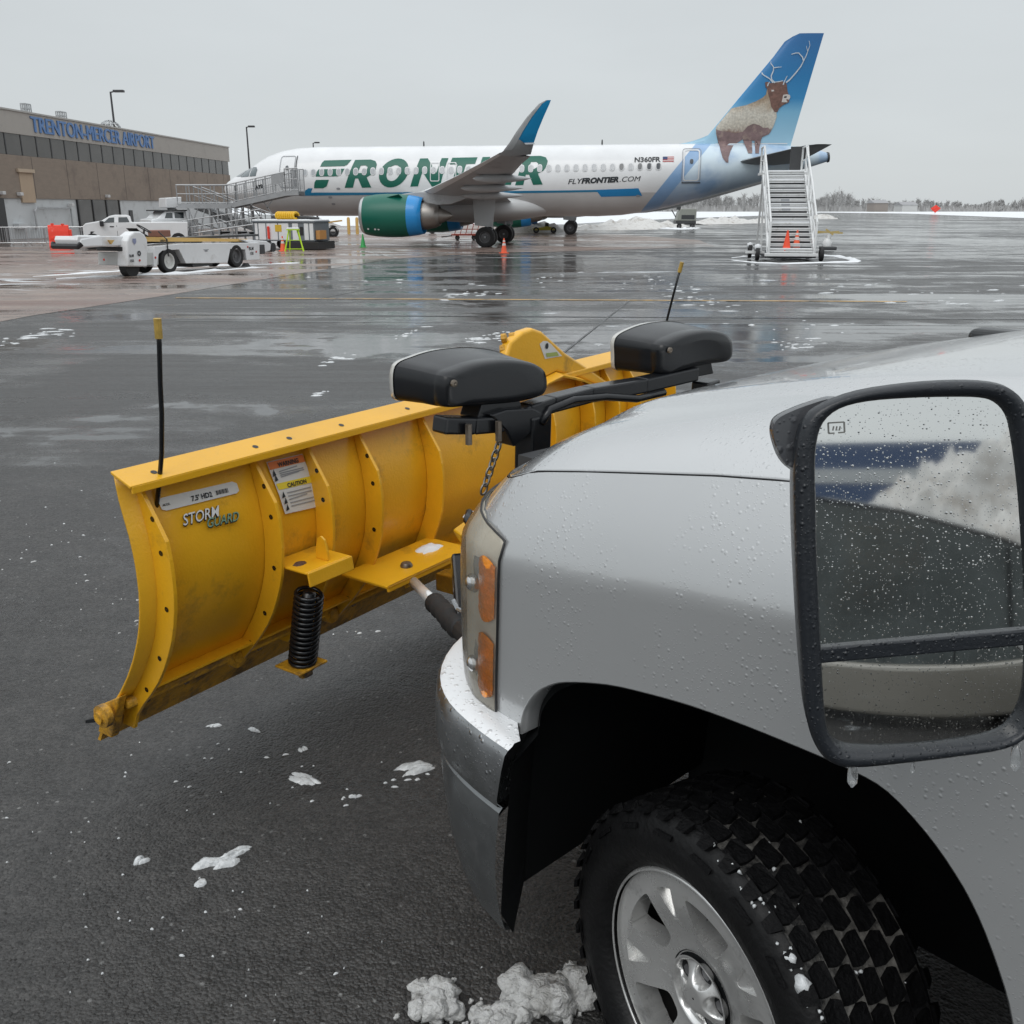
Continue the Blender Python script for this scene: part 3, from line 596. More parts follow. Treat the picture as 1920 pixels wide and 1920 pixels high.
def build_airliner(name, label, loc, rz, main=True, cut=0.0):
    T = thing(name, label, 'airliner', loc, rz)
    X = lambda x: x-(cut if x > 19 else 0)
    b = MB(); rows = []; xs = []
    for a, c in zip(ST, ST[1:]):
        k = 3 if c[0]-a[0] < 2.5 else 6
        xs += [a[0]+(c[0]-a[0])*j/k for j in range(k)]
    xs.append(37.5)
    for x in xs:
        tp, bt, hw = fus(x); zc = (tp+bt)/2; h = (tp-bt)/2; rows.append([(X(x), hw*math.sin(2*math.pi*k/48), zc+h*math.cos(2*math.pi*k/48)) for k in range(49)])
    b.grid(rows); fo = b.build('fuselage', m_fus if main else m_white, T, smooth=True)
    b = MB(); b.lathe([(.3, 0), (.27, .12), (.20, .14), (.17, .0), (.001, -.05)], (X(37.42), 0, 5.06), (1, 0, .12), 20); b.build('exhaust_ring', m_dk, T)
    # belly fairing
    b = MB(); rows = []
    for i in range(33):
        t = i/32; x = 10.8+t*11.4; e_ = (math.sin(math.pi*min(1, t*1.02)))**.55 if 0 < t < 1 else 0
        rows.append([(x, 2.35*e_*math.sin(a)*(1 if abs(math.sin(a)) < .98 else .99), 2.3+(-.95*e_ if math.cos(a) < 0 else .92*e_)*abs(math.cos(a))**.8) for a in [2*math.pi*k/36 for k in range(37)]])
    b.grid(rows); b.build('belly_fairing', M('fairing_grey', (.60, .61, .615), r=.4, var=.06, vs=.6), T, smooth=True)
    # wings
    def wing(s):
        # stations: y, leading x, trailing x, z, thickness
        S = [(1.3, 11.3, 18.9, 2.60, .95), (2.0, 12.3, 18.9, 2.68, .85), (6.4, 14.85, 18.9, 3.14, .48), (11, 17.45, 20.1, 3.76, .30), (15, 19.5, 21.25, 4.26, .20), (16.9, 20.45, 21.9, 4.50, .15)]
        b = MB(); rows = []
        af = [(1, .0), (.85, .18), (.6, .42), (.35, .55), (.15, .45), (.05, .28), (0, 0), (.05, -.18), (.15, -.30), (.35, -.42), (.6, -.36), (.85, -.14), (1, 0)]
        for y, le, te, z, th in S: rows.append([(le+(te-le)*u, s*y, z+v*th-(u-.4)*.12) for u, v in af])
        b.grid(rows); W = b.build('wing', m_wgrey, T, auto=R(50))
        b = MB(); rows = []
        for (y, le, te, z, th) in S[1:]: rows.append([(le+(te-le)*u, s*y, z+v*th*1.03-(u-.4)*.12) for u, v in [(.10, .40), (.05, .29), (.0, .02), (-.006, 0), (.0, -.02), (.05, -.20), (.10, -.27)]])
        b.grid(rows); b.build('slat', m_white, W, auto=R(50))
        if main:
            b = MB(); P = [(16.9, 20.45, 21.9, 4.50, .15), (17.3, 20.75, 22.0, 4.66, .12), (17.6, 21.05, 22.12, 4.95, .10), (17.75, 21.38, 22.30, 5.4, .09), (17.95, 21.85, 22.57, 5.95, .07), (18.12, 22.38, 22.84, 6.46, .045), (18.15, 22.68, 22.90, 6.60, .02)]
            rows = [[(le+(te-le)*u, s*(y+v*th*min(1, (z-4.4)/.5)*-1), z+v*th*(1 if z < 4.6 else .3)) for u, v in af] for y, le, te, z, th in P]
            b.grid(rows); wl = b.build('winglet', M('winglet_blue', (.008, .25, .52), r=.35), W, auto=R(50))
            b = MB(); 
            rows = [[(le+(te-le)*u, s*(y+v*th*min(1, (z-4.4)/.5)*-1.15+0), z+v*th*(1.1 if z < 4.6 else .3)) for u, v in af] for y, le, te, z, th in P[:3]]+[[(le+(te-le)*u, s*(y+v*th*-1.15), z+v*th*.3-(.2 if u > .5 else 0)) for u, v in af] for y, le, te, z, th in [(17.65, 21.15, 22.18, 5.08, .1)]]
            b.grid(rows); b.build('winglet_root', m_wgrey, W, auto=R(50))
            b = MB(); rows = [[(le+(te-le)*u, s*(y+v*th*-1.15), z) for u, v in [(.30, .62), (.12, .5), (.05, .32), (-.012, 0), (.05, -.28), (.12, -.42), (.30, -.58)]] for y, le, te, z, th in P[1:]]
            b.grid(rows); b.build('winglet_edge', m_wgrey, W, auto=R(50))
        # flap track fairings
        for y, x0, z0, L in ((6.4, 16.7, 2.88, 3.6), (9.2, 17.2, 3.22, 3.4), (12.2, 18.4, 3.62, 3.0)):
            b = MB(); pr = [(.001, 0), (.12, .25), (.20, .8), (.22, 1.5), (.18, 2.4), (.10, 3.1), (.001, 3.6)]; b.lathe([(r_, h*L/3.6) for r_, h in pr], (x0, s*y, z0), (1, 0, .0), 14)
            b.build('flap_fairing', m_wgrey, W, smooth=True)
        # engine
        ex, ey, ez = 10.8, s*5.75, 1.80
        E_ = MB(); prof = [(1.055, .2), (1.085, .3), (1.16, .8), (1.20, 1.5), (1.19, 2.3), (1.14, 2.8)]; E_.lathe(prof, (ex, ey, ez), (1, 0, 0), 40); en = E_.build('engine', m_green, T, smooth=True)
        E_ = MB(); E_.lathe([(1.14, 2.8), (1.08, 3.25), (1.0, 3.62), (.97, 3.62), (1.0, 3.3), (1.02, 2.8)], (ex, ey, ez), (1, 0, 0), 40); E_.build('blue_cowl', m_bblue, en, smooth=True)
        E_ = MB(); E_.lathe([(1.06, .21), (1.01, .08), (.95, 0), (.87, .03), (.84, .14), (.86, .5), (.9, .9), (.9, 1.0), (.001, 1.0)], (ex, ey, ez), (1, 0, 0), 40); E_.build('intake_lip', M('lip_metal', (.6, .61, .62), r=.3, m=.7), en, smooth=True)
        E_ = MB()
        for k in range(18):
            a = k*math.pi*2/18; c_, s_ = math.cos(a), math.sin(a); c2, s2 = math.cos(a+.22), math.sin(a+.22)
            E_.add([(ex+.85, ey+.25*c_, ez+.25*s_), (ex+.95, ey+.25*c2, ez+.25*s2), (ex+.95, ey+.86*c2, ez+.86*s2), (ex+.80, ey+.86*c_, ez+.86*s_)], [(0, 1, 2, 3)])
        E_.lathe([(.001, .45), (.15, .62), (.26, .95)], (ex, ey, ez), (1, 0, 0), 16); E_.build('fan', m_dk, en)
        E_ = MB(); E_.lathe([(.96, 3.3), (.001, 3.3)], (ex, ey, ez), (1, 0, 0), 32); E_.build('fan_duct', m_black, en)
        E_ = MB(); E_.lathe([(.80, 3.3), (.76, 3.8), (.66, 4.3), (.54, 4.55), (.50, 4.55)], (ex, ey, ez), (1, 0, 0), 32); E_.build('core_cowl', m_hot, en, smooth=True)
        E_ = MB(); E_.lathe([(.48, 4.4), (.34, 4.8), (.16, 5.15), (.02, 5.3)], (ex, ey, ez), (1, 0, 0), 24); E_.build('exhaust_cone', m_hot, en, smooth=True)
        E_ = MB(); E_.prism([(1.2, 1.0), (3.2, 1.30), (6.0, 1.35), (6.6, 1.1), (5.2, .62), (4.0, .55), (3.6, .8), (2.6, 1.0)], lambda u, v, w_: (ex+u, ey+w_, ez+v), -.16, .16); E_.build('pylon', m_wgrey, en, bevel=.05)
        if main:
            E_ = MB(); E_.add([(ex+1.5, ey-s*-.62, ez+.98), (ex+2.5, ey-s*-.58, ez+.98), (ex+2.4, ey+s*.9, ez+1.16), (ex+2.55, ey+s*.58, ez+.96)], [(0, 1, 2), (0, 1, 3), (1, 2, 3), (0, 2, 3)]); E_.build('strake', m_green, en)
            E_ = MB()
            for i, (dx, dz) in enumerate(((.55, -.72), (.95, -.74), (1.15, -.74))):
                E_.lathe([(.001, 0), (.06, 0)], (ex+dx, ey+s*(1.175*math.sqrt(max(0, 1-(dz/1.175)**2))+.01), ez+dz), (0, s, -.5), 10)
            E_.build('service_marks', m_ring, en)
        # main gear
        gx, gy = 17.71, s*3.795
        b = MB(); b.tube([(gx, gy, .585), (gx, gy, 1.5)], .09, 10); b.tube([(gx, gy, 1.4), (gx-.05, gy+s*.1, 2.9)], .15, 10); b.bar((gx, gy-.62, .585), (gx, gy+.62, .585), .11); b.tube([(gx, gy, 1.7), (gx, gy-s*1.2, 2.4)], .07, 8); b.tube([(gx+.15, gy, .7), (gx+.42, gy, 1.15), (gx+.12, gy, 1.6)], .04, 6)
        g_ = b.build('main_gear', m_wgrey, T, auto=R(40))
        for q in (-1, 1): wheel('wheel', g_, (gx, gy+q*.46, .585), (0, q, 0), .585, .40, m_tyre, m_hub, n=32)
        b = MB(); b.prism([(gx-.62, 1.25), (gx+.45, 1.15), (gx+.62, 2.75), (gx-.72, 2.75)], lambda u, v, w_: (u, gy+s*(.42+w_), v), 0, .04); b.build('gear_door', m_wgrey, g_)
    wing(-1); wing(1)
    gx = 5.07; b = MB(); b.tube([(gx, 0, .4), (gx, 0, 1.9)], .08, 10); b.bar((gx, -.3, .4), (gx, .3, .4), .09); b.tube([(gx, 0, 1.2), (gx-.9, 0, 1.9)], .05, 8); g_ = b.build('nose_gear', m_wgrey, T)
    for q in (-1, 1): wheel('wheel', g_, (gx, q*.25, .38), (0, q, 0), .38, .22, m_tyre, m_hub)
    # fin and stabilisers
    b = MB(); rows = []
    cs = [0, .01, .04, .1, .2, .35, .5, .7, .85, 1]
    for z in [5.3, 5.6, 6.5, 7.5, 8.5, 9.5, 10.5, 11.3, 11.55, 11.7]:
        t = (z-FIN['z0'])/(FIN['z1']-FIN['z0']); le = FIN['l0']+(FIN['l1']-FIN['l0'])*t; te = FIN['t0']+(FIN['t1']-FIN['t0'])*t
        if z > 11.2: le = le-.1+(z-11.2)*(z-11.2)*1.9
        row = []
        for c in cs: x = le+(te-le)*c; row.append((X(x), -finY(x, min(z, 11.6))+.01, z))
        for c in cs[::-1]: x = le+(te-le)*c; row.append((X(x), finY(x, min(z, 11.6))-.01, z))
        rows.append(row+[row[0]])
    b.grid(rows); b.add([p for p in rows[-1][:-1]], [tuple(range(len(rows[-1])-1))]); fn_ = b.build('tail_fin', m_fin if main else m_white, T, auto=R(40))
    b = MB(); rows = [[(X(27.9), 0, 5.86), (X(27.9), 0, 5.86), (X(27.9), 0, 5.86)], [(X(29.4), -.06, 5.86), (X(29.4), 0, 6.0), (X(29.4), .06, 5.86)], [(X(30.6), -.12, 5.85), (X(30.6), 0, 6.65), (X(30.6), .12, 5.85)], [(X(31.6), -.2, 5.85), (X(31.45), 0, 7.25), (X(31.6), .2, 5.85)]]
    rows = []
    for i in range(15):
        t = i/14; x = 28.2+2.25*t; zt_ = 5.84+.50*t**2.0; hw_ = .01+.10*t; rows.append([(X(x), -hw_, 5.80), (X(x), -hw_*.6, (5.80+zt_)/2), (X(x), 0, zt_), (X(x), hw_*.6, (5.80+zt_)/2), (X(x), hw_, 5.80)])
    b = MB(); b.grid(rows); b.build('dorsal_fillet', m_fin if main else m_white, fn_, smooth=True)
    b = MB(); rows = [[(X(le+(te-le)*u), s_*y_, z) for u in (-.008, .03)] for (le, te, z) in [(FIN['l0']+(FIN['l1']-FIN['l0'])*t, FIN['t0']+(FIN['t1']-FIN['t0'])*t, 5.6+6.12*t) for t in (.2, .4, .6, .8, .9)] for s_, y_ in ((-1, 0.02),)]
    for s in (-1, 1):
        b = MB(); af = [(1, 0), (.6, .5), (.2, .5), (.05, .3), (0, 0), (.05, -.3), (.2, -.5), (.6, -.5), (1, 0)]
        rows = [[(X(le+(te-le)*u), s*y, z+v*th) for u, v in af] for y, le, te, z, th in [(.6, 31.9, 35.6, 4.72, .34), (1.1, 32.2, 35.7, 4.78, .32), (3.5, 33.7, 36.15, 5.08, .20), (5.9, 35.25, 36.55, 5.38, .10), (6.22, 35.7, 36.6, 5.42, .04)]]
        b.grid(rows); b.build('stabiliser', M('stab_grey', (.20, .215, .225), r=.42, var=.06) if main else m_wgrey, T, auto=R(50))
    return T, fo, fn_
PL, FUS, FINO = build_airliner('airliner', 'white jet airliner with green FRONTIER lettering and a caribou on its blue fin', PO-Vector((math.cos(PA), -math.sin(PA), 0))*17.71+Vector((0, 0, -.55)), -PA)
g2 = ground(1075, 440); a2 = .07
build_airliner('airliner', 'second jet parked behind, only its green engine and wheels showing under the first', Vector((g2.x, g2.y+3.8, -.55))-Vector((math.cos(a2), -math.sin(a2), 0))*17.71, -a2, main=False, cut=1.1)
P_ = lambda pl, y=1.97: [side_xz(x, z, y) for x, z in pl]
def fdec(polys, name, mat, off=.018, parent=FUS, step=.12, ustep=.5): return flat(polys, name, mat, parent, lambda u, v: fmap(u, v, off), step=step, ustep=ustep)
# big lettering, photo zoom (420,150)+q/2.909
Z1 = lambda q: (420+q[0]/2.909, 150+q[1]/2.909)
def zp(pl): return P_([Z1(q) for q in pl])
def ell(cx, cy, rx, ry, sh, n=28): return [(cx+rx*math.cos(a)+sh*(-ry*math.sin(a)), cy+ry*math.sin(a)) for a in [2*math.pi*i/n for i in range(n)]]
def arc(pts): return pts
L_ = []
L_.append([[(538, 437), (686, 433), (668, 460), (652, 469), (520, 472), (527, 450)]])            # F bars
L_.append([[(513, 487), (655, 483), (640, 512), (622, 525), (500, 527), (505, 500)]])
L_.append([[(502, 545), (573, 544), (560, 580), (540, 590), (490, 590), (494, 560)]])
L_.append([[(706, 434), (790, 432), (818, 440), (829, 458), (824, 490), (806, 515), (778, 530), (803, 586), (752, 587), (732, 537), (716, 537), (703, 587), (658, 588)], [(742, 466), (727, 508), (758, 507), (776, 496), (780, 474), (768, 465)]])   # R
L_.append([ell(925, 506, 78, 80, .22), ell(923, 507, 36, 44, .22)])                                # O
L_.append([[(1062, 426), (1104, 425), (1158, 505), (1180, 424), (1217, 424), (1178, 580), (1134, 581), (1082, 500), (1058, 580), (1016, 582)]])  # N
L_.append([[(1238, 422), (1376, 419), (1366, 456), (1318, 458), (1285, 577), (1240, 578), (1271, 459), (1228, 460)]])  # T
L_.append([[(1404, 418), (1446, 417), (1408, 574), (1364, 575)]])                                  # I
L_.append([[(1486, 416), (1600, 414), (1592, 446), (1518, 448), (1512, 474), (1580, 473), (1574, 502), (1505, 504), (1498, 540), (1572, 538), (1565, 572), (1448, 574)]])  # E
L_.append([[(1636, 413), (1722, 411), (1752, 420), (1763, 440), (1758, 470), (1742, 494), (1712, 510), (1738, 570), (1686, 572), (1664, 516), (1646, 516), (1632, 573), (1588, 574)], [(1672, 446), (1660, 486), (1690, 485), (1708, 474), (1712, 454), (1700, 445)]])
for pl in L_: fdec([zp(q) for q in pl], 'lettering', m_green)
fdec([P_([(562, 363.5), (578, 353), (586, 353), (582, 361), (700, 361), (1060, 357), (1120, 356), (1123, 360), (800, 364.5), (560, 367)])], 'stripe', m_cyan, .014)
fdec([P_([(1117, 356), (1197, 353), (1204, 367), (1127, 369)])], 'stripe', M('mid_blue', (.01, .22, .50), r=.3), .016)
def text_dec(s_, p0, p1, hpx, mat, bold, shear, name='lettering'):
    a = side_xz(*p0, 1.9); c = side_xz(*p1, 1.9); h = abs(side_xz(p0[0], p0[1]-hpx, 1.9)[1]-a[1]); cu = bpy.data.curves.new('t', 'FONT'); cu.body = s_; cu.size = h/.7; cu.offset = bold; o = bpy.data.objects.new('t', cu); COL.objects.link(o); bpy.context.view_layer.update(); w_ = o.dimensions.x; bpy.data.objects.remove(o)
    k = (c[0]-a[0])/w_; sl_ = (c[1]-a[1])/(c[0]-a[0])
    flat(None, name, mat, FUS, lambda u, v: fmap(a[0]+u, a[1]+v+u*sl_, .02), text=s_, size=h/.7, bold=bold, shear=shear, sx=k, step=.12)
m_ink = M('letter_black', (.02, .025, .03), r=.4)
text_dec('FLY', (1064, 345.5), (1089, 344), 9.5, m_ink, 0.002, .25); text_dec('FRONTIER', (1090, 344), (1160, 341), 9.5, m_ink, .022, .25); text_dec('.COM', (1161, 341), (1198, 339.5), 9.5, m_ink, .0, .25)
text_dec('N360FR', (1189, 303.5), (1238, 302.5), 9, m_ink, .012, 0)
fl = [side_xz(*p, 1.9) for p in [(1243, 293), (1264, 293), (1264, 303), (1243, 303)]]
x0, x1, z0, z1 = fl[0][0], fl[1][0], fl[3][1], fl[0][1]
fdec([[(x0, z0), (x1, z0), (x1, z1), (x0, z1)]], 'flag', M('flag_white', (.7, .7, .7)), .018)
for i in range(4): zz = z0+(z1-z0)*(i*2)/7; fdec([[(x0, zz), (x1, zz), (x1, zz+(z1-z0)/7), (x0, zz+(z1-z0)/7)]], 'flag_stripe', M('flag_red', (.5, .06, .06)), .024)
fdec([[(x0, z0+(z1-z0)*.45), (x0+(x1-x0)*.42, z0+(z1-z0)*.45), (x0+(x1-x0)*.42, z1), (x0, z1)]], 'flag_canton', M('flag_blue', (.03, .05, .15)), .030)
# cabin windows
def oval(cx, cz, rx, rz_, n=18): return [(cx+rx*abs(math.cos(a))**.75*(1 if math.cos(a) > 0 else -1), cz+rz_*abs(math.sin(a))**.75*(1 if math.sin(a) > 0 else -1)) for a in [2*math.pi*i/n for i in range(n)]]
kx = 0
for s_ in (-1, 1):
    for i in range(41):
        x = 6.12+i*.5375; zc = 4.30+.26*(x-6)/21.5; dark = i in (36, 38, 39, 40) or (s_ > 0 and i % 5 == 0)
        b = MB(); n_ = 18
        o1 = [fmap(u, v, .026, s_) for u, v in oval(x, zc, .160, .225)]; o2 = [fmap(u, v, .030, s_) for u, v in oval(x, zc, .125, .18)]
        b.add(o1+o2, [(k, (k+1) % n_, n_+(k+1) % n_, n_+k) for k in range(n_)], 0); b.add(o2, [tuple(range(n_))], 1)
        b.build('window', [m_ring, m_paned if dark else m_pane], FUS)
# doors: seam outline plus slightly proud panel
def rrect(x0, x1, z0, z1, r_, n=5, lean=0):
    pts = []
    for cx, cz, a0 in ((x1-r_, z1-r_, 0), (x0+r_, z1-r_, 90), (x0+r_, z0+r_, 180), (x1-r_, z0+r_, 270)):
        for k in range(n+1): a = R(a0+90*k/n); X_ = cx+r_*math.cos(a); Z_ = cz+r_*math.sin(a); pts.append((X_+lean*(Z_-z0), Z_))
    return pts
def door(x0, x1, z0, z1, rad, mo, mi_, wd=.05, name='door', parent=FUS, glass=True):
    for s_ in (-1, 1):
        d = flat([rrect(x0, x1, z0, z1, rad), rrect(x0+wd, x1-wd, z0+wd, z1-wd, rad*.8)], name, mo, parent, lambda u, v: fmap(u, v, .034, s_), step=.15)
        if glass: flat([oval((x0+x1)/2, z0+(z1-z0)*.62, .10, .13)], 'door_window', m_paned, d, lambda u, v: fmap(u, v, .038, s_))
door(4.45, 5.45, 3.42, 5.30, .14, m_ringd, None, .035); door(29.05, 30.0, 3.72, 5.5, .16, m_ring, None, .07); door(28.98, 30.07, 3.62, 5.57, .18, m_ringd, None, .03, 'door_seam', glass=False)
for x in (14.27, 15.30): door(x-.29, x+.29, 3.75, 4.85, .1, m_ring, None, .05, 'overwing_exit', glass=False)
b = MB(); p0 = [fmap(29.0+i*.11, 3.60, .05) for i in range(11)]; p1 = [fmap(29.0+i*.11, 3.66, .05) for i in range(11)]; b.grid([p0, p1]); b.build('door_sill', m_dk, FUS)
# open gap beside the front door
b = MB(); b.grid([[fmap(5.50, 3.5+i*.18, .04) for i in range(11)], [fmap(5.56, 3.5+i*.18, .04) for i in range(11)]]); b.build('door_gap', m_dk, FUS)
# cockpit glass
for s_ in (-1, 1):
    for q in ([(1.55, 4.08), (1.95, 4.55), (2.28, 4.66), (2.22, 4.10)], [(2.30, 4.10), (2.36, 4.68), (2.72, 4.66), (2.85, 4.50), (2.78, 4.12)], [(1.05, 4.12), (1.52, 4.12), (1.90, 4.58), (1.60, 4.44)]):
        flat([q], 'cockpit_window', m_ckpt, FUS, lambda u, v: fmap(u, v, .02, s_), step=.1, ustep=.15)
for x, z in ((7.6, 2.85), (7.7, 2.45), (8.2, 3.35), (26.5, 2.9)):
    fdec([oval(x, z, .12, .06)], 'service_hatch', m_ringd, .02)
b = MB(); b.lathe([(.001, .0), (.05, .02), (.04, .25), (.001, .32)], (13.2, 0, 5.86), (0, 0, 1), 8); b.lathe([(.001, .0), (.05, .02), (.04, .25), (.001, .32)], (24.2, 0, 5.86), (0, 0, 1), 8); b.build('antenna', m_dk, FUS)
def hide():
    mt = bpy.data.materials.new('hide_cream'); mt.use_nodes = True; t = mt.node_tree; b = t.nodes['Principled BSDF']; n, l = t.nodes.new, t.links.new; b.inputs['Roughness'].default_value = .4
    tcn = n('ShaderNodeTexCoord'); s = n('ShaderNodeSeparateXYZ'); l(tcn.outputs['Object'], s.inputs[0]); nn = n('ShaderNodeTexNoise'); nn.inputs['Scale'].default_value = 1.7; nn.inputs['Detail'].default_value = 8; nn.inputs['Roughness'].default_value = .7; l(tcn.outputs['Object'], nn.inputs['Vector'])
    a = n('ShaderNodeMath'); a.operation = 'MULTIPLY_ADD'; l(nn.outputs[0], a.inputs[0]); a.inputs[1].default_value = 1.7; l(s.outputs['Z'], a.inputs[2])
    mr_ = n('ShaderNodeMapRange'); l(a.outputs[0], mr_.inputs['Value']); mr_.inputs['From Min'].default_value = 6.85; mr_.inputs['From Max'].default_value = 9.1
    cr = n('ShaderNodeValToRGB'); l(mr_.outputs[0], cr.inputs[0]); e_ = cr.color_ramp.elements; e_[0].position = .05; e_[0].color = (.12, .07, .065, 1); e_[1].position = 1; e_[1].color = (.36, .27, .19, 1)
    for p_, c_ in ((.17, (.24, .16, .13, 1)), (.32, (.50, .46, .39, 1)), (.62, (.60, .57, .50, 1)), (.85, (.48, .40, .31, 1))): q = e_.new(p_); q.color = c_
    n2 = n('ShaderNodeTexNoise'); n2.inputs['Scale'].default_value = 9; n2.inputs['Detail'].default_value = 6; l(tcn.outputs['Object'], n2.inputs['Vector']); r2 = n('ShaderNodeMapRange'); l(n2.outputs[0], r2.inputs['Value']); r2.inputs['From Min'].default_value = .3; r2.inputs['From Max'].default_value = .7; r2.inputs['To Min'].default_value = .75; r2.inputs['To Max'].default_value = 1.2
    v_ = n('ShaderNodeVectorMath'); v_.operation = 'SCALE'; l(cr.outputs[0], v_.inputs[0]); l(r2.outputs[0], v_.inputs['Scale']); l(v_.outputs[0], b.inputs['Base Color']); return mt
# caribou picture on the fin, photo zoom (1320,50)+q/7.111
Z6 = lambda q: (1320+q[0]/7.111, 50+q[1]/7.111)
m_cream = hide(); m_brown = M('hide_brown', (.20, .135, .135), r=.45, var=.35, vs=3, dirt=(.34, .26, .22), dirt_amt=.3, dirt_s=2.5); m_head = M('hide_head', (.18, .095, .075), r=.45, var=.5, vs=6)
m_bone = M('antler_bone', (.55, .62, .68), r=.4, var=.2, vs=5); m_mut = M('muzzle_white', (.62, .58, .55), r=.4, var=.15, vs=9)
def cm(off):
    def f(u, v):
        if v > 5.75:
            t = (v-FIN['z0'])/(FIN['z1']-FIN['z0']); u = max(u, FIN['l0']+(FIN['l1']-FIN['l0'])*t+.06); u = min(u, FIN['t0']+(FIN['t1']-FIN['t0'])*t-.05)
            return (u, -finY(u, v)-off, v)
        return fmap(u, v, off)
    return f
def cdec(pl, name, mat, off, step=.25): return flat([[side_xz(*Z6(q), .35 if q[1] < 1530 else .9) for q in p] for p in pl], name, mat, FINO, cm(off), step=step, ustep=.3)
cdec([[(330, 1090), (560, 1045), (700, 990), (790, 940), (830, 900), (850, 800), (900, 800), (960, 1000), (970, 1130), (975, 1200), (930, 1330), (890, 1400), (760, 1480), (600, 1500), (500, 1490), (420, 1560), (330, 1560), (205, 1560), (165, 1430), (160, 1370), (180, 1270), (240, 1180)]], 'caribou_body', m_cream, .02)
cdec([[(165, 1370), (230, 1390), (330, 1400), (420, 1420), (520, 1400), (580, 1330), (660, 1290), (740, 1310), (800, 1350), (860, 1340), (900, 1390), (870, 1430), (780, 1470), (765, 1510), (745, 1600), (730, 1690), (680, 1690), (678, 1520), (640, 1515), (640, 1690), (585, 1690), (560, 1600), (520, 1500), (470, 1530), (400, 1570), (350, 1660), (320, 1750), (315, 1820), (280, 1810), (240, 1750), (215, 1640), (190, 1500)]], 'caribou_legs', m_brown, .026)
cdec([[(815, 740), (850, 730), (890, 750), (940, 740), (1040, 720), (1090, 740), (1110, 770), (1115, 830), (1130, 890), (1150, 930), (1140, 1000), (1060, 1040), (1010, 1080), (985, 1130), (950, 1140), (900, 1060), (880, 960), (860, 890), (850, 830), (825, 800)]], 'caribou_head', m_head, .032)
cdec([[(1060, 905), (1110, 895), (1150, 905), (1158, 935), (1140, 970), (1100, 960), (1110, 985), (1120, 1003), (1040, 1003), (1050, 960)]], 'caribou_muzzle', m_mut, .038)
cdec([[(1075, 925), (1110, 920), (1105, 945), (1070, 945)]], 'caribou_nostril', m_ink, .044)
cdec([[(900, 838), (935, 838), (940, 858), (905, 862)]], 'caribou_eye', m_mut, .038)
def stroke(pts, w0, w1):
    L2 = []; R2 = []
    for i, p in enumerate(pts):
        a = Vector(pts[max(i-1, 0)]); c = Vector(pts[min(i+1, len(pts)-1)]); d = (c-a).normalized(); n_ = Vector((-d.y, d.x)); w_ = w0+(w1-w0)*i/(len(pts)-1); q = Vector(p)
        w_ *= .68; L2.append(tuple(q+n_*w_)); R2.append(tuple(q-n_*w_))
    return L2+R2[::-1]
for pts, a, c in (([(950, 745), (905, 700), (900, 650), (930, 580), (930, 530), (895, 480), (870, 450)], 14, 7), ([(930, 545), (990, 535), (1040, 532)], 11, 5), ([(925, 745), (880, 690), (800, 640), (755, 600), (745, 565)], 13, 8), ([(1060, 770), (1075, 730), (1095, 690), (1115, 650)], 12, 6), ([(1100, 740), (1150, 700), (1230, 610), (1300, 520), (1335, 450), (1370, 380), (1395, 310), (1420, 240), (1408, 180)], 15, 5),
                  ([(1335, 450), (1320, 400), (1270, 345), (1230, 345), (1170, 362)], 14, 8), ([(1392, 320), (1380, 290), (1372, 250)], 8, 4), ([(950, 735), (1010, 728), (1060, 715)], 9, 7), ([(850, 790), (860, 760), (880, 730)], 10, 6)):
    cdec([stroke(pts, a, c)], 'caribou_antler', m_bone, .04)
b = MB(); b.grid([[(30.9+i*.22, -finY(30.9+i*.22, 5.9)-.05, 5.80) for i in range(20)], [(30.9+i*.22, -finY(30.9+i*.22, 5.9)-.05, 5.86) for i in range(20)]]); b.build('fin_seam', m_ring, FINO)
# =============== ground vehicles ===============
m_vw = M('vehicle_white', (.74, .75, .76), r=.3, coat=.4, var=.05, vs=2, dirt=(.5, .49, .47), dirt_amt=.15, dirt_s=1.5)
m_glass = M('vehicle_glass', (.03, .038, .042), r=.06, coat=1); m_rimw = M('rim_white', (.6, .6, .58), r=.4); m_yrail = M('rail_yellow', (.62, .40, .13), r=.45, var=.1, vs=3)
m_brownseat = M('seat_brown', (.22, .10, .07), r=.6); m_lens = M('lamp_red', (.5, .03, .02), r=.2)
m_cone = M('cone_orange', (.85, .13, .05), r=.5, var=.1, vs=9, dirt=(.4, .2, .15), dirt_amt=.15, dirt_s=9); m_cwhite = M('cone_white', (.65, .62, .6), r=.4, var=.1, vs=9)
class Loc:                             # a vehicle frame: x from photo-left wheel to photo-right wheel, y away, z up
    def __init__(s, pa, pb, name, label, cat):
        A = ground(*pa); B_ = ground(*pb); s.A = A; s.D = Vector((B_.x-A.x, B_.y-A.y, 0)).normalized(); s.pl = VPlane((A.x, A.y, 0), s.D); s.L = (B_-A).length
        s.T = thing(name, label, cat, A, math.atan2(s.D.y, s.D.x))
    def p(s, px, py, y=0): u, z = s.pl.uz(px, py, -y); return u, z-s.A.z
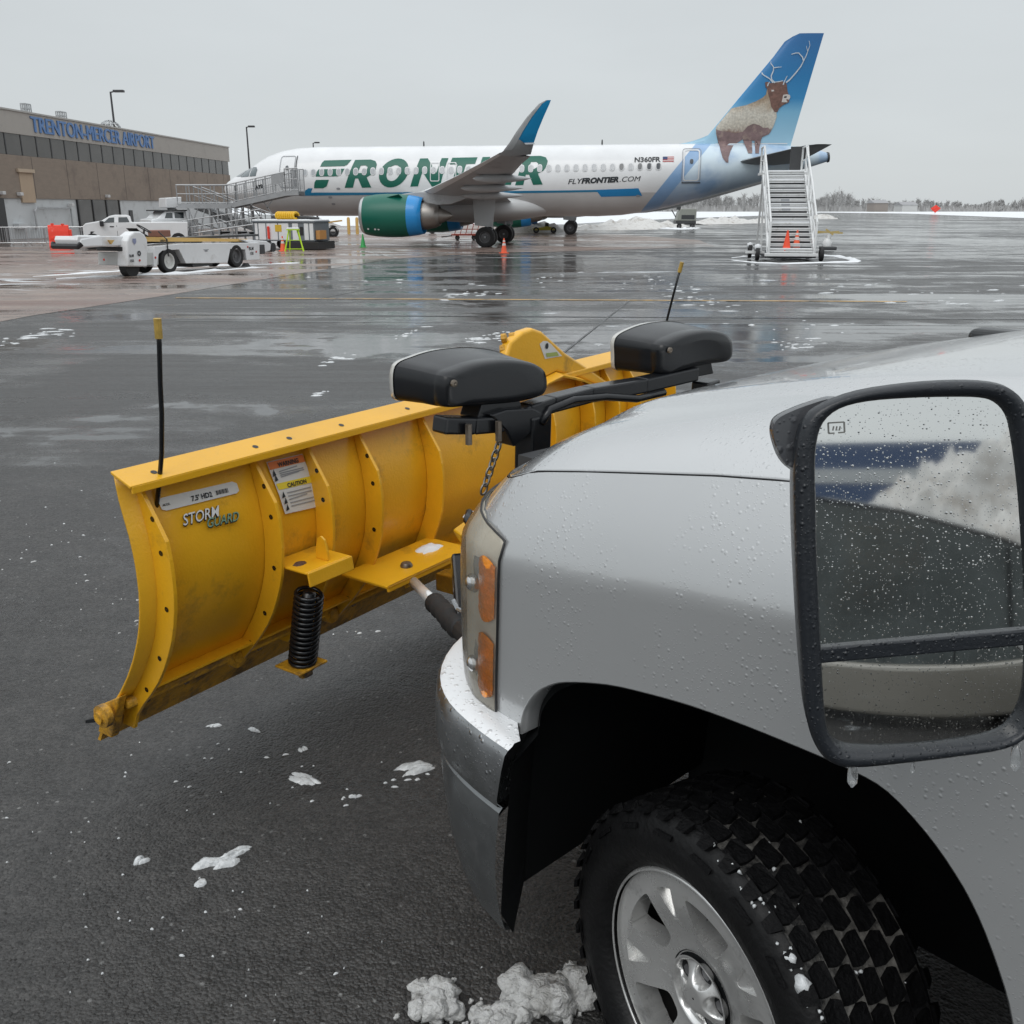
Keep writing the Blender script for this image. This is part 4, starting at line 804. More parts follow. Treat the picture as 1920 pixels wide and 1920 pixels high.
# ---- belt loader
bl = Loc((318, 513), (447, 503), 'belt_loader', 'white baggage belt loader with flat lowered conveyor and yellow rail, parked on the brown concrete', 'belt loader')
T = bl.T; p = bl.p
b = MB(); x0, z1 = p(296, 452); x1, _ = p(487, 452); xr0, zr0 = p(300, 503)
pts = [p(340, 457), p(487, 455), p(487, 487), p(463, 488), p(460, 468), p(432, 467), p(427, 493), p(349, 494), p(336, 468), p(305, 470), p(298, 476), p(294, 500), p(289, 500), p(289, 462)]
b.prism(pts, lambda u, v, w_: (u, w_, v), 0, 1.1); b.build('chassis', m_vw, T, bevel=.015)
b = MB(); xa, za = p(300, 505, .3); xb, _ = p(460, 505, .3); b.bx(xa, xb, .2, .95, .28, .62); b.bx(xa+1.3, xa+2.3, .1, 1.0, .12, .3); b.build('underframe', m_dk, T)
for q, rim in (((318, 0), m_rimw), ((445, 0), m_hub)):
    xw_ = p(q[0], 490)[0]
    for yy, ax in ((.10, -1), (1.0, 1)): wheel('wheel', T, (xw_, yy, .37), (0, ax, 0), .37, .24, m_tyre, rim, rr=.62)
# conveyor: long flat boom
b = MB(); c0 = p(112, 447, .3); c1 = p(202, 446, .3); c2 = p(486, 447, .3)
b.prism([(p(152, 443)[0], p(152, 443)[1]), (p(206, 443)[0], p(206, 443)[1]), (p(240, 443)[0], p(240, 443)[1]), (p(240, 460)[0], p(240, 460)[1]), (p(200, 462)[0], p(200, 462)[1]), (p(156, 466)[0], p(156, 466)[1]), (p(150, 450)[0], p(150, 450)[1])], lambda u, v, w_: (u, w_, v), .1, .9); b.build('boom', m_vw, T, bevel=.02)
b = MB(); q1 = p(152, 466); zt = p(156, 446)[1]; zn = q1[1]+.02
b.hexa([(q1[0], .05, zn), (q1[0]+.9, .05, zn), (q1[0]+.9, .95, zn), (q1[0], .95, zn), (q1[0]+.12, .08, zt-.02), (q1[0]+.9, .08, zt+.05), (q1[0]+.9, .92, zt+.05), (q1[0]+.12, .92, zt-.02)]); b.build('boom_nose', m_vw, T, bevel=.04)
b = MB(); b.tube([(q1[0]+.05, .02, zn+.10), (q1[0]-.03, .06, zn+.03), (q1[0]-.03, .94, zn+.03), (q1[0]+.05, .98, zn+.10)], .075, 8); b.build('nose_bumper', m_black, T, auto=R(40))
b = MB()
for (xa_, ya, xb_, yb, th) in ((200, 443, 232, 444, 9), (270, 444, 463, 448, 9)):
    A_ = p(xa_, ya, .3); B2 = p(xb_, yb, .3); A3 = p(xa_, ya+th, .3); B3 = p(xb_, yb+(5 if th > 5 else 5), .3); b.prism([A_, B2, B3, A3], lambda u, v, w_: (u, w_, v), .28, .36); b.prism([A_, B2, B3, A3], lambda u, v, w_: (u, w_, v), .86, .92)
b.prism([p(203, 450), p(214, 450), p(208, 458)], lambda u, v, w_: (u, w_, v), -.02, .04); b.build('side_rail', m_yrail, T)
b = MB(); a_ = p(205, 447, .5); c_ = p(480, 450, .5); b.bx(a_[0], c_[0], .37, .85, a_[1]-.12, a_[1]-.05); b.build('belt', m_dk, T)
b = MB(); a_ = p(460, 449); c_ = p(505, 452); b.prism([a_, c_, p(513, 458), p(512, 470), p(500, 474), p(480, 460)], lambda u, v, w_: (u, w_, v), .1, .85); b.build('boom_tail', m_vw, T, bevel=.03)
b = MB(); a_ = p(517, 461); b.cyl((a_[0], .1, a_[1]-.05), (a_[0], .9, a_[1]-.05), .16, 18); b.build('tail_roller', m_black, T, auto=R(40))
b = MB(); a_ = p(488, 457); c_ = p(500, 476); b.bx(a_[0], c_[0], .05, .3, c_[1], c_[1]+.32); b.build('rear_box', m_dk, T, bevel=.02)
# control tower and front box
tx0, zt0 = p(232, 500); tx1, _ = p(272, 500)
prof = [p(232, 500), p(271, 500), p(271, 450), p(266, 440), p(258, 434), p(246, 434), p(237, 441), p(232, 452)]
b = MB(); b.prism(prof, lambda u, v, w_: (u, w_, v), -.12, .25); b.build('control_tower', m_vw, T, bevel=.05, bseg=3)
b = MB(); xa = p(190, 470)[0]; xb = p(234, 470)[0]; b.prism([p(233, 473), p(300, 473), p(300, 497), p(233, 498)], lambda u, v, w_: (u, w_, v), .05, .95); b.build('front_box', M('box_grey', (.50, .51, .50), r=.45, var=.08), T, bevel=.02)
b = MB(); b.prism([p(231, 463), p(236, 463), p(236, 471), p(231, 471)], lambda u, v, w_: (u, w_, v), .04, .97); b.build('front_bumper', m_black, T, bevel=.02)
a_ = p(245, 500); b = MB(); b.lathe([(.001, 0), (.16, 0), (.28, 0), (.28, .25), (.001, .25)], (a_[0]+.08, .0, .28), (0, 1, 0), 26); b.build('front_roller', m_tyre, T, auto=R(40))
b = MB(); b.prism([p(272, 466), p(292, 466), p(292, 500), p(272, 500)], lambda u, v, w_: (u, w_, v), .3, .95); b.build('footwell', MATS['box_grey'], T)
# steering wheel and seat
cx, cz = p(270, 429, .35); b = MB(); ring = [(cx+.22*math.cos(a)*.9, .35+.22*math.sin(a)*.8, cz+.10*math.cos(a)*-1+.06*math.sin(a)) for a in [i*2*math.pi/20 for i in range(21)]]; b.tube(ring, .018, 6)
for k in (0, 7, 13): b.tube([ring[k], (cx, .35, cz-.03)], .012, 5)
b.build('steering_wheel', m_black, T, auto=R(40)); b = MB(); b.tube([(cx, .35, cz-.03), (cx-.12, .35, cz-.45)], .03, 8); b.build('steering_column', m_black, T)
b = MB(); b.prism([p(284, 440), p(298, 445), p(276, 432), p(272, 428)], lambda u, v, w_: (u, w_, v), .3, .7); b.build('dash', m_black, T)
b = MB(); s0 = p(295, 446, .4); s1 = p(315, 431, .4); b.bx(s0[0], s1[0], .3, .75, s0[1]+.02, s1[1]); b.build('seat_back', m_brownseat, T, bevel=.03)
b = MB(); b.bx(s0[0]-.05, s0[0]+.36, .28, .78, s0[1]-.14, s0[1]-.02); b.build('seat', m_dk, T, bevel=.03)
b = MB(); h0 = p(312, 452); b.tube([(h0[0], -.02, h0[1]-.45), (h0[0], -.02, h0[1]+.05), (h0[0]-.02, .25, h0[1]+.28)], .02, 6); b.build('grab_rail', m_black, T)
def loclabel(Lc, s_, px, py, hpx, y=-.012, mat=None, bold=.03, name='lettering', rows=1, parent=None):
    u, z = Lc.p(px, py); h = abs(Lc.p(px, py-hpx)[1]-z); return flat(None, name, mat or m_ink, parent or Lc.T, lambda a, c: (u+a, y, z+c), text=s_, size=h/.7, bold=bold)
loclabel(bl, 'BLM', 235.5, 482, 5, y=-.135, bold=.003); loclabel(bl, '150', 237, 491.5, 5, y=-.135, bold=.003); loclabel(bl, 'BLM', 466.5, 469, 6, bold=.003); loclabel(bl, '150', 468.5, 478, 5.5, bold=.003)
a_ = p(254, 475); b = MB(); b.lathe([(.03, 0), (.075, 0)], (a_[0], -.136, a_[1]), (0, -1, 0), 16); b.build('round_mark', m_ink, T)
a_ = p(245, 452); b = MB(); b.add([(a_[0]-.07, -.137, a_[1]+.07), (a_[0]+.07, -.137, a_[1]+.07), (a_[0]+.07, -.137, a_[1]-.03), (a_[0], -.137, a_[1]-.10), (a_[0]-.07, -.137, a_[1]-.03)], [(0, 4, 3, 2, 1)]); b.build('shield_emblem', M('emblem_blue', (.25, .28, .42), r=.5), T)
for px, py, y in ((464, 463, -.01), (197, 487, .04), (480, 472, -.01), (255, 488, -.135), (158, 456, .09), (291, 483, -.01)):
    a_ = p(px, py, 0); b = MB(); b.lathe([(.001, .012), (.03, .01), (.035, 0)], (a_[0], y, a_[1]), (0, -1, 0), 10); b.build('marker_lamp', m_lens, T)
a_ = p(386, 468); b = MB(); b.bar((a_[0]-.12, -.01, a_[1]), (a_[0]+.12, -.01, a_[1]), .02, .02); b.bx(a_[0]-.06, a_[0]+.06, -.012, .0, a_[1]-.06, a_[1]-.02); b.build('latch', m_ringd, T)
b = MB(); b.prism([p(456, 500), p(466, 500), p(461, 493)], lambda u, v, w_: (u, w_, v), -.1, .1); b.build('wheel_chock', m_dk, T)

# ---- generic pickup / van from side profiles
def vehicle(Lc, body, glasses, wheels, wr, width, roofinset=.12, mat=None, dark=None):
    T = Lc.T; b = MB(); n = len(body)
    zt = max(v for u, v in body); zb = sorted(v for u, v in body)[n//2]
    beltz = body_belt = Lc.belt
    def fn(u, v, w_):
        ins = roofinset*max(0, (v-beltz)/(zt-beltz)) if zt > beltz else 0
        return (u, w_+(ins if w_ < width/2 else -ins), v)
    b.prism(body, fn, 0, width); b.build('body', mat or m_vw, T, bevel=.04, bseg=3)
    for g_ in glasses:
        b = MB(); b.prism(g_, lambda u, v, w_: fn(u, v, w_ if w_ < 1 else width)[:1]+(fn(u, v, 0)[1]-.012+w_,)+(v,), 0, .02); b.build('window', m_glass, T)
    for px in wheels:
        for yy, ax in ((.10, -1), (width-.1, 1)): wheel('wheel', T, (px, yy, wr), (0, ax, 0), wr, .26, m_tyre, m_hub if px != wheels[0] or True else m_rimw)
        b = MB(); b.lathe([(wr*1.22, -.005), (wr*.5, -.004)], (px, 0, wr*1.02), (0, -1, 0), 24); b.build('wheel_arch', m_black, T)
# white pickup behind the belt loader
def base_loc(pxL, pyL, YL, pxR, YR, name, label, cat):
    A = at(pxL, 389, YL); B_ = at(pxR, 389, YR); A.z = gz(YL); B_.z = gz(YR); L = Loc.__new__(Loc); L.A = A; L.D = Vector((B_.x-A.x, B_.y-A.y, 0)).normalized(); L.pl = VPlane((A.x, A.y, 0), L.D); L.L = (B_-A).length
    L.T = thing(name, label, cat, A, math.atan2(L.D.y, L.D.x)); return L
pk = base_loc(172, 440, 54, 330, 55.5, 'pickup_truck', 'white pickup truck parked between the terminal and the belt loader', 'pickup truck'); p = pk.p; pk.belt = p(230, 417)[1]
zg = .42
body = [(p(156, 440)[0], zg), p(155, 424), p(160, 419), p(190, 414), p(205, 405), p(214, 403), p(238, 403), p(244, 406), p(247, 417), p(352, 416), p(352, 432), (p(352, 440)[0], zg+.1), (p(250, 440)[0], zg)]
vehicle(pk, body, [[p(194, 417.5), p(204, 408.5), p(214, 407.5), p(214, 417)], [p(222, 417), p(222, 407.5), p(238, 407), p(243, 416.5)]], [p(172, 430)[0], p(333, 430)[0]], .42, 2.0)
b = MB(); a_ = p(191, 420); b.bx(a_[0]-.1, a_[0]+.1, -.28, -.02, a_[1]-.12, a_[1]+.16); b.build('mirror', m_black, pk.T, bevel=.03)
b = MB(); a_ = p(156, 432); b.bx(a_[0]-.06, a_[0]+.1, .1, 1.9, .55, .95); b.build('grille', m_dk, pk.T); b = MB(); a_ = p(206, 425); b.bx(a_[0], a_[0]+.2, -.03, .0, a_[1]-.02, a_[1]+.03); b.build('door_handle', m_dk, pk.T)
b = MB(); a_ = p(218, 420); b.bx(a_[0], a_[0]+.02, -.006, .01, .55, 1.25); b.build('door_seam', m_dk, pk.T)
# catering / de-icing truck beside the ramp with raised boom box
ut = base_loc(345, 440, 58, 372, 58.5, 'deicing_truck', 'white utility truck with raised box, half hidden by the grey boarding ramp', 'utility truck'); p = ut.p; ut.belt = p(330, 412)[1]
body = [(p(283, 440)[0], .5), p(284, 412), p(296, 409), (p(310, 396)[0], p(310, 396)[1]), p(350, 395), p(351, 410), p(372, 412), (p(372, 440)[0], .5)]
vehicle(ut, body, [[p(309, 409), p(313, 399), p(324, 399), p(324, 409)], [p(328, 409), p(328, 398), p(345, 398), p(345, 409)]], [p(300, 430)[0], p(336, 430)[0]], .5, 2.2)
b = MB(); a_ = p(296, 396); c_ = p(352, 396); b.bx(a_[0], c_[0], -.05, 2.2, a_[1], a_[1]+.07); b.build('roof_rack', m_dk, ut.T)
b = MB(); a_ = p(317, 388); c_ = p(346, 369); b.prism([p(317, 390), p(317, 371), p(347, 369), p(347, 384), p(335, 390)], lambda u, v, w_: (u, w_, v), .6, 1.9); b.build('bucket', m_vw, ut.T, bevel=.04)
b = MB(); b.bar((p(330, 390)[0], 1.2, a_[1]), (p(345, 400)[0], 1.2, p(345, 400)[1]), .3); b.build('boom', m_vw, ut.T)
# ---- far service vans
sv = base_loc(595, 440, 80, 628, 80.5, 'pickup_truck', 'distant white pickup truck seen between generator and green engine', 'pickup truck'); p = sv.p; sv.belt = p(600, 424)[1]
body = [(p(586, 434)[0], .4), p(586, 425), p(592, 417), p(606, 416), p(612, 423), p(634, 426), (p(634, 434)[0], .4)]
vehicle(sv, body, [[p(594, 424), p(596, 419), p(605, 418), p(609, 424)]], [p(596, 430)[0], p(624, 430)[0]], .40, 1.9)
b = MB(); b.bar((p(590, 432)[0], -.4, 1.0), (p(640, 429)[0], -.5, 1.25), .12); b.build('ladder_rail', m_yrail, sv.T)
ct = base_loc(1270, 427, 112, 1296, 112, 'baggage_cart', 'distant grey baggage cart in front of the ploughed snow banks', 'baggage cart'); p = ct.p; T = ct.T
b = MB(); x0 = p(1267, 420)[0]; x1 = p(1305, 420)[0]; b.bx(x0, x1, 0, 1.8, .5, .85); b.build('frame', m_dk, T, bevel=.05)
b = MB(); b.prism([(x0+.1, .85), (x1, .85), (x1, 2.1), (x0+.5, 2.1), (x0+.25, 1.6)], lambda u, v, w_: (u, w_, v), 0, 1.8); b.build('body', M('cart_grey', (.28, .29, .26), r=.5, var=.1), T, bevel=.05)
b = MB(); b.bx(x0+.6, x1-.2, -.02, .01, 1.0, 1.45); b.build('grille', m_dk, T)
b = MB(); b.bx(x0+.1, x0+.5, .3, .9, 2.0, 2.5); b.bar((x0, .2, 1.2), (x0-.5, .2, 2.0), .1); b.build('tow_frame', m_dk, T)
for x in (x0+.4, x1-.4): wheel('wheel', T, (x, .05, .28), (0, -1, 0), .28, .2, m_tyre, m_hub)
# ---- generator
gn = base_loc(490, 470, 53.2, 592, 52.4, 'ground_power_unit', 'white and grey ground power generator with snow on its roof, yellow hose coil on top', 'generator'); p = gn.p; T = gn.T
x0 = p(476, 440)[0]; x1 = p(590, 440)[0]; zt = p(530, 414)[1]; zb = p(530, 452)[1]
b = MB(); b.bx(x0, x1, 0, 1.8, zb, zt-.08); b.build('cabinet', M('cab_grey', (.16, .18, .20), r=.45, var=.1), T, bevel=.02)
b = MB(); b.bx(x0-.08, x1+.05, -.06, 1.86, zt-.08, zt-.02); b.build('roof', MATS['cab_grey'], T); b = MB(); b.bx(x0-.04, x1+.02, -.04, 1.84, zt-.02, zt+.06); b.build('snow_cap', m_snow, T, bevel=.03)
for a0, a1 in ((479, 484), (486, 499), (501, 521), (523, 542), (549, 560), (571, 579), (581, 588)):
    b = MB(); b.bx(p(a0, 440)[0], p(a1, 440)[0], -.02, .01, zb+.06, zt-.13); b.build('panel', m_vw, T, bevel=.01)
b = MB(); b.bx(p(563, 440)[0], p(569, 440)[0], -.02, .01, zb+.3, zt-.3); b.build('vent', m_black, T)
b = MB(); b.bx(p(517, 440)[0], p(529, 440)[0], -.035, -.02, zt-.55, zt-.2); b.build('notice', M('notice_yellow', (.65, .42, .03), r=.4), T)
b = MB(); b.bx(p(503, 440)[0], p(507, 440)[0], -.12, -.02, zb+.1, zb+.75); b.build('fire_extinguisher', m_red, T, bevel=.03)
b = MB(); b.bx(p(535, 440)[0], p(598, 440)[0], -.15, 1.9, zb-.42, zb-.02); b.build('base', m_black, T, bevel=.02)
for px in (500, 583): 
    for yy, ax in ((.1, -1), (1.7, 1)): wheel('wheel', T, (p(px, 465)[0], yy, .26), (0, ax, 0), .26, .2, m_tyre, m_hub)
b = MB(); b.bar((p(478, 460)[0], .3, zb-.1), (p(455, 460)[0], .2, .35), .1); b.build('tow_bar', m_vw, T)
b = MB(); b.bx(p(590, 440)[0]+.02, p(598, 440)[0], .1, .9, zb+.1, zb+.55); b.build('cable_box', M('cable_orange', (.5, .25, .08), r=.5), T)
hs = thing('hose_coil', 'yellow ribbed hose coiled on top of the snowy generator', 'hose', gn.T.location+gn.D*(p(518, 410)[0])+Vector((0, .6, zt+.06)), math.atan2(gn.D.y, gn.D.x)); b = MB()
for i in range(9): b.tube([(i*.125+.04*math.cos(a), .24*math.cos(a), .20+.16*math.sin(a)) for a in [k*2*math.pi/16 for k in range(17)]], .062, 8)
b.build('hose', M('hose_yellow', (.75, .45, .02), r=.45, var=.12, vs=5), hs, auto=R(50)); b = MB(); b.tube([(-.5, .2, .12), (-.1, .1, .1), (1.6, .1, .1), (2.2, .3, .04)], .08, 8); b.build('hose_end', m_black, hs)
# ---- cones
def cone(name, loc, h, label, m1=m_cone, m2=m_cwhite, stripes=True, base=True):
    t = thing(name, label, 'traffic cone', loc, .3, 'traffic cones'); b = MB(); r0 = h*.21; b.lathe([(r0, .03), (h*.035, h), (h*.02, h), (.001, h)], (0, 0, 0), (0, 0, 1), 20); b.build('cone', m1, t, auto=R(40))
    b = MB(); b.bx(-r0*1.35, r0*1.35, -r0*1.35, r0*1.35, 0, .035); b.build('base', m1 if base else m_dk, t, bevel=.01)
    if stripes:
        for za, zb_ in ((.50, .66), (.74, .86)): b = MB(); rr = lambda q: r0+(h*.035-r0)*q; b.lathe([(rr(za)+.004, za*h+.01), (rr(zb_)+.004, zb_*h)], (0, 0, 0), (0, 0, 1), 20); b.build('reflective_band', m2, t, smooth=True)
cone('traffic_cone', ground(945, 475), .71, 'orange and white cone standing below the main wheels of the jet')
cone('traffic_cone', ground(531, 471), .75, 'orange cone standing on snow between belt loader and yellow green trestle')
cone('traffic_cone', ground(681, 464), .75, 'green cone under the front lip of the green engine', M('cone_green', (.06, .42, .12), r=.5), stripes=False)
# ---- lime trestle
g_ = ground(552, 471); t = thing('trestle', 'lime yellow A-frame trestle with snow on top in front of the generator', 'trestle', g_, 0); m_lime = M('lime', (.50, .75, .03), r=.45, var=.1)
for q in ((-.42, -.25, -.22), (-.30, .3, -.15), (.52, -.25, .25), (.42, .3, .2)): b = MB(); b.bar((q[0], q[1], 0), (q[2], 0, 1.05), .05); b.build('leg', m_lime, t)
b = MB(); b.bar((-.40, -.22, .12), (.5, -.22, .12), .035); b.bar((-.32, -.15, .55), (.36, -.15, .55), .03); b.build('brace', m_lime, t)
b = MB(); b.bx(-.32, .32, -.12, .12, 1.03, 1.08); b.build('top_board', m_lime, t); b = MB(); b.bx(-.30, .30, -.11, .11, 1.08, 1.16); b.build('snow_cap', m_snow, t, bevel=.03)
# ---- boarding ramp (two sloping decks with railings)
m_alu = M('ramp_aluminium', (.36, .37, .38), r=.42, m=.5, var=.12, vs=3); m_deck = M('ramp_deck', (.17, .175, .18), r=.5, m=.3, var=.1)
rp = thing('boarding_ramp', 'grey aluminium switchback boarding ramp with railings leading up to the front door of the jet', 'boarding ramp', (0, 0, 0)); 
YD = 57.6
def wp(px, py, dy=0): return at(px, py, YD+dy)
def deck(a, c, wd, name, rail=1.08, nb=6, balus=True, kick=False):
    t = b = MB(); d = Vector((0, wd, 0)); b.hexa([a+Vector((0, 0, -.16)), c+Vector((0, 0, -.16)), c+d+Vector((0, 0, -.16)), a+d+Vector((0, 0, -.16)), a, c, c+d, a+d]); D_ = b.build(name, m_deck, rp)
    b = MB(); 
    for o_ in (Vector((0, -.06, 0)), d+Vector((0, .06, 0))): b.bar(a+o_+Vector((0, 0, -.07)), c+o_+Vector((0, 0, -.07)), .08, .26)
    b.build('stringer', m_alu, D_)
    for o_ in (Vector((0, -.05, 0)), d+Vector((0, .05, 0))):
        b = MB()
        for z in (rail, rail*.55, .12): b.tube([a+o_+Vector((0, 0, z)), c+o_+Vector((0, 0, z))], .035 if z == rail else .022, 6)
        for i in range(nb+1):
            q = a.lerp(c, i/nb)+o_; b.tube([q, q+Vector((0, 0, rail))], .03, 6)
        if balus:
            for i in range(nb*5): q = a.lerp(c, (i+.5)/(nb*5))+o_; b.tube([q+Vector((0, 0, .12)), q+Vector((0, 0, rail))], .009, 4)
        b.build('railing', m_alu, D_)
    return D_
A1 = wp(334, 384); A2 = wp(428, 384); A3 = wp(536, 360); A4 = wp(560, 359)
deck(A1, A2, 1.6, 'landing', nb=4, balus=False); deck(A2, A3, 1.6, 'upper_ramp', nb=6); deck(A3, A4, 1.6, 'bridge', nb=3, rail=1.25)
B1 = wp(366, 386, 1.9); B2 = wp(500, 436, 1.9); deck(B1, B2, 1.4, 'lower_ramp', nb=6, balus=False)
b = MB(); C1 = wp(345, 447, -.9); C2 = wp(492, 425, -.9); b.tube([C1+Vector((0, 0, .2)), C2+Vector((0, 0, .2))], .04, 6)
for o_ in (.55, .95): b.tube([C1+Vector((0, 0, o_)), C2+Vector((0, 0, o_))], .03, 6)
for i in range(9): q = C1.lerp(C2, i/8); b.tube([q+Vector((0, 0, .1)), q+Vector((0, 0, .95))], .025, 5)
b.build('entry_railing', m_alu, rp)
for px, py, dy in ((352, 386, 0), (352, 386, 1.6), (392, 386, 0), (407, 386, 0), (407, 386, 1.6), (424, 386, 1.6), (440, 384, 0), (455, 382, 1.6), (395, 386, 3.3), (440, 400, 3.3), (432, 386, -.1), (470, 378, 1.6)):
    q = wp(px, py, dy); b = MB(); b.bar((q.x, q.y, gz(q.y)), q, .09); b.build('post', m_alu, rp)
for (a_, c_) in (((352, 388, 0), (372, 440, 0)), ((372, 388, 0), (352, 440, 0)), ((392, 388, 1.6), (418, 440, 1.6)), ((424, 392, 0), (446, 440, 0)), ((455, 388, 0), (440, 436, 0)), ((470, 384, 1.6), (492, 412, 1.6)), ((515, 368, .5), (500, 392, .5)), ((492, 376, .5), (516, 408, .5)), ((384, 388, 0), (376, 440, 0)), ((416, 430, 0), (352, 415, 1.6)), ((440, 428, 0), (392, 402, 1.6)), ((470, 384, 0), (500, 362, 0))):
    b = MB(); b.bar(wp(*a_), wp(*c_), .055); b.build('brace', m_alu, rp)
for px in (380, 412, 446, 468): b = MB(); q = wp(px, 438, .2); b.bar(q, q+Vector((1.6, 0, .1)), .12, .16); b.build('base_beam', m_alu, rp)
b = MB(); q = wp(366, 432, -.3); b.lathe([(.001, -.1), (.32, -.1), (.32, .1), (.001, .1)], (q.x, q.y, gz(q.y)+.34), (0, 1, 0), 20); b.build('tow_wheel', m_tyre, rp, auto=R(40))
b = MB(); q = wp(526, 352, -.1); b.add([q+Vector((-.5, 0, .1)), q+Vector((.2, 0, .3)), q+Vector((.25, 0, .85)), q+Vector((-.5, 0, .65))], [(0, 1, 2, 3)]); b.build('gate_panel', m_alu, rp, solid=.03)
fl_ = flat(None, 'lettering', m_ink, rp, lambda u, v: tuple(wp(479, 355, -.12)+Vector((u, 0, v+u*.24))), text='AT2', size=.24, bold=.02)
# ---- white towable stairs
ts = base_loc(1443, 488, 39.0, 1534, 38.73, 'passenger_stairs', 'white towable passenger stairs with snowy steps behind the tail of the jet', 'passenger stairs'); p = ts.p; T = ts.T; Wd = p(1532, 480)[0]
m_sw = M('stair_white', (.72, .73, .73), r=.4, var=.06, vs=3, dirt=(.4, .38, .34), dirt_amt=.15, dirt_s=4)
nst = 17; zb = .42; zt = 3.45; yT = 4.6; x0s, x1s = .12, Wd-.05
xs_ = lambda z: (.05+.0*z, Wd)
for i in range(nst):
    z = zb+(zt-zb)*i/(nst-1); y = .25+yT*i/(nst-1); b = MB(); b.bx(.12, Wd-.12, y, y+.27, z-.035, z+.02); b.bx(.12, Wd-.12, y, y+.03, z-.06, z+.060); b.build('step', m_sw, T)
b = MB(); b.hexa([(.14, .35, zb-.32), (Wd-.14, .35, zb-.32), (Wd-.14, yT+.3, zt-.22), (.14, yT+.3, zt-.22), (.14, .35, zb-.29), (Wd-.14, .35, zb-.29), (Wd-.14, yT+.3, zt-.19), (.14, yT+.3, zt-.19)]); b.build('shade_backing', m_dk, T)  # dark backing added so the gaps between steps show as shade
for i in (0, 5, 8, 9, 12, 14, 15, 16):
    z = zb+(zt-zb)*i/(nst-1); y = .25+yT*i/(nst-1); b = MB(); b.bx(.16, Wd-.16, y+.04, y+.25, z+.02, z+.07+.02*(i % 3)); b.build('snow_on_step', m_snow, T, bevel=.02)
for x in (.10, Wd-.10):
    b = MB(); b.bar((x, .1, zb-.15), (x, yT+.3, zt), .07, .22); b.build('stringer', m_sw, T)
    b = MB()
    for dz in (1.05,): b.tube([(x, .05, zb-.2), (x, .05, zb+dz), (x, yT*.5, zb+dz+(zt-zb)*.5), (x, yT+.3, zt+dz), (x, yT+1.4, zt+dz), (x, yT+1.4, zt)], .045, 8)
    b.tube([(x, .1, zb+.5), (x, yT+.3, zt+.5), (x, yT+1.4, zt+.5)], .025, 6)
    for k in range(6): y = .2+yT*k/5; z = zb+(zt-zb)*k/5; b.tube([(x, y, z-.1), (x, y, z+1.05)], .03, 6)
    b.build('handrail', m_sw, T, auto=R(50))
    b = MB(); b.tube([(x+(.04 if x > 1 else -.04), .3, .3), (x+(.02 if x > 1 else -.02), yT, zt+1.05)], .025, 6); b.build('side_tube', m_sw, T)
b = MB(); b.bx(0, Wd, yT+.3, yT+1.45, zt-.1, zt); b.build('platform', m_sw, T)
b = MB(); b.bx(Wd-.62, Wd-.15, yT+1.42, yT+1.46, zt+.02, zt+1.1); b.build('end_panel', m_dk, T)
b = MB(); b.bx(-.05, Wd+.05, 0, .2, .18, .30); b.bx(.05, Wd-.05, .12, .5, .05, .19) if False else None
b.build('front_beam', m_sw, T, bevel=.02)
b = MB(); b.bx(.0, Wd, .3, 5.2, .12, .24); b.build('chassis', m_dk, T)
for x in (.1, Wd-.1): b = MB(); b.bar((x, 3.2, .2), (x, 3.9, zt*.75), .08); b.bar((x, 5.2, .2), (x, 4.6, zt), .08); b.build('strut', m_sw, T)
for (x0, x1, s_) in ((-.75, 0, -1), (Wd, Wd+.75, 1)): b = MB(); b.bar((x0, .6, .32), (x1, .6, .32), .10); b.build('outrigger', m_sw, T)
ax0 = p(1421, 480)[0]; ax1 = p(1542, 480)[0]
for x, y, r_ in ((p(1422, 480)[0], .5, .26), (p(1416, 470)[0], 2.4, .28), (p(1542, 480)[0], .3, .28), (Wd+.3, 4.6, .28)): wheel('wheel', T, (x, y, r_), (1 if x > 1 else -1, 0, .0), r_, .15, m_tyre, m_hub)
for x, y in ((p(1422, 480)[0], .5), (p(1416, 470)[0], 2.4)): b = MB(); b.lathe([(.001, .22), (.12, .18), (.13, .0), (.001, 0)], (x, y, .42), (0, 0, 1), 12); b.build('snow_cap', m_snow, T, smooth=True)
# jack pump on the right with yellow handle
b = MB(); xj = Wd+.42; b.bx(xj-.25, xj+.35, .3, .9, .42, .55); b.build('mudguard', m_dk, T, bevel=.03); b = MB(); b.cyl((xj, .6, .55), (xj+.05, .6, 1.0), .09, 10); b.lathe([(.16, 0), (.18, .15), (.09, .3), (.001, .34)], (xj, .6, .55), (0, 0, 1), 12); b.build('pump_body', m_sw, T, auto=R(40))
b = MB(); b.bar((xj-.5, .55, 1.12), (xj+.55, .55, 1.06), .06); b.bar((xj-.1, .55, 1.2), (xj+.2, .55, 1.0), .07); b.bar((xj-.45, .75, 1.05), (xj+.45, .75, 1.12), .04); b.build('pump_handle', M('handle_yellow', (.5, .38, .15), r=.4), T)
for i in (8, 9, 10):
    z = zb+(zt-zb)*i/(nst-1); y = .25+yT*i/(nst-1); b = MB(); b.bx(Wd/2-.22, Wd/2+.12, y-.006, y, z-.04, z+.035); b.build('step_mark', m_ringd, T)
b = MB(); b.bx(.12, Wd-.12, .21, .75, .33, .385); b.build('bottom_tread', m_sw, T)
o_ = ts.A; cz_ = .385
cone('traffic_cone', (ts.A.x+p(1480, 480)[0], ts.A.y+.40, ts.A.z+cz_), .78, 'bright orange cone on the bottom step of the white stairs, left of the pair', M('cone_red', (.9, .09, .035), r=.45), stripes=False)
cone('traffic_cone', (ts.A.x+p(1502, 480)[0], ts.A.y+.62, ts.A.z+cz_), .78, 'dull orange banded cone on the bottom step of the white stairs, right of the pair')
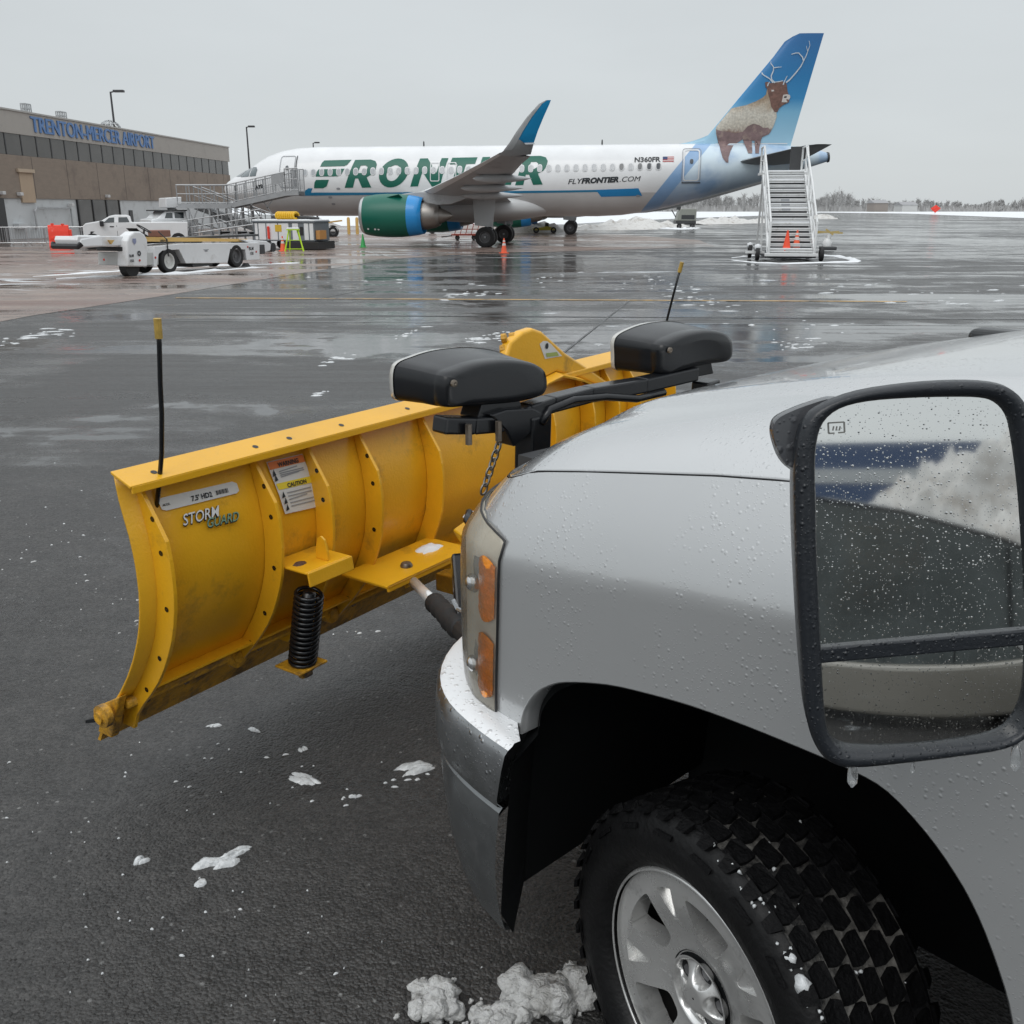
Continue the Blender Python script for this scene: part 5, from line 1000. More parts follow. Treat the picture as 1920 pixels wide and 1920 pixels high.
b = MB(); q = (ts.A.x+p(1494, 480)[0], ts.A.y+.35); patch_mesh(b, (q[0], q[1], 0), .45, .14, .05, 0, 4.4, zb=ts.A.z+.385); b.build('snow_patch', m_snow, None, smooth=True); tag(bpy.context.scene.objects['snow_patch'], 'small heap of snow lying by the cones on the bottom step of the white stairs', 'snow')
# ---- yellow bollards, red cart, yellow tug under the second engine
for i, px in enumerate((652, 668)): 
    q = at(px, 389, 88); t = thing('bollard', ['yellow bollard near the terminal, left of the pair beyond the green engine', 'yellow bollard near the terminal, right of the pair beyond the green engine'][i], 'bollard', (q.x, 88, gz(88)), 0, 'yellow bollards'); b = MB(); b.lathe([(.14, 0), (.14, 1.3), (.10, 1.42), (.001, 1.45)], (0, 0, 0), (0, 0, 1), 12); b.build('post', m_yrail, t, auto=R(40))
q = ground(866, 453); t = thing('tow_dolly', 'low red dolly parked behind the main wheels of the jet', 'dolly', (q.x, q.y+4, gz(q.y)), .2); m_rd = M('dolly_red', (.45, .10, .07), r=.5, var=.2, vs=4)
b = MB(); b.bx(-.9, .9, -.6, .6, .3, .42); b.build('bed', m_rd, t); b = MB()
for i in range(5): b.bar((-.8+i*.4, -.55, .42), (-.6+i*.4, -.55, 1.1), .05)
b.bar((-.85, -.55, 1.1), (.9, -.55, 1.1), .06); b.bar((-.85, -.55, .75), (.9, -.55, .75), .05); b.build('rack', m_rd, t)
for x in (-.6, .6): wheel('wheel', t, (x, -.5, .17), (0, -1, 0), .17, .12, m_tyre, m_hub)
b = MB(); b.bar((-.9, 0, .3), (-1.7, 0, .2), .07); b.build('tow_bar', m_dk, t)
q = ground(1020, 437); t = thing('baggage_tug', 'low yellow tug under the engine of the second jet', 'tug', (q.x, q.y, gz(q.y)), .1); b = MB(); b.prism([(-1.0, .25), (1.0, .25), (1.0, .5), (.2, .6), (-.2, .5), (-1.0, .45)], lambda u, v, w_: (u, w_, v), -.6, .6); b.build('body', M('tug_yellow', (.5, .42, .05), r=.45), t, bevel=.05)
b = MB(); b.bx(.1, .4, -.3, .3, .55, .9); b.build('seat_back', m_dk, t, bevel=.04)
for x in (-.8, .8): wheel('wheel', t, (x, -.55, .27), (0, -1, 0), .27, .18, m_tyre, m_hub)
# =============== silver pickup with plow ===============
TW = Vector((.327, 1.30, 0)); TA = R(133)
m_silver = M('silver_paint', (.52, .53, .535), r=.25, m=.45, coat=1, drops=.30, dsc=105, var=.03, vs=1.5)
m_silverd = M('silver_paint_low', (.52, .53, .535), r=.27, m=.45, coat=1, var=.03, vs=1.5)
m_well = M('liner_black', (.008, .009, .010), r=.7, spec=.25); m_plast = M('black_plastic', (.018, .020, .022), r=.32, bump=.15, bs=220, drops=.5, dsc=110)
m_chrome = M('dirty_chrome', (.36, .37, .38), r=.22, m=.85, var=.35, vs=5, drops=.5, dsc=70, dirt=(.22, .23, .23), dirt_amt=.45, dirt_s=4)
m_tread = M('tread_rubber', (.004, .004, .0045), r=.62, var=.3, vs=40, bump=.4, bs=120, spec=.16); m_side = M('sidewall_rubber', (.006, .006, .0065), r=.5, var=.25, vs=14, bump=.2, bs=90, spec=.32)
m_slushg = M('slush_in_tread', (.010, .010, .011), r=.5, bump=.6, bs=60, dirt=(.26, .25, .23), dirt_amt=.42, dirt_s=6.5)
m_alloy = M('alloy_wheel', (.74, .74, .73), r=.28, m=.70, var=.10, vs=9, dirt=(.22, .22, .215), dirt_amt=.22, dirt_s=9)
m_lensc = M('headlight_lens', (.34, .32, .285), r=.12, coat=1, var=.25, vs=6, drops=.5, dsc=60); m_amber = M('amber_reflector', (1.0, .33, .02), r=.25, coat=1, var=.30, vs=55, bump=.3, bs=150)
TR = thing('pickup_truck', 'silver pickup truck in the foreground carrying the yellow plow, wet with rain drops', 'pickup truck', TW, TA)
def lerpt(tab, s):
    if s <= tab[0][0]: return tab[0][1]
    for a, c in zip(tab, tab[1:]):
        if s <= c[0]:
            t = (s-a[0])/(c[0]-a[0]); return a[1]+(c[1]-a[1])*t
    return tab[-1][1]
LE_ = [(-5, 0), (.48, 0), (.54, -.004), (.60, -.018), (.66, -.050), (.72, -.100), (.78, -.170), (.83, -.258), (.87, -.37), (.90, -.55), (.925, -.85), (.93, -1.0)]
ZC = [(-5, 1.22), (-.6, 1.20), (-.1, 1.17), (.08, 1.151), (.3, 1.115), (.52, 1.088), (.93, 1.05)]
ZU = [(-5, 1.40), (-.8, 1.39), (-.4, 1.36), (-.03, 1.322), (.1, 1.304), (.25, 1.278), (.37, 1.257), (.50, 1.232), (.60, 1.205), (.70, 1.180), (.80, 1.162), (.93, 1.150)]
lE = lambda s: lerpt(LE_, s)
def plan_n(s):
    a, c = s-.004, s+.004; d = Vector((c-a, lE(c)-lE(a))).normalized(); return Vector((-d.y, d.x))   # points outboard/forward
def prof(s, z):                       # inset from plan edge
    zc, zu = lerpt(ZC, s), lerpt(ZU, s)
    if z <= zc-.02: return .004*max(0, min(1, (z-.4)/.4))-.012*max(0, min(1, (zc-.3-z)/.4))
    t = (z-(zc-.02))/(zu-zc+.02)
    return .004-.084*t**1.35
def sidept(s, z, off=0):
    n_ = plan_n(min(s, .925)); i_ = prof(s, z)+off; return (s+n_.x*i_, lE(s)+n_.y*i_, z)
ARCH = [(.455, .735), (.450, .772), (.440, .800), (.415, .838), (.380, .868), (.335, .893), (.24, .925), (.15, .943), (.06, .956), (-.04, .963), (-.14, .966), (-.21, .966), (-.26, .958), (-.315, .925), (-.36, .885), (-.395, .84), (-.43, .775), (-.455, .71), (-.478, .60), (-.492, .5), (-.50, .38)]
ARCH = (lambda P4: [tuple(.5*((2*P4[i])+(P4[min(i+1, len(P4)-1)]-P4[max(i-1, 0)])*t+(2*P4[max(i-1, 0)]-5*P4[i]+4*P4[min(i+1, len(P4)-1)]-P4[min(i+2, len(P4)-1)])*t*t+(P4[min(i+2, len(P4)-1)]-3*P4[min(i+1, len(P4)-1)]+3*P4[i]-P4[max(i-1, 0)])*t**3)) for i in range(len(P4)-1) for t in (0, .33, .66)]+[tuple(P4[-1])])([Vector(q) for q in ARCH])
cols = []                             # (s_bottom, z_bottom, s_top)
for s in (.93, .915, .90, .885, .87, .85, .83, .805, .78, .75, .72, .69, .66, .63): cols.append((s, .735, s))
cols += [(.60, .735, .60), (.57, .737, .565), (.53, .737, .53), (.49, .735, .50)]
for i, (s, z) in enumerate(ARCH): cols.append((s, z, .47-(.47+.56)*i/(len(ARCH)-1)))
for s in (-.56, -.66): cols.append((s, .38, s-.03))
NR = 22; rows = []
for sb, zb_, st in cols:
    zu = lerpt(ZU, st); row = []
    for j in range(NR+1):
        t = j/NR; s = sb+(st-sb)*min(1, t*1.5); z = zb_+(zu-zb_)*t; row.append(sidept(s, z))
    rows.append(row)
b = MB(); b.grid(rows); fd = b.build('fender', m_silver, TR, smooth=True, recalc=False)
mir = lambda q: (q[0], -2-q[1], q[2])
b = MB(); b.grid([[mir(q) for q in r_] for r_ in rows]); b.build('fender', m_silver, TR, smooth=True, recalc=False)
# rolled arch lip and inner wheel well
b = MB(); rws = []
for (s, z) in ARCH: c = Vector((-.03, .42)); d = (Vector((s, z))-c).normalized(); q = sidept(s, z); rws.append([q, (s-d.x*.003, q[1]-.002, z-d.y*.003), (s-d.x*.003, q[1]-.05, z-d.y*.003)])
b.grid(rws); b.build('arch_lip', m_silverd, fd, smooth=True)
b = MB(); rws = []
AW = [(.488, .265), (.482, .34), (.475, .45), (.450, .70)]+ARCH+[(-.505, .02)]
for k_, (s, z) in enumerate(AW): rws.append([(s-.012*(1 if s > 0 else -1), .040 if 0 < k_ < 4 else (-.0 if k_ == 0 else -.035), z-.012), (s+.05*(1 if s > 0 else -1), -.09, z+.03), (s+.06*(1 if s > 0 else -1), -.75, z+.04)])
b.grid(rws); b.add([(s+.06*(1 if s > 0 else -1), -.75, z+.04) for s, z in AW], [tuple(range(len(AW)))]); b.bx(-.62, .60, -.80, -.765, .10, 1.08); b.build('wheel_well', m_well, TR)
b = MB(); b.grid([[mir(q) for q in r_] for r_ in rws]); b.build('wheel_well', m_well, TR)
# hood
def hoodz(s, l):
    zu = lerpt(ZU, s); e_ = lE(s)-.085; d = max(0, min(e_-l, l-(-2-e_))); roll = min(1, max(0, (.945-s)/.10))**.55; roll2 = min(1, max(0, (.94-s)/.35))
    dome = .014*max(0, min(1, (d-.26)/.05))*roll2
    return zu+.004+(.058+.052*min(1, max(0, (.93-s)/.9)))*(1-math.exp(-d/.13))*roll+dome
rows = []
for s in [.932, .928, .92, .91, .895, .88, .86, .84, .81, .78, .74, .70, .65, .60, .54, .48, .40, .32, .22, .12, 0, -.15, -.3, -.45, -.6, -.72]:
    e_ = lE(s)-(.085*plan_n(min(s, .925)).y if s > .5 else .085); ss = s-(.085*plan_n(min(s, .925)).x if s > .5 else 0); row = []
    e0 = e_
    for j in range(61):
        t = j/60; t = (1-math.cos(t*math.pi))/2; l = e0+(-2-2*e0)*t; row.append((ss, l, hoodz(s, l)))
    row = [(row[0][0], row[0][1]+.0, row[0][2]-.03)]+row+[(row[-1][0], row[-1][1], row[-1][2]-.03)]
    rows.append(row)
rows = [[(q[0]+.004, q[1], q[2]-.04) for q in rows[0]]]+rows
b = MB(); b.grid(rows); b.build('hood', m_silver, TR, smooth=True)
# hood far corner pad
b = MB(); a_ = Vector((.3, -1.80, hoodz(.3, -1.80))); b.bx(-.05, .44, -1.87, -1.78, a_.z-.01, a_.z+.035); b.build('hood_pad', m_plast, TR, bevel=.025, bseg=4)
# grille front
b = MB(); b.add([sidept(.865, .74), sidept(.865, 1.12), mir(sidept(.865, 1.12)), mir(sidept(.865, .74))], [(0, 1, 2, 3)]); b.bx(.87, .94, -1.55, -.45, .78, 1.12); b.build('grille', m_dk, TR)
# headlights
def lensglass():
    mt = bpy.data.materials.new('lens_glass'); mt.use_nodes = True; t = mt.node_tree; t.nodes.clear(); n, l = t.nodes.new, t.links.new
    o_ = n('ShaderNodeOutputMaterial'); tr = n('ShaderNodeBsdfTransparent'); tr.inputs[0].default_value = (.97, .96, .94, 1); gl = n('ShaderNodeBsdfGlossy'); gl.inputs['Roughness'].default_value = .06; df = n('ShaderNodeBsdfDiffuse'); df.inputs[0].default_value = (.6, .57, .5, 1)
    tcn = n('ShaderNodeTexCoord'); v = n('ShaderNodeTexVoronoi'); v.inputs['Scale'].default_value = 120; l(tcn.outputs['Object'], v.inputs['Vector']); bb = n('ShaderNodeBump'); bb.inputs['Strength'].default_value = .3; bb.inputs['Distance'].default_value = .003; l(v.outputs['Distance'], bb.inputs['Height']); l(bb.outputs[0], gl.inputs['Normal'])
    fr = n('ShaderNodeFresnel'); fr.inputs[0].default_value = 1.5; m1 = n('ShaderNodeMixShader'); l(fr.outputs[0], m1.inputs[0]); l(tr.outputs[0], m1.inputs[1]); l(gl.outputs[0], m1.inputs[2])
    nn = n('ShaderNodeTexNoise'); nn.inputs['Scale'].default_value = 14; l(tcn.outputs['Object'], nn.inputs['Vector']); mr_ = n('ShaderNodeMapRange'); l(nn.outputs[0], mr_.inputs['Value']); mr_.inputs['From Min'].default_value = .35; mr_.inputs['From Max'].default_value = .75; mr_.inputs['To Min'].default_value = .02; mr_.inputs['To Max'].default_value = .14
    m2 = n('ShaderNodeMixShader'); l(mr_.outputs[0], m2.inputs[0]); l(m1.outputs[0], m2.inputs[1]); l(df.outputs[0], m2.inputs[2]); l(m2.outputs[0], o_.inputs[0]); return mt
m_lensg = lensglass()
def hl(side):
    rr_ = []
    for i in range(21):
        t = i/20; s = .509+.36*t; row = []
        zt_ = 1.118+.018*math.sin(min(1, t*2.2)*math.pi*.5)-.02*t-.012*max(0, 1-t*12); zb_ = .742
        for j in range(13):
            u = j/12; z = zb_+(zt_-zb_)*u; so = s+.014*(1-u)*(1-t); bul = .008*math.sin(math.pi*min(1, max(0, u)))**.5*min(1, t*5+.3)
            q = sidept(so, z, .006+bul); row.append(q if side else mir(q))
        rr_.append(row)
    b = MB(); b.grid(rr_); h = b.build('headlight', m_lensg, TR, smooth=True, recalc=not side)
    fl_ = (lambda q: q if side else mir(q))
    def zr(t): return 1.118+.018*math.sin(min(1, t*2.2)*math.pi*.5)-.02*t-.012*max(0, 1-t*12)
    b = MB(); g_ = []
    for i in range(25):
        t = i/24; row = []
        for k in range(31):
            u = k/30; z = .742+(zr(t)-.742)*u; dep = .002+.003*math.cos(u*4*math.pi)*math.sin(math.pi*min(1, t*3)); row.append(fl_(sidept(.509+.36*t+.014*(1-u)*(1-t), z, dep-.0005)))
        g_.append(row)
    b.grid(g_); b.build('reflector_bowl', M('bowl_beige', (.74, .70, .61), r=.35, var=.10, vs=10), h, smooth=True, recalc=not side)
    for z0, z1 in ((.94, 1.075), (.775, .915)):
        b = MB(); g_ = []
        for i in range(9):
            a_ = i/8; s = .516+.055*a_; cut = .022*(1-math.sin(math.pi*min(1, max(0, a_*.75+.12))))
            g_.append([fl_(sidept(s+(.014*(1-(z-.742)/.36)), z, .0055+.004*math.sin(math.pi*a_)+.0006*math.sin(k*1.9))) for k, z in enumerate([z0+cut+(z1-z0-2*cut)*k/16 for k in range(17)])])
        b.grid(g_); b.build('amber_reflector', m_amber, h, smooth=True, recalc=not side)
    for z0 in (1.03, .855):
        b = MB(); c_ = fl_(sidept(.60, z0-.03, .004)); b.lathe([(.001, .012), (.012, .010), (.020, 0)], c_, (0, 1 if side else -1, 0), 14); b.build('bulb', M('bulb_silver', (.7, .7, .7), r=.15, m=.9), h, smooth=True)
    b = MB(); pts = [sidept(.508+.014*(1-(z-.742)/.36), z, .004) for z in [.742+.37*k/10 for k in range(11)]]+[sidept(.508+.36*t, 1.118+.018*math.sin(min(1, t*2.2)*math.pi*.5)-.02*t, .008) for t in [k/10 for k in range(1, 11)]]
    b.tube([q if side else mir(q) for q in pts], .0025, 5); b.build('headlight_seal', m_black, h, smooth=True)
hl(True); hl(False)
b = MB(); b.tube([(s-(.083*plan_n(min(s, .925)).x if s > .5 else 0), lE(s)-.083*(plan_n(min(s, .925)).y if s > .5 else 1), lerpt(ZU, s)+.0012) for s in [.90, .87, .83, .78, .72, .66, .6, .5, .4, .3, .2, .1, 0, -.15, -.3, -.5, -.7]], .0013, 5); b.build('hood_gap', m_black, TR, smooth=True)
b = MB(); b.hexa([(.455, -.085, .44), (.50, -.085, .44), (.51, .038, .275), (.50, .038, .275), (.425, -.09, .745), (.46, -.09, .745), (.46, .06, .745), (.425, .062, .742)])
# bumper
BP_ = [(.412, .074), (.494, .068), (.594, .05), (.661, .026), (.733, -.018), (.804, -.093), (.857, -.185), (.90, -.31), (.93, -.48), (.945, -.72), (.95, -1.0)]
def bump(pr, name, mat, y0=0):
    pts = [Vector(q) for q in BP_]; full = pts+[Vector((q.x, -2-q.y)) for q in pts[::-1][1:]]; fine = []
    for a, c in zip(full, full[1:]): fine += [a, a.lerp(c, .5)]
    fine.append(full[-1]); fine = [((fine[max(i-1, 0)]+fine[i]*2+fine[min(i+1, len(fine)-1)])/4) if 0 < i < len(fine)-1 else fine[i] for i in range(len(fine))]
    rws = []
    for i, q in enumerate(fine):
        d = (fine[min(i+1, len(fine)-1)]-fine[max(i-1, 0)]).normalized(); n_ = Vector((-d.y, d.x))*1.0
        if n_.y < 0 and q.y > -1: n_ = -n_
        if i > len(fine)//2 and n_.dot(q-Vector((0, -1))) < 0: n_ = -n_
        e_ = max(0, 1-i/7.0)+max(0, 1-(len(fine)-1-i)/7.0)
        kk = min(1, .18+.16*min(i, len(fine)-1-i)); rws.append([(q.x+n_.x*(o_*kk if o_ < -.02 and z > .74 else o_)+e_*(.76-z)*.155, q.y+n_.y*(o_*kk if o_ < -.02 and z > .74 else o_), z) for o_, z in pr])
    b = MB(); b.grid(rws); return b.build(name, mat, TR, auto=R(38))
bump([(-.17, .756), (-.09, .756), (-.012, .750), (-.003, .745)], 'bumper_ledge', M('sky_lit_chrome', (.86, .87, .88), r=.35, m=.25, drops=.7, dsc=60, dirt=(.20, .16, .12), dirt_amt=.12, dirt_s=6))  # ledge chrome coloured paler for the sky light and snow on top
bump([(-.003, .7448), (.004, .735), (.008, .70), (.010, .64), (.006, .618), (-.004, .612)], 'bumper', m_chrome)
bump([(-.008, .610), (.000, .600), (-.002, .52), (-.014, .42), (-.035, .33), (-.06, .262), (-.08, .255)], 'bumper_skirt', M('skirt_metal', (.20, .21, .215), r=.28, m=.7, var=.4, vs=4, drops=.4, dirt=(.32, .33, .33), dirt_amt=.15, dirt_s=7))
b = MB(); b.grid([[(s, lE(s)-.05+o_, z) for o_, z in ((.02, .73), (-.02, .60), (-.06, .2))] for s in (.46, .52, .6, .68, .75, .82)]); b.bx(.44, .95, -1.9, -.1, .3, .73) if False else None; b.build('bumper_filler', m_well, TR) if False else None
# wheels
WK = .75
def road_wheel(cx, cl, cz, steer, detail, side=1):
    ax = Vector((math.sin(steer), math.cos(steer), 0))*side; fw = Vector((math.cos(steer), -math.sin(steer), 0)); C_ = Vector((cx, cl, cz)); Wd_ = .252; h = Wd_/2
    def P3(r_, th, o_): r_ = r_ if r_ <= .232 else .232+(r_-.232)*WK; return C_+fw*(r_*math.cos(th))+Vector((0, 0, r_*math.sin(th)))+ax*o_
    b = MB(); pr = [(.232, h*.55), (.238, h*.86), (.262, h*.99), (.30, h*1.05), (.335, h*1.03), (.362, h*.97), (.376, h*.90), (.382, h*.80)]
    n = 96; full = pr+[(r_, -o_) for r_, o_ in pr[::-1]]; vs = []
    b.grid([[P3(r_, 2*math.pi*k/n, o_) for r_, o_ in pr] for k in range(n+1)]); b.grid([[P3(r_, 2*math.pi*k/n, -o_) for r_, o_ in pr] for k in range(n+1)])
    t = b.build('tyre', m_side, TR, smooth=True)
    b = MB(); b.grid([[P3(.384, 2*math.pi*k/n, o_) for o_ in (-h*.82, -h*.4, 0, h*.4, h*.82)] for k in range(n+1)]); b.build('tread_base', m_slushg if detail else m_tread, t, smooth=True)
    if detail:
        b = MB(); rg_ = random.Random(5); nb = 40; wrow = [(-.80, -.53), (-.475, -.185), (-.13, .13), (.185, .475), (.53, .80)]
        for ri, (a, c) in enumerate(wrow):
            for k in range(nb):
                th0 = 2*math.pi*(k+(.5 if ri % 2 else 0)+.18*ri)/nb; dt = 2*math.pi/nb; g0, g1 = .05, .95; sk = (.12 if ri in (1, 3) else -.08)
                jj = lambda: rg_.uniform(-.035, .035); a_0, c_0 = a, c; a, c = a+jj()*.4, c+jj()*.4; poly = [(g0, a+.02), (g1-.1, a), (g1, (a+c)/2+.03), (g1-.06, c), (g0+.10, c-.01), (g0-.04, (a+c)/2-.03)]; poly = [(u_+jj(), v_) for u_, v_ in poly]; a, c = a_0, c_0
                vs = [P3(.3838, th0+dt*(u+sk*v), v*h) for u, v in poly]+[P3(.3955-(.004 if abs(v) > .6 else 0), th0+dt*(u*.95+.025+sk*v), v*h*.985) for u, v in poly]; m_ = len(poly)
                b.add(vs, [tuple(range(m_, 2*m_))]+[(i, (i+1) % m_, m_+(i+1) % m_, m_+i) for i in range(m_)])
                # sipe ridge
        for k in range(nb):
            th0 = 2*math.pi*(k+.1)/nb; dt = 2*math.pi/nb
            for sg in (1, -1):
                q = [(.0, .83), (.55, .83), (.45, .97), (.1, .97)]
                vs = [P3(.374, th0+dt*u, sg*v*h) for u, v in q]; vs2 = [P3(.3955 if v < .9 else .378, th0+dt*u, sg*(v*h+(.006 if v > .9 else 0))) for u, v in q]
                b.add(vs+vs2, [(4, 5, 6, 7), (0, 1, 5, 4), (1, 2, 6, 5), (2, 3, 7, 6), (3, 0, 4, 7)])
        for k in range(20):
            th0 = 2*math.pi*k/20
            b.add([P3(.340, th0, h*1.035), P3(.352, th0+.02, h*1.01), P3(.352, th0+.16, h*1.01), P3(.340, th0+.16, h*1.035), P3(.341, th0, h*1.06), P3(.351, th0+.02, h*1.035), P3(.351, th0+.16, h*1.035), P3(.341, th0+.16, h*1.06)], [(4, 5, 6, 7), (0, 1, 5, 4), (1, 2, 6, 5), (2, 3, 7, 6), (3, 0, 4, 7)])
        b.build('tread_blocks', m_tread, t)
        # rim with five broad spokes
        rim_detail = True
        nA, nR = 360, 60; rows = []; wins = []
        def smooth(x, a, c): x = min(1, max(0, (x-a)/(c-a))); return x*x*(3-2*x)
        rot0 = R(-12); dpt = []
        for k in range(nA+1):
            th = 2*math.pi*k/nA; row = []; a5 = ((th-rot0) % (2*math.pi/5))/(2*math.pi/5)-.5   # 0 at window centre
            for j in range(nR+1):
                r_ = .046+(.226-.046)*j/nR
                face = h*.80-.018*smooth(r_, .20, .07)       # dish
                half = .19+.10*smooth(r_, .09, .17)
                inw = smooth(half-abs(a5), 0, .028)*smooth(r_, .092, .100)*(1-smooth(r_, .178, .186))
                crease = .010*smooth(abs(a5), .34, .40)*smooth(r_, .10, .12)*(1-smooth(r_, .165, .185))   # recessed middle of each spoke
                rimlip = .014*smooth(r_, .205, .212)
                hub = -.018*(1-smooth(r_, .074, .084))
                dpt.append(inw); row.append(P3(r_, th, face-.055*inw-crease+rimlip+hub))
            rows.append(row)
        def dish(u, v): r_ = math.hypot(u, v); return P3(r_, math.atan2(v, u), h*.80-.022*smooth(r_, .20, .07))
        def arcpoly(r0, r1, a0, h0, h1, rad=.012, m_=8):   # rounded trapezoid window in polar form
            cs = [(r0, a0-h0), (r0, a0+h0), (r1, a0+h1), (r1, a0-h1)]; P4 = [Vector((r_*math.cos(a), r_*math.sin(a))) for r_, a in cs]; top = [Vector((r1*math.cos(a0+h1-2*h1*k/6), r1*math.sin(a0+h1-2*h1*k/6))) for k in range(1, 6)]
            loop = [P4[0], P4[1], P4[2]]+top+[P4[3]]; out_ = []
            for i_ in range(len(loop)):
                a, q, c = loop[i_-1], loop[i_], loop[(i_+1) % len(loop)]; d0 = (a-q); d1 = (c-q); rr_ = min(rad, d0.length*.45, d1.length*.45); p0 = q+d0.normalized()*rr_; p1 = q+d1.normalized()*rr_
                out_ += [tuple(p0*(1-t)**2+q*2*t*(1-t)+p1*t*t) for t in (0, .33, .66, 1)]
            return out_
        circ = lambda r_, m_=96: [(r_*math.cos(2*math.pi*k/m_), r_*math.sin(2*math.pi*k/m_)) for k in range(m_)]
        polys = [circ(.2275), circ(.074, 48)]
        for w5 in range(5):
            polys.append(arcpoly(.104, .190, rot0+2*math.pi*(w5+.5)/5, .20, .31)); polys.append(arcpoly(.140, .196, rot0+2*math.pi*w5/5, .03, .12, .006))
        rm = flat(polys, 'rim', m_alloy, t, dish, step=.02, ustep=.02); md = rm.modifiers.new('s', 'SOLIDIFY'); md.thickness = .045; md.offset = -1 if (rm.data.polygons[0].normal.dot(ax) > 0) else 1; md = rm.modifiers.new('b', 'BEVEL'); md.width = .0018; md.segments = 2; md.limit_method = 'ANGLE'; md.angle_limit = R(50)
        for w5 in range(5):
            o = flat([arcpoly(.134, .200, rot0+2*math.pi*w5/5, .05, .17, .004)], 'spoke_pocket', m_alloy, rm, lambda u, v: P3(math.hypot(u, v), math.atan2(v, u), h*.80-.010-.008*smooth(math.hypot(u, v), .13, .20)))
        b = MB(); b.grid([[P3(r_, 2*math.pi*k/72, o_) for r_, o_ in ((.2275, h*.80+.008), (.229, h*.84+.006), (.234, h*.86), (.238, h*.80), (.234, h*.5))] for k in range(73)]); b.build('rim_flange', m_alloy, rm, smooth=True)
        b = MB(); b.grid([[P3(r_, 2*math.pi*k/48, o_) for r_, o_ in ((.225, h*.5), (.215, -h*.2), (.21, -h*.9))] for k in range(49)]); b.build('rim_barrel', M('barrel_grey', (.03, .03, .03), r=.5, m=.5), rm, smooth=True)
        b = MB(); b.lathe([(.165, 0), (.001, 0)], P3(0, 0, h*.05), ax, 40); b.lathe([(.212, 0), (.001, 0)], P3(0, 0, -h*.6), ax, 40); b.build('brake_disc', m_well, rm)
        # hub cap: raised ring of five small arms over dark lug nuts
        b = MB(); b.grid([[P3(r_, 2*math.pi*k/48, o_) for r_, o_ in ((.078, h*.80-.02), (.072, h*.60))] for k in range(49)])
        b.lathe([(.072, 0), (.001, 0)], P3(0, 0, h*.60), ax, 30); b.build('hub_recess', m_well, rm)
        b = MB()
        for k in range(5):
            th = rot0+math.pi/5+2*math.pi*k/5; q = P3(.046, th, h*.40); b = MB(); b.tube([q, q+ax*.028], .011, 6); b.build('lug_nut', m_hub, rm)
        b = MB(); rws = []
        for k in range(181):
            th = 2*math.pi*k/180; row = []
            for j in range(31):
                r_ = .002+.070*j/30; z_ = h*.62+.022*(1-smooth(r_, .018, .070))+.012*smooth(r_, .060, .068)
                for w5 in range(5):
                    t5 = rot0+math.pi/5+2*math.pi*w5/5; d5 = math.hypot(r_*math.cos(th)-.046*math.cos(t5), r_*math.sin(th)-.046*math.sin(t5)); z_ -= .040*(1-smooth(d5, .013, .021))
                row.append(P3(r_, th, z_))
            rws.append(row)
        b.grid(rws); b.build('centre_cap', m_alloy, rm, smooth=True)
        b = MB(); q = [P3(.230, math.pi*1.02+u*.14, h*.90) for u in (-1, -.3, .3, 1)]; b.tube(q, .005, 6); b.build('balance_weight', m_hub, rm)
    else:
        b = MB(); b.lathe([(.001, h*.5), (.08, h*.6), (.09, h*.3), (.2, h*.3), (.228, h*.9), (.234, h*.9), (.234, -h)], C_, ax, 40); b.build('rim', m_alloy, t, auto=R(40))
    return t
FWH = road_wheel(.030, -.140, .357, R(13), True)
road_wheel(.030, -1.86, .357, R(13), False, -1); road_wheel(-3.9, -.14, .357, 0, False); road_wheel(-3.9, -1.86, .357, 0, False, -1)
b = MB(); b.hexa([(-.44, -.36, .03), (-.43, -.36, .03), (-.43, -.06, .03), (-.44, -.06, .03), (-.50, -.36, .52), (-.49, -.36, .52), (-.49, -.06, .52), (-.50, -.06, .52)]); b.bx(-.56, -.44, -.75, -.06, .02, .04) ; b.build('shade_plate', m_well, TR)  # black plate added behind the tyre, stands in for shadow on the ground
# slush stuck to the tyre
b = MB(); ax = Vector((math.sin(R(13)), math.cos(R(13)), 0)); fw = Vector((math.cos(R(13)), -math.sin(R(13)), 0))
def chunk(b, c, r_, sd, sq=(1, 1, 1), sub=2, amp=.45):
    bm = bmesh.new(); bmesh.ops.create_icosphere(bm, subdivisions=sub, radius=1)
    for v in bm.verts:
        p_ = v.co.normalized(); k = 1+amp*noise.noise(p_*1.3+Vector((sd, sd*.7, 0)))*1.3+amp*.55*noise.noise(p_*3.5+Vector((sd, 0, 3)))+amp*.25*noise.noise(p_*8+Vector((0, sd, 3))); v.co = Vector((p_.x*sq[0], p_.y*sq[1], p_.z*sq[2]))*r_*k
    b.add([v.co+Vector(c) for v in bm.verts], [tuple(v.index for v in f.verts) for f in bm.faces]); bm.free()
C_ = Vector((.03, -.140, .357)); rg_ = random.Random(9)
for k in range(70):
    th = R(rg_.uniform(95, 175)); o_ = .252/2*rg_.choice([.86, .95, rg_.uniform(-.6, .8)]); r_ = .349 if abs(o_) < .11 else .340
    chunk(b, C_+fw*(r_*math.cos(th))+Vector((0, 0, r_*math.sin(th)))+ax*o_, rg_.uniform(.0015, .0042), k, sub=1)
chunk(b, C_+fw*(.337*math.cos(R(136)))+Vector((0, 0, .337*math.sin(R(136))))+ax*.113, .013, 3, (1, .6, 1.5)); chunk(b, C_+fw*(.342*math.cos(R(129)))+Vector((0, 0, .342*math.sin(R(129))))+ax*.113, .010, 8)
b.build('stuck_slush', m_ice, FWH, smooth=True)['kind'] = 'stuff'
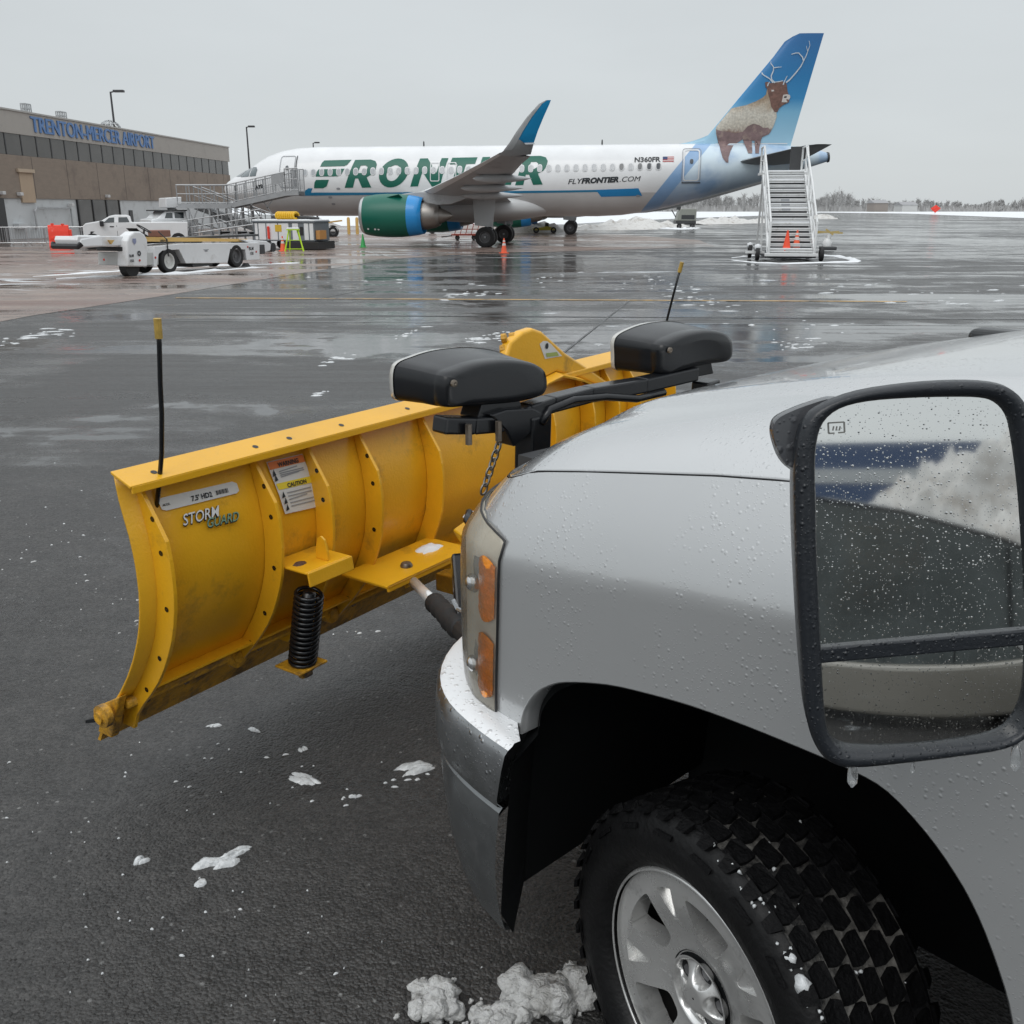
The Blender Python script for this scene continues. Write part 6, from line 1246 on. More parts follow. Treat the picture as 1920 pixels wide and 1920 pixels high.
# cab and bed (out of frame to the right, kept whole)
b = MB(); b.prism([(-.60, .38), (-3.25, .38), (-3.3, .5), (-3.3, 1.40), (-.60, 1.38)], lambda u, v, w_: (u, w_, v), -1.99, -.012)
b.prism([(-5.0, .55), (-4.45, .55), (-4.35, .95), (-3.55, .95), (-3.40, .55), (-3.32, .55), (-3.32, 1.40), (-5.0, 1.40)], lambda u, v, w_: (u, w_, v), -1.99, -.012); b.build('cab_and_bed', m_silverd, TR, bevel=.04)
b = MB(); b.hexa([(-1.0, -.06, 1.40), (-.68, -.30, 1.40), (-.68, -1.70, 1.40), (-1.0, -1.94, 1.40), (-1.55, -.22, 1.86), (-1.45, -.4, 1.86), (-1.45, -1.6, 1.86), (-1.55, -1.78, 1.86)]); b.build('windshield', m_glass, TR)
b = MB(); b.hexa([(-3.2, -.07, 1.40), (-1.0, -.06, 1.40), (-1.0, -1.94, 1.40), (-3.2, -1.93, 1.40), (-3.05, -.22, 1.88), (-1.5, -.22, 1.88), (-1.5, -1.78, 1.88), (-3.05, -1.78, 1.88)]); b.build('cabin', m_silverd, TR, bevel=.03)
for x0, x1 in ((-2.0, -1.15), (-3.0, -2.1)):
    b = MB(); b.add([(x0, -.062, 1.43), (x1, -.062, 1.43), (x1-.25 if x1 > -1.5 else x1, -.20, 1.82), (x0+.02, -.20, 1.82)], [(0, 1, 2, 3)]); b.build('side_window', m_glass, TR, solid=.01)
for x in (-1.05, -2.05, -3.1):
    b = MB(); b.bx(x, x+.008, -.014, -.008, .5, 1.38); b.build('door_seam', m_dk, TR)
b = MB(); b.bx(-1.95, -1.72, -.02, .03, 1.22, 1.26); b.build('door_handle', m_silverd, TR, bevel=.01)
# =============== door mirror ===============
MC = Vector((.375, .84, 1.375)); me_, ma_ = R(8.3), R(-1)
MN = Vector((math.sin(ma_)*math.cos(me_), -math.cos(ma_)*math.cos(me_), math.sin(me_))).normalized(); MX = Vector((0, 0, 1)).cross(MN).normalized(); MY = MN.cross(MX)
Z5 = lambda q: (1400+q[0]/2.2865, 640+q[1]/2.2865)
def mpt(q, off=0):
    r = ray(*Z5(q)); C = Vector((0, 0, CAMH)); O_ = MC; k = (O_-C).dot(MN)/r.dot(MN); w_ = C+r*k-MC; return Vector((w_.dot(MX), w_.dot(MY), off))
iR = Matrix.Translation(TW) @ Matrix.Rotation(TA, 4, 'Z')
MB_ = Matrix((( MX.x, MY.x, MN.x, MC.x), (MX.y, MY.y, MN.y, MC.y), (MX.z, MY.z, MN.z, MC.z), (0, 0, 0, 1)))
def mparent(o, par=TR): o.parent = par; o.matrix_parent_inverse = Matrix.Identity(4); o.matrix_local = (iR.inverted() @ MB_) if par is TR else Matrix.Identity(4); return o
def smoothloop(pts, n=3):
    out_ = []
    P4 = pts; m_ = len(P4)
    for i in range(m_):
        p0, p1, p2, p3 = P4[i-1], P4[i], P4[(i+1) % m_], P4[(i+2) % m_]
        for k in range(n):
            t = k/n; out_.append(.5*((2*p1)+(p2-p0)*t+(2*p0-5*p1+4*p2-p3)*t*t+(3*p1-p0-3*p2+p3)*t**3))
    return out_
OUTER = [(207, 700), (207, 560), (216, 430), (250, 325), (330, 262), (480, 208), (700, 175), (900, 163), (1050, 170), (1140, 200), (1200, 270), (1245, 380), (1280, 600), (1305, 900), (1320, 1200), (1318, 1400), (1290, 1560), (1220, 1680), (1110, 1750), (900, 1785), (650, 1815), (450, 1832), (360, 1812), (300, 1740), (262, 1620), (240, 1400), (222, 1100), (212, 880)]
INNER = [(300, 700), (296, 560), (302, 440), (330, 350), (400, 290), (520, 258), (700, 243), (880, 238), (1010, 241), (1080, 262), (1128, 315), (1152, 410), (1180, 620), (1200, 900), (1215, 1200), (1222, 1400), (1215, 1560), (1170, 1660), (1090, 1705), (900, 1728), (650, 1750), (470, 1757), (400, 1740), (355, 1680), (338, 1600), (325, 1400), (312, 1100), (303, 880)]
oo = smoothloop([mpt(q) for q in OUTER]); ii = smoothloop([mpt(q) for q in INNER]); n_ = len(oo)
def off_(pl, k, dz, cc=None):
    c = sum(pl, Vector())/len(pl) if cc is None else cc; return [c+(q-c)*k+Vector((0, 0, dz)) for q in pl]
rings = [off_(oo, .62, -.11), off_(oo, .80, -.095), off_(oo, .90, -.06), off_(oo, .965, -.03), off_(oo, .998, -.006), off_(oo, .985, .004), [a.lerp(c, .45)+Vector((0, 0, .007)) for a, c in zip(oo, ii)], [a.lerp(c, .85)+Vector((0, 0, .004)) for a, c in zip(oo, ii)], off_(ii, 1.0, -.002), off_(ii, .995, -.012)]
b = MB(); b.grid([r_+[r_[0]] for r_ in rings]); b.add(rings[0], [tuple(range(n_))]); m_mh = M('mirror_housing', (.016, .019, .024), r=.28, bump=.08, bs=200, drops=.5, dsc=160)
mh = mparent(b.build('mirror', m_mh, None, smooth=True))
SH = [(80, 385), (100, 335), (160, 300), (260, 262), (360, 240), (420, 300), (330, 560), (230, 585), (165, 560), (120, 515), (92, 450)]
s0 = smoothloop([mpt(q) for q in SH]); b = MB(); SX = Vector((.014, 0, 0)); rr_ = [[q+SX for q in off_(s0, .85, -.055)], [q+SX for q in off_(s0, .95, -.048)], [q+SX for q in off_(s0, .99, -.036)], [q+SX*.7 for q in off_(s0, .99, -.026)], [q+SX*.7 for q in off_(s0, .93, -.018)]]; b.grid([r_+[r_[0]] for r_ in rr_]); b.add(rr_[-1], [tuple(range(len(s0)))]); b.add(rr_[0], [tuple(range(len(s0)))]); mparent(b.build('shell', M('mirror_shell', (.055, .058, .065), r=.25, coat=.5, drops=.3), None, smooth=True), mh)
def mirmat():
    mt = bpy.data.materials.new('mirror_glass'); mt.use_nodes = True; t = mt.node_tree; b_ = t.nodes['Principled BSDF']; n, l = t.nodes.new, t.links.new
    b_.inputs['Metallic'].default_value = 1; b_.inputs['Base Color'].default_value = (.72, .73, .72, 1); b_.inputs['Roughness'].default_value = .035
    tcn = n('ShaderNodeTexCoord'); prev = None
    for sc_, th, wgt in ((290, .74, .42), (560, .72, .22)):
        v = n('ShaderNodeTexVoronoi'); v.inputs['Scale'].default_value = sc_; v.inputs['Randomness'].default_value = 1; l(tcn.outputs['Object'], v.inputs['Vector'])
        s_ = n('ShaderNodeSeparateColor'); l(v.outputs['Color'], s_.inputs[0]); sz = n('ShaderNodeMapRange'); l(s_.outputs[1], sz.inputs['Value']); sz.inputs['To Min'].default_value = .18; sz.inputs['To Max'].default_value = .42
        dv = n('ShaderNodeMath'); dv.operation = 'DIVIDE'; l(v.outputs['Distance'], dv.inputs[0]); l(sz.outputs[0], dv.inputs[1])
        ms = n('ShaderNodeMapRange'); l(dv.outputs[0], ms.inputs['Value']); ms.inputs['From Min'].default_value = 1; ms.inputs['From Max'].default_value = 0; ms.interpolation_type = 'SMOOTHSTEP'
        gt = n('ShaderNodeMath'); gt.operation = 'GREATER_THAN'; l(s_.outputs[0], gt.inputs[0]); gt.inputs[1].default_value = th
        pr = n('ShaderNodeMath'); pr.operation = 'MULTIPLY'; l(ms.outputs[0], pr.inputs[0]); l(gt.outputs[0], pr.inputs[1]); p2 = n('ShaderNodeMath'); p2.operation = 'MULTIPLY'; l(pr.outputs[0], p2.inputs[0]); p2.inputs[1].default_value = wgt
        if prev is None: prev = p2.outputs[0]
        else: a = n('ShaderNodeMath'); a.operation = 'ADD'; l(prev, a.inputs[0]); l(p2.outputs[0], a.inputs[1]); prev = a.outputs[0]
    bb = n('ShaderNodeBump'); bb.inputs['Strength'].default_value = .9; bb.inputs['Distance'].default_value = .0007; l(prev, bb.inputs['Height']); bb.inputs['Strength'].default_value = .45; l(bb.outputs[0], b_.inputs['Normal'])
    # drops darken and blur what they cover
    mx = n('ShaderNodeMix'); mx.data_type = 'RGBA'; l(prev, mx.inputs[0]); mx.inputs[6].default_value = (.80, .81, .80, 1); mx.inputs[7].default_value = (.55, .55, .54, 1); l(mx.outputs[2], b_.inputs['Base Color'])
    return mt
m_mg = mirmat()
def line_y(x, a, c): return a[1]+(c[1]-a[1])*(x-a[0])/(c[0]-a[0])
UL, UR = mpt((296, 1332)), mpt((1230, 1252)); LL_, LR_ = mpt((296, 1368)), mpt((1230, 1282))
def clip(pl, A, B_, above):
    out_ = []
    f_ = lambda q: (q.y-line_y(q.x, A, B_))*(1 if above else -1)
    for i in range(len(pl)):
        p, q = pl[i], pl[(i+1) % len(pl)]; fp, fq = f_(p), f_(q)
        if fp >= 0: out_.append(p)
        if fp*fq < 0: out_.append(p.lerp(q, fp/(fp-fq)))
    return out_
up = clip(ii, UL, UR, True); lo = clip(ii, LL_, LR_, False)
o = flat([[(q.x, q.y) for q in up]], 'mirror_glass', m_mg, None, lambda u, v: (u, v, -.006)); mparent(o, mh)
cl_ = sum(lo, Vector())/len(lo); Rc = .75
o = flat([[(q.x, q.y) for q in lo]], 'convex_glass', m_mg, None, lambda u, v: (u, v, -.004-((u-cl_.x)**2+(v-cl_.y-.06)**2)/(2*Rc)+.004), step=.004, ustep=.004); mparent(o, mh)
for p_ in o.data.polygons: p_.use_smooth = True
b = MB(); b.bar(Vector((UL.x, (UL.y+LL_.y)/2, -.004)), Vector((UR.x, (UR.y+LR_.y)/2, -.004)), .0155, .010, up=(0, 0, 1)); mparent(b.build('divider', m_mh, None, bevel=.002), mh)
b = MB(); b.add(off_(ii, 1.0, -.016), [tuple(range(n_))]); mparent(b.build('backing', m_black, None), mh)
b = MB()
for a, c in (((358, 352), (427, 348)), ((427, 348), (429, 392)), ((429, 392), (402, 394)), ((358, 352), (360, 397)), ((360, 397), (385, 396))): b.bar(mpt(a, -.0055), mpt(c, -.0055), .0013, .0004)
for x in (378, 392, 406): b.bar(mpt((x, 385), -.0055), mpt((x+4, 366), -.0055), .001, .0004)
mparent(b.build('heater_symbol', M('etch_grey', (.2, .2, .19), r=.4), None), mh)
b = MB(); a_ = mpt((1240, 700)); b.tube([a_+Vector((0, .04, -.08)), a_+Vector((.16, .04, -.10)), a_+Vector((.30, .02, -.02))], .018, 10); b.tube([a_+Vector((0, -.08, -.08)), a_+Vector((.16, -.08, -.10)), a_+Vector((.30, -.10, -.02))], .018, 10); mparent(b.build('arm', m_mh, None, smooth=True), mh)
# hanging drips
m_water = M('water_drip', (.8, .82, .83), r=.03, coat=1); m_water.node_tree.nodes['Principled BSDF'].inputs['Transmission Weight'].default_value = .9; m_water.node_tree.nodes['Principled BSDF'].inputs['IOR'].default_value = 1.33
for q in ((455, 1845), (1155, 1775), (712, 1822)):
    a_ = mpt(q); k = 1 if q[0] != 712 else .45; b = MB(); b.lathe([(.001, .012*k), (.0045*k, .008*k), (.005*k, -.004*k), (.0048*k, -.011*k), (.001, -.016*k)], a_, (0, 1, 0), 12); mparent(b.build('water_drip', m_water, None, smooth=True), mh)
# =============== snow plow ===============
PB = Vector((-1.014, 2.364, 0)); PAng = R(90-34.7); BX = Vector((math.sin(R(34.7)), math.cos(R(34.7)), 0)); BPl = VPlane(PB, BX)
m_py = M('plow_yellow', (.79, .415, .016), r=.34, coat=.25, var=.12, vs=3, bump=.10, bs=130, dirt=(.34, .19, .03), dirt_amt=.18, dirt_s=4)
m_pyd = M('plow_yellow_dirty', (.60, .31, .02), r=.45, var=.3, vs=12, bump=.6, bs=60, dirt=(.16, .095, .035), dirt_amt=.48, dirt_s=11)
m_blk = M('coated_black', (.007, .008, .010), r=.24, drops=.12, dsc=170); m_bolt = M('bolt_steel', (.20, .17, .14), r=.45, m=.8, var=.3, vs=40)
SP = thing('snow_plow', 'yellow snow plow blade with black plow lights mounted on the front of the silver pickup', 'snow plow', PB, PAng); Lb = 3.12
def K(u, v, z): return (u, -v, z)      # plow frame: v towards the truck
VM = [(.20, -.215), (.26, -.20), (.30, -.185), (.348, -.147), (.40, -.102), (.46, -.058), (.52, -.022), (.591, .012), (.66, .034), (.738, .045), (.81, .045), (.884, .034), (.94, .018), (.99, .006), (1.045, .0)]
vm = lambda z: lerpt(VM, z)
b = MB(); zs = [.30+(1.045-.30)*i/24 for i in range(25)]; b.grid([[K(u, vm(z), z) for z in zs] for u in [Lb*i/20 for i in range(21)]]); mb = b.build('moldboard', m_py, SP, smooth=True, solid=.006)
b = MB(); b.hexa([K(-.004, -.012, 1.050), K(Lb, -.012, 1.050), K(Lb, .066, 1.022), K(-.004, .066, 1.022), K(-.004, -.012, 1.058), K(Lb, -.012, 1.058), K(Lb, .068, 1.030), K(-.004, .068, 1.030)])
b.bx(0, Lb, -.068, -.062, 1.008, 1.028); b.build('top_flange', m_py, SP, bevel=.002)
for u in (.09, .43, .56, .78, 1.1, 1.5, 2.0): b = MB(); b.lathe([(.009, .0), (.001, .0)], K(u, .035, 1.0425), (0, -.33, .95), 10); b.build('flange_hole', m_black, SP)
def rib(u, th=.012, z0=.34, z1=1.02, dep=.075):
    pts = []; zz = [z0+(z1-z0)*i/16 for i in range(17)]
    d_ = lambda z: dep*min(1, ((1.035-z)/.16))**.8*(.75+.25*min(1, (z-z0)/.2))
    pts = [(vm(z)+.002, z) for z in zz]+[(vm(z)+d_(z), z) for z in zz[::-1]]; n = len(zz)
    b = MB(); vs = [K(u-th/2, *p) for p in pts]+[K(u+th/2, *p) for p in pts]; m_ = len(pts); fs = []
    for i in range(n-1): fs += [(i, i+1, m_-2-i, m_-1-i), (m_+i, m_+m_-1-i, m_+m_-2-i, m_+i+1)]
    fs += [(i, (i+1) % m_, m_+(i+1) % m_, m_+i) for i in range(m_)]; b.add(vs, fs); o = b.build('rib', m_py, SP, bevel=.0015)
    return o
RB = [.055, .43, .64, .865, 1.185]
for u in RB+[Lb-q for q in RB]: rib(u, z0=.245 if u in (RB[0], Lb-RB[0]) else .30)
for u in RB[:4]:
    b = MB()
    for z in (.40, .52, .68, .84, .93): b.lathe([(.008, 0), (.001, 0)], K(u-.0075, vm(z)+.045, z), (-1, 0, 0), 8)
    b.build('rib_holes', m_blk, SP)
    b = MB()
    for z in (.42, .56, .72, .88): b.tube([K(u+.010, vm(z+k*.02)+.004, z+k*.02) for k in range(4)], .0035, 5)
    b.build('weld_bead', M('weld', (.45, .20, .012), r=.45), SP)
# bottom trip edge
b = MB(); b.hexa([K(-.01, -.245, .205), K(Lb, -.245, .205), K(Lb, -.232, .205), K(-.01, -.232, .205), K(-.01, -.160, .345), K(Lb, -.160, .345), K(Lb, -.147, .352), K(-.01, -.147, .352)]); b.build('trip_edge', m_pyd, SP)
b = MB(); b.bx(.0, Lb, .045, .115, .405, .413); b.hexa([K(.06, -.105, .398), K(Lb, -.105, .398), K(Lb, -.045, .398), K(.06, -.045, .398), K(.06, -.105, .405), K(Lb, -.105, .405), K(Lb, -.045, .405), K(.06, -.045, .405)]) ; b.v = b.v[8:]; b.f = [tuple(i-8 for i in f) for f in b.f[6:]]; b.mi = b.mi[6:]; b.build('lower_angle', m_py, SP)
b = MB(); b.cyl(K(.02, -.125, .345), K(Lb-.02, -.125, .345), .016, 10); b.build('hinge_rod', m_pyd, SP, smooth=True)
for u in (.0, .42, .84, 1.26, 1.7, 2.1, 2.6, 3.08):
    b = MB(); b.lathe([(.001, .0), (.028, .0), (.034, .006), (.034, .026), (.018, .03), (.018, .036), (.001, .036)], K(u-.01 if u else -.028, -.135, .335), (-1, 0, 0) if u == 0 else (0, -1, .2), 14); b.build('hinge_boss', m_pyd, SP, auto=R(40))
b = MB(); b.hexa([K(-.012, -.235, .235), K(.015, -.235, .235), K(.015, -.17, .235), K(-.012, -.17, .235), K(-.012, -.19, .34), K(.015, -.19, .34), K(.015, -.10, .39), K(-.012, -.10, .39)]); b.build('end_plate', m_pyd, SP, bevel=.004)
b = MB(); b.hexa([K(-.03, -.262, .262), K(.02, -.262, .262), K(.02, -.19, .290), K(-.03, -.19, .290), K(-.03, -.262, .272), K(.02, -.262, .272), K(.02, -.19, .304), K(-.03, -.19, .304)]); b.build('edge_shoe', m_blk, SP)
for u in (.12, .26, .55, .75, 1.0): b = MB(); b.lathe([(.012, 0), (.012, .006), (.001, .008)], K(u, -.178, .30), (0, -.85, .5), 6); b.build('edge_bolt', m_bolt, SP)
# decals on the rear of the blade
def bd(px, py, v=.04): return BPl.uz(px, py, v)
def bmap(off=.004): return lambda u, z: K(u, vm(z)+off, z)
m_lab = M('label_white', (.68, .68, .66), r=.4)
q4 = [bd(*q) for q in [(306, 941), (312, 936), (444, 905), (452, 908), (454, 921), (449, 926), (318, 959), (310, 957)]]
lb_ = flat([q4], 'name_label', m_lab, mb, bmap(.005), step=.02)
def btext(s_, p0, p1, hpx, mat, bold, shear, off, name='lettering', parent=mb):
    a = bd(*p0); c = bd(*p1); h = bd(p0[0], p0[1]-hpx)[1]-a[1]; cu = bpy.data.curves.new('t', 'FONT'); cu.body = s_; cu.size = h/.7; cu.offset = bold*h; o = bpy.data.objects.new('t', cu); COL.objects.link(o); bpy.context.view_layer.update(); w_ = o.dimensions.x; bpy.data.objects.remove(o)
    k = (c[0]-a[0])/w_; sl_ = (c[1]-a[1])/(c[0]-a[0])
    return flat(None, name, mat, parent, lambda u, z: bmap(off)(a[0]+u, a[1]+z+sl_*u), text=s_, size=h/.7, bold=bold*h, shear=shear, sx=k, step=.02)
btext("7.5' HD2", (366, 941), (404, 932), 9, m_ink, .05, 0, .007)
b = MB()
for i in range(12):
    u0_, z0_ = bd(412+i*1.9, 929.5-i*.45); b.add([bmap(.007)(u0_, z0_), bmap(.007)(u0_+.0016+.001*(i % 3 == 0), z0_), bmap(.007)(u0_+.0016+.001*(i % 3 == 0), z0_+.012), bmap(.007)(u0_, z0_+.012)], [(0, 1, 2, 3)])
b.build('bar_code', m_ink, mb); btext('MODEL', (313, 951), (326, 948), 4, m_ink, .03, 0, .007)
m_outl = M('decal_black', (.02, .022, .025), r=.4); m_dw = M('decal_white', (.72, .74, .74), r=.4); m_dg = M('decal_green', (.20, .36, .27), r=.4)
btext('STORM', (343, 987), (409, 969), 20, m_outl, .06, .35, .0055); btext('STORM', (342, 985.5), (408, 967.5), 20, m_dw, .008, .35, .008)
btext('GUARD', (384, 990), (443, 975.5), 17, m_outl, .06, .35, .0095); btext('GUARD', (383, 988.5), (442, 974), 17, m_dg, .008, .35, .012)
wq = lambda pl: [bd(*q) for q in pl]
flat([wq([(511, 869), (578, 853), (597, 948), (531, 963)])], 'warning_label', m_lab, mb, bmap(.005), step=.02)
flat([wq([(512, 870), (577, 854), (580, 867), (515, 883)])], 'label_band', M('label_orange', (.75, .22, .06), r=.4), mb, bmap(.007), step=.02)
flat([wq([(521, 908), (585, 893), (587.5, 904), (524, 919)])], 'label_band', M('label_yellow', (.80, .62, .04), r=.4), mb, bmap(.007), step=.02)
btext('WARNING', (530, 877.5), (568, 868), 8, m_ink, .05, 0, .009); btext('CAUTION', (540, 913.5), (575, 905), 7, m_ink, .05, 0, .009)
for i in range(9):
    y0 = 887+i*3.2 if i < 4 else 925+(i-4)*6; xo = (y0-870)*.2; x_ = 527+xo; b = MB(); a = bd(x_, y0); c = bd(x_+(44 if i % 3 else 34), y0-11); b.add([bmap(.007)(a[0], a[1]), bmap(.007)(c[0], c[1]), bmap(.007)(c[0], c[1]+.0035), bmap(.007)(a[0], a[1]+.0035)], [(0, 1, 2, 3)]); b.build('label_text_line', MATS['seam_grey'], mb)
for i, (x_, y_) in enumerate(((517, 888), (519, 897), (527, 927), (530, 938), (532, 950))): b = MB(); a = bd(x_, y_); b.add([bmap(.008)(a[0], a[1]-.012), bmap(.008)(a[0]+.014, a[1]-.010), bmap(.008)(a[0]+.008, a[1]+.008)], [(0, 1, 2)]); b.build('label_pictogram', m_ink, mb)
# blade markers
def marker(u, pts, label=None):
    b = MB(); b.tube([K(u, *q) for q in pts], .0062, 8); o = b.build('blade_marker', m_blk, SP, smooth=True); b = MB(); e_ = Vector(K(u, *pts[-1])); d_ = (e_-Vector(K(u, *pts[-2]))).normalized(); b.tube([e_-d_*.045, e_+d_*.004], .0098, 10); b.build('marker_cap', M('cap_yellow', (.42, .28, .06), r=.5, var=.3, vs=60), o)
    b = MB(); b.bx(u-.02, u+.012, -pts[0][0]-.025, -pts[0][0]+.03, pts[0][1]-.012, pts[0][1]-.006); b.lathe([(.012, 0), (.012, .008), (.001, .01)], K(u, *pts[0]), (0, 0, 1), 6); b.build('marker_bracket', m_py, o)
marker(.10, [(.0+.0, .905), (.035, 1.0), (.063, 1.094), (.082, 1.2), (.090, 1.28), (.104, 1.38), (.107, 1.437)]); marker(2.99, [(.03, .905), (.06, 1.05), (.087, 1.173), (.118, 1.31), (.151, 1.447)])
# spring and brackets
def spring_set(du):
    c0 = bd(580, 1110, .17); c1 = bd(567, 1243, .10); A_ = Vector(K(c0[0]+du, .17, c0[1])); B2 = Vector(K(c1[0]+du, .10, c1[1])); d_ = (B2-A_); n_ = 220; x_ = d_.cross(Vector((1, 0, 0))).normalized(); y_ = d_.cross(x_).normalized(); r_ = .040
    b = MB(); b.tube([A_+d_*(i/n_)+(x_*math.cos(i/n_*15*2*math.pi)+y_*math.sin(i/n_*15*2*math.pi))*r_ for i in range(n_+1)], .0062, 6); b.build('coil_spring', m_blk, SP, smooth=True)
    b = MB(); b.tube([A_, B2], .020, 12); b.build('spring_rod', m_blk, SP, smooth=True)
    u0_ = bd(556, 1075, .17)[0]+du+.01; u1_ = bd(645, 1060, .17)[0]+du; zt_ = A_.z+.07
    b = MB(); b.bx(u0_, u1_, -.20, -.045, zt_, zt_+.008); b.hexa([K(u0_, .215, zt_-.035), K(u1_, .215, zt_-.035), K(u1_, .207, zt_-.035), K(u0_, .207, zt_-.035), K(u0_, .208, zt_+.008), K(u1_, .208, zt_+.008), K(u1_, .2, zt_+.008), K(u0_, .2, zt_+.008)]); b.build('spring_bracket', m_py, SP, bevel=.003)
    b = MB(); b.prism([(0, 0), (.05, 0), (.05, .03), (.04, .065), (.025, .075), (.01, .065), (0, .03)], lambda u, v, w_: K((u0_+u1_)/2+.015+w_, .13+u, zt_+.008+v), 0, .008); b.build('lifting_eye', m_py, SP, bevel=.002)
    b = MB(); patch_mesh(b, (0, 0, 0), .028, .016, .004, 0, 2.2, zb=0.0); o = b.build('rust_spot', M('rust', (.10, .05, .03), r=.8, var=.4, vs=60, bump=1, bs=80), SP, smooth=True); o.location = K(u0_+.045, .13, zt_+.006)
    b = MB(); q = B2; b.bx(q.x-.06, q.x+.06, q.y-.05, q.y+.06, q.z-.008, q.z); b.prism([(-.03, 0), (.03, 0), (.02, -.035), (-.02, -.035)], lambda u, v, w_: (q.x+u, q.y+w_, q.z-.008+v), -.02, .0); b.build('spring_seat', m_pyd, SP, bevel=.003)
    b = MB(); b.cyl((q.x-.012, q.y-.02, q.z-.03), (q.x+.012, q.y-.02, q.z-.03), .012, 8); b.build('seat_bolt', m_bolt, SP)
spring_set(0); spring_set(Lb-2*bd(580, 1110, .17)[0])
# ram plate
ra = bd(735, 1060, .14); rc = bd(838, 1040, .14)
zp_ = bd(762, 1058, .16)[1]; u0_, u1_ = .70, 1.17
b = MB(); b.bx(.86-.12, 1.19, -.245, -.035, zp_-.012, zp_-.002); b.hexa([K(.74, .245, zp_-.022), K(1.19, .245, zp_-.022), K(1.19, .235, zp_-.022), K(.74, .235, zp_-.022), K(.74, .245, zp_-.002), K(1.19, .245, zp_-.002), K(1.19, .235, zp_-.002), K(.74, .235, zp_-.002)]); b.build('ram_plate', m_py, SP, bevel=.003)
bu = bd(762, 1058, .17)[0]; b = MB(); b.lathe([(.021, 0), (.021, .006), (.016, .014), (.001, .017)], K(bu, .17, zp_-.002), (0, 0, 1), 16); b.build('plate_bolt', m_bolt, SP, auto=R(40))
b = MB(); patch_mesh(b, (0, 0, 0), .06, .035, .012, 0, 7.1, zb=0, n=20, rings=5); o = b.build('snow_patch', m_snow, SP, smooth=True); o.location = K(bd(803, 1025, .12)[0], .12, zp_-.004)
# lower rear beam of the blade
b = MB(); b.bx(1.22, 2.4, -.13, -.04, .33, .40); b.build('lower_beam', m_pyd, SP, bevel=.006)
# a local frame on the truck, expressed in world, turned into plow coordinates
SPM = (Matrix.Translation(PB) @ Matrix.Rotation(PAng, 4, 'Z')).inverted(); toSP = lambda w_: SPM @ Vector(w_)
TRM = Matrix.Translation(TW) @ Matrix.Rotation(TA, 4, 'Z'); tw_ = lambda s, l, z: TRM @ Vector((s, l, z)); tp = lambda s, l, z: toSP(tw_(s, l, z))
# angling ram
ra2 = bd(774, 1090, .235); A_ = Vector(K(ra2[0], .235, ra2[1])); E_ = toSP(at(868, 1182, 2.32)); E2 = A_+(E_-A_)*1.6; mid = A_.lerp(E_, .5)
b = MB(); b.tube([A_, mid], .017, 14); b.build('ram_rod', M('ram_chrome', (.78, .78, .77), r=.22, m=.45), SP, smooth=True)
b = MB(); b.tube([A_+Vector((0, .03, .015)), A_+Vector((0, .01, -.02))], .02, 12); b.build('ram_eye', m_pyd, SP)
mid = A_.lerp(E_, .5); nn = 14; b = MB(); b.tube([mid.lerp(E_, i/nn) for i in range(nn+1)], [.026+(.006 if i % 3 == 0 else 0)+(.004 if i > 6 else 0) for i in range(nn+1)], 14); b.tube([E_, E2], .03, 12); b.build('ram_boot', m_tyre, SP, smooth=True)
# A frame, headgear and lights
b = MB()
for l in (-.45, -1.55): b.bar(toSP(tw_(.95, l, .42)), Vector(K(1.56+(.12 if l < -1 else -.12), .30, .38)), .09, .09)
b.bar(tp(.98, -.35, .42), tp(.98, -1.65, .42), .09, .09); b.bar(tp(1.3, -.75, .42), tp(1.3, -1.25, .42), .07, .07); b.build('a_frame', m_py, SP, bevel=.008)
b = MB(); b.prism([(1.0, .16), (2.12, .16), (1.85, .36), (1.27, .36)], lambda u, v, w_: K(u, v, w_), .50, .515); b.build('quadrant_plate', m_py, SP, bevel=.004)
b = MB()
for l in (-.62, -1.38): b.bar(tp(1.08, l, .38), tp(1.06, l, 1.18), .06, .09)
b.bar(tp(1.06, -.62, .75), tp(1.06, -1.38, .75), .06, .08); b.build('headgear', m_blk, SP, bevel=.006)
FPl = VPlane(tw_(1.06, 0, 0), tw_(0, -1, 0)-tw_(0, 0, 0)); # runs across the truck, u = metres to its right
def fp(px, py, ds=0): return FPl.uz(px, py, 0)
bar_px = [(823, 796), (880, 797), (935, 793), (985, 772), (1030, 757), (1100, 739), (1200, 722), (1296, 700)]
pts = [(lambda q: tp(1.06, -q[0], q[1]))(fp(*q)) for q in bar_px]
b = MB()
for a, c in zip(pts, pts[1:]): b.bar(a, c+(c-a)*.02, .055, .042)
b.build('light_bar', m_blk, SP, bevel=.006)
b = MB(); pts2 = [(lambda q: tp(1.03, -q[0], q[1]))(fp(*q)) for q in [(1000, 790), (1015, 765), (1060, 747), (1120, 741), (1180, 745), (1230, 733)]]; b.tube(pts2, .011, 8); b.build('hose', m_blk, SP, smooth=True)
b = MB(); b.prism([fp(*q) for q in [(905, 775), (935, 765), (985, 762), (1012, 775), (975, 815), (950, 835), (935, 805)]], lambda u, v, w_: tp(1.06+w_, -u, v), -.03, .03); b.build('bar_gusset', m_blk, SP, bevel=.005)
for q in ((859, 806), (915, 800)): a = fp(*q); b = MB(); c = tp(1.02, -a[0], a[1]+.02); b.tube([c, c-Vector((0, 0, .05))], .009, 6); b.build('bar_bolt', m_bolt, SP)
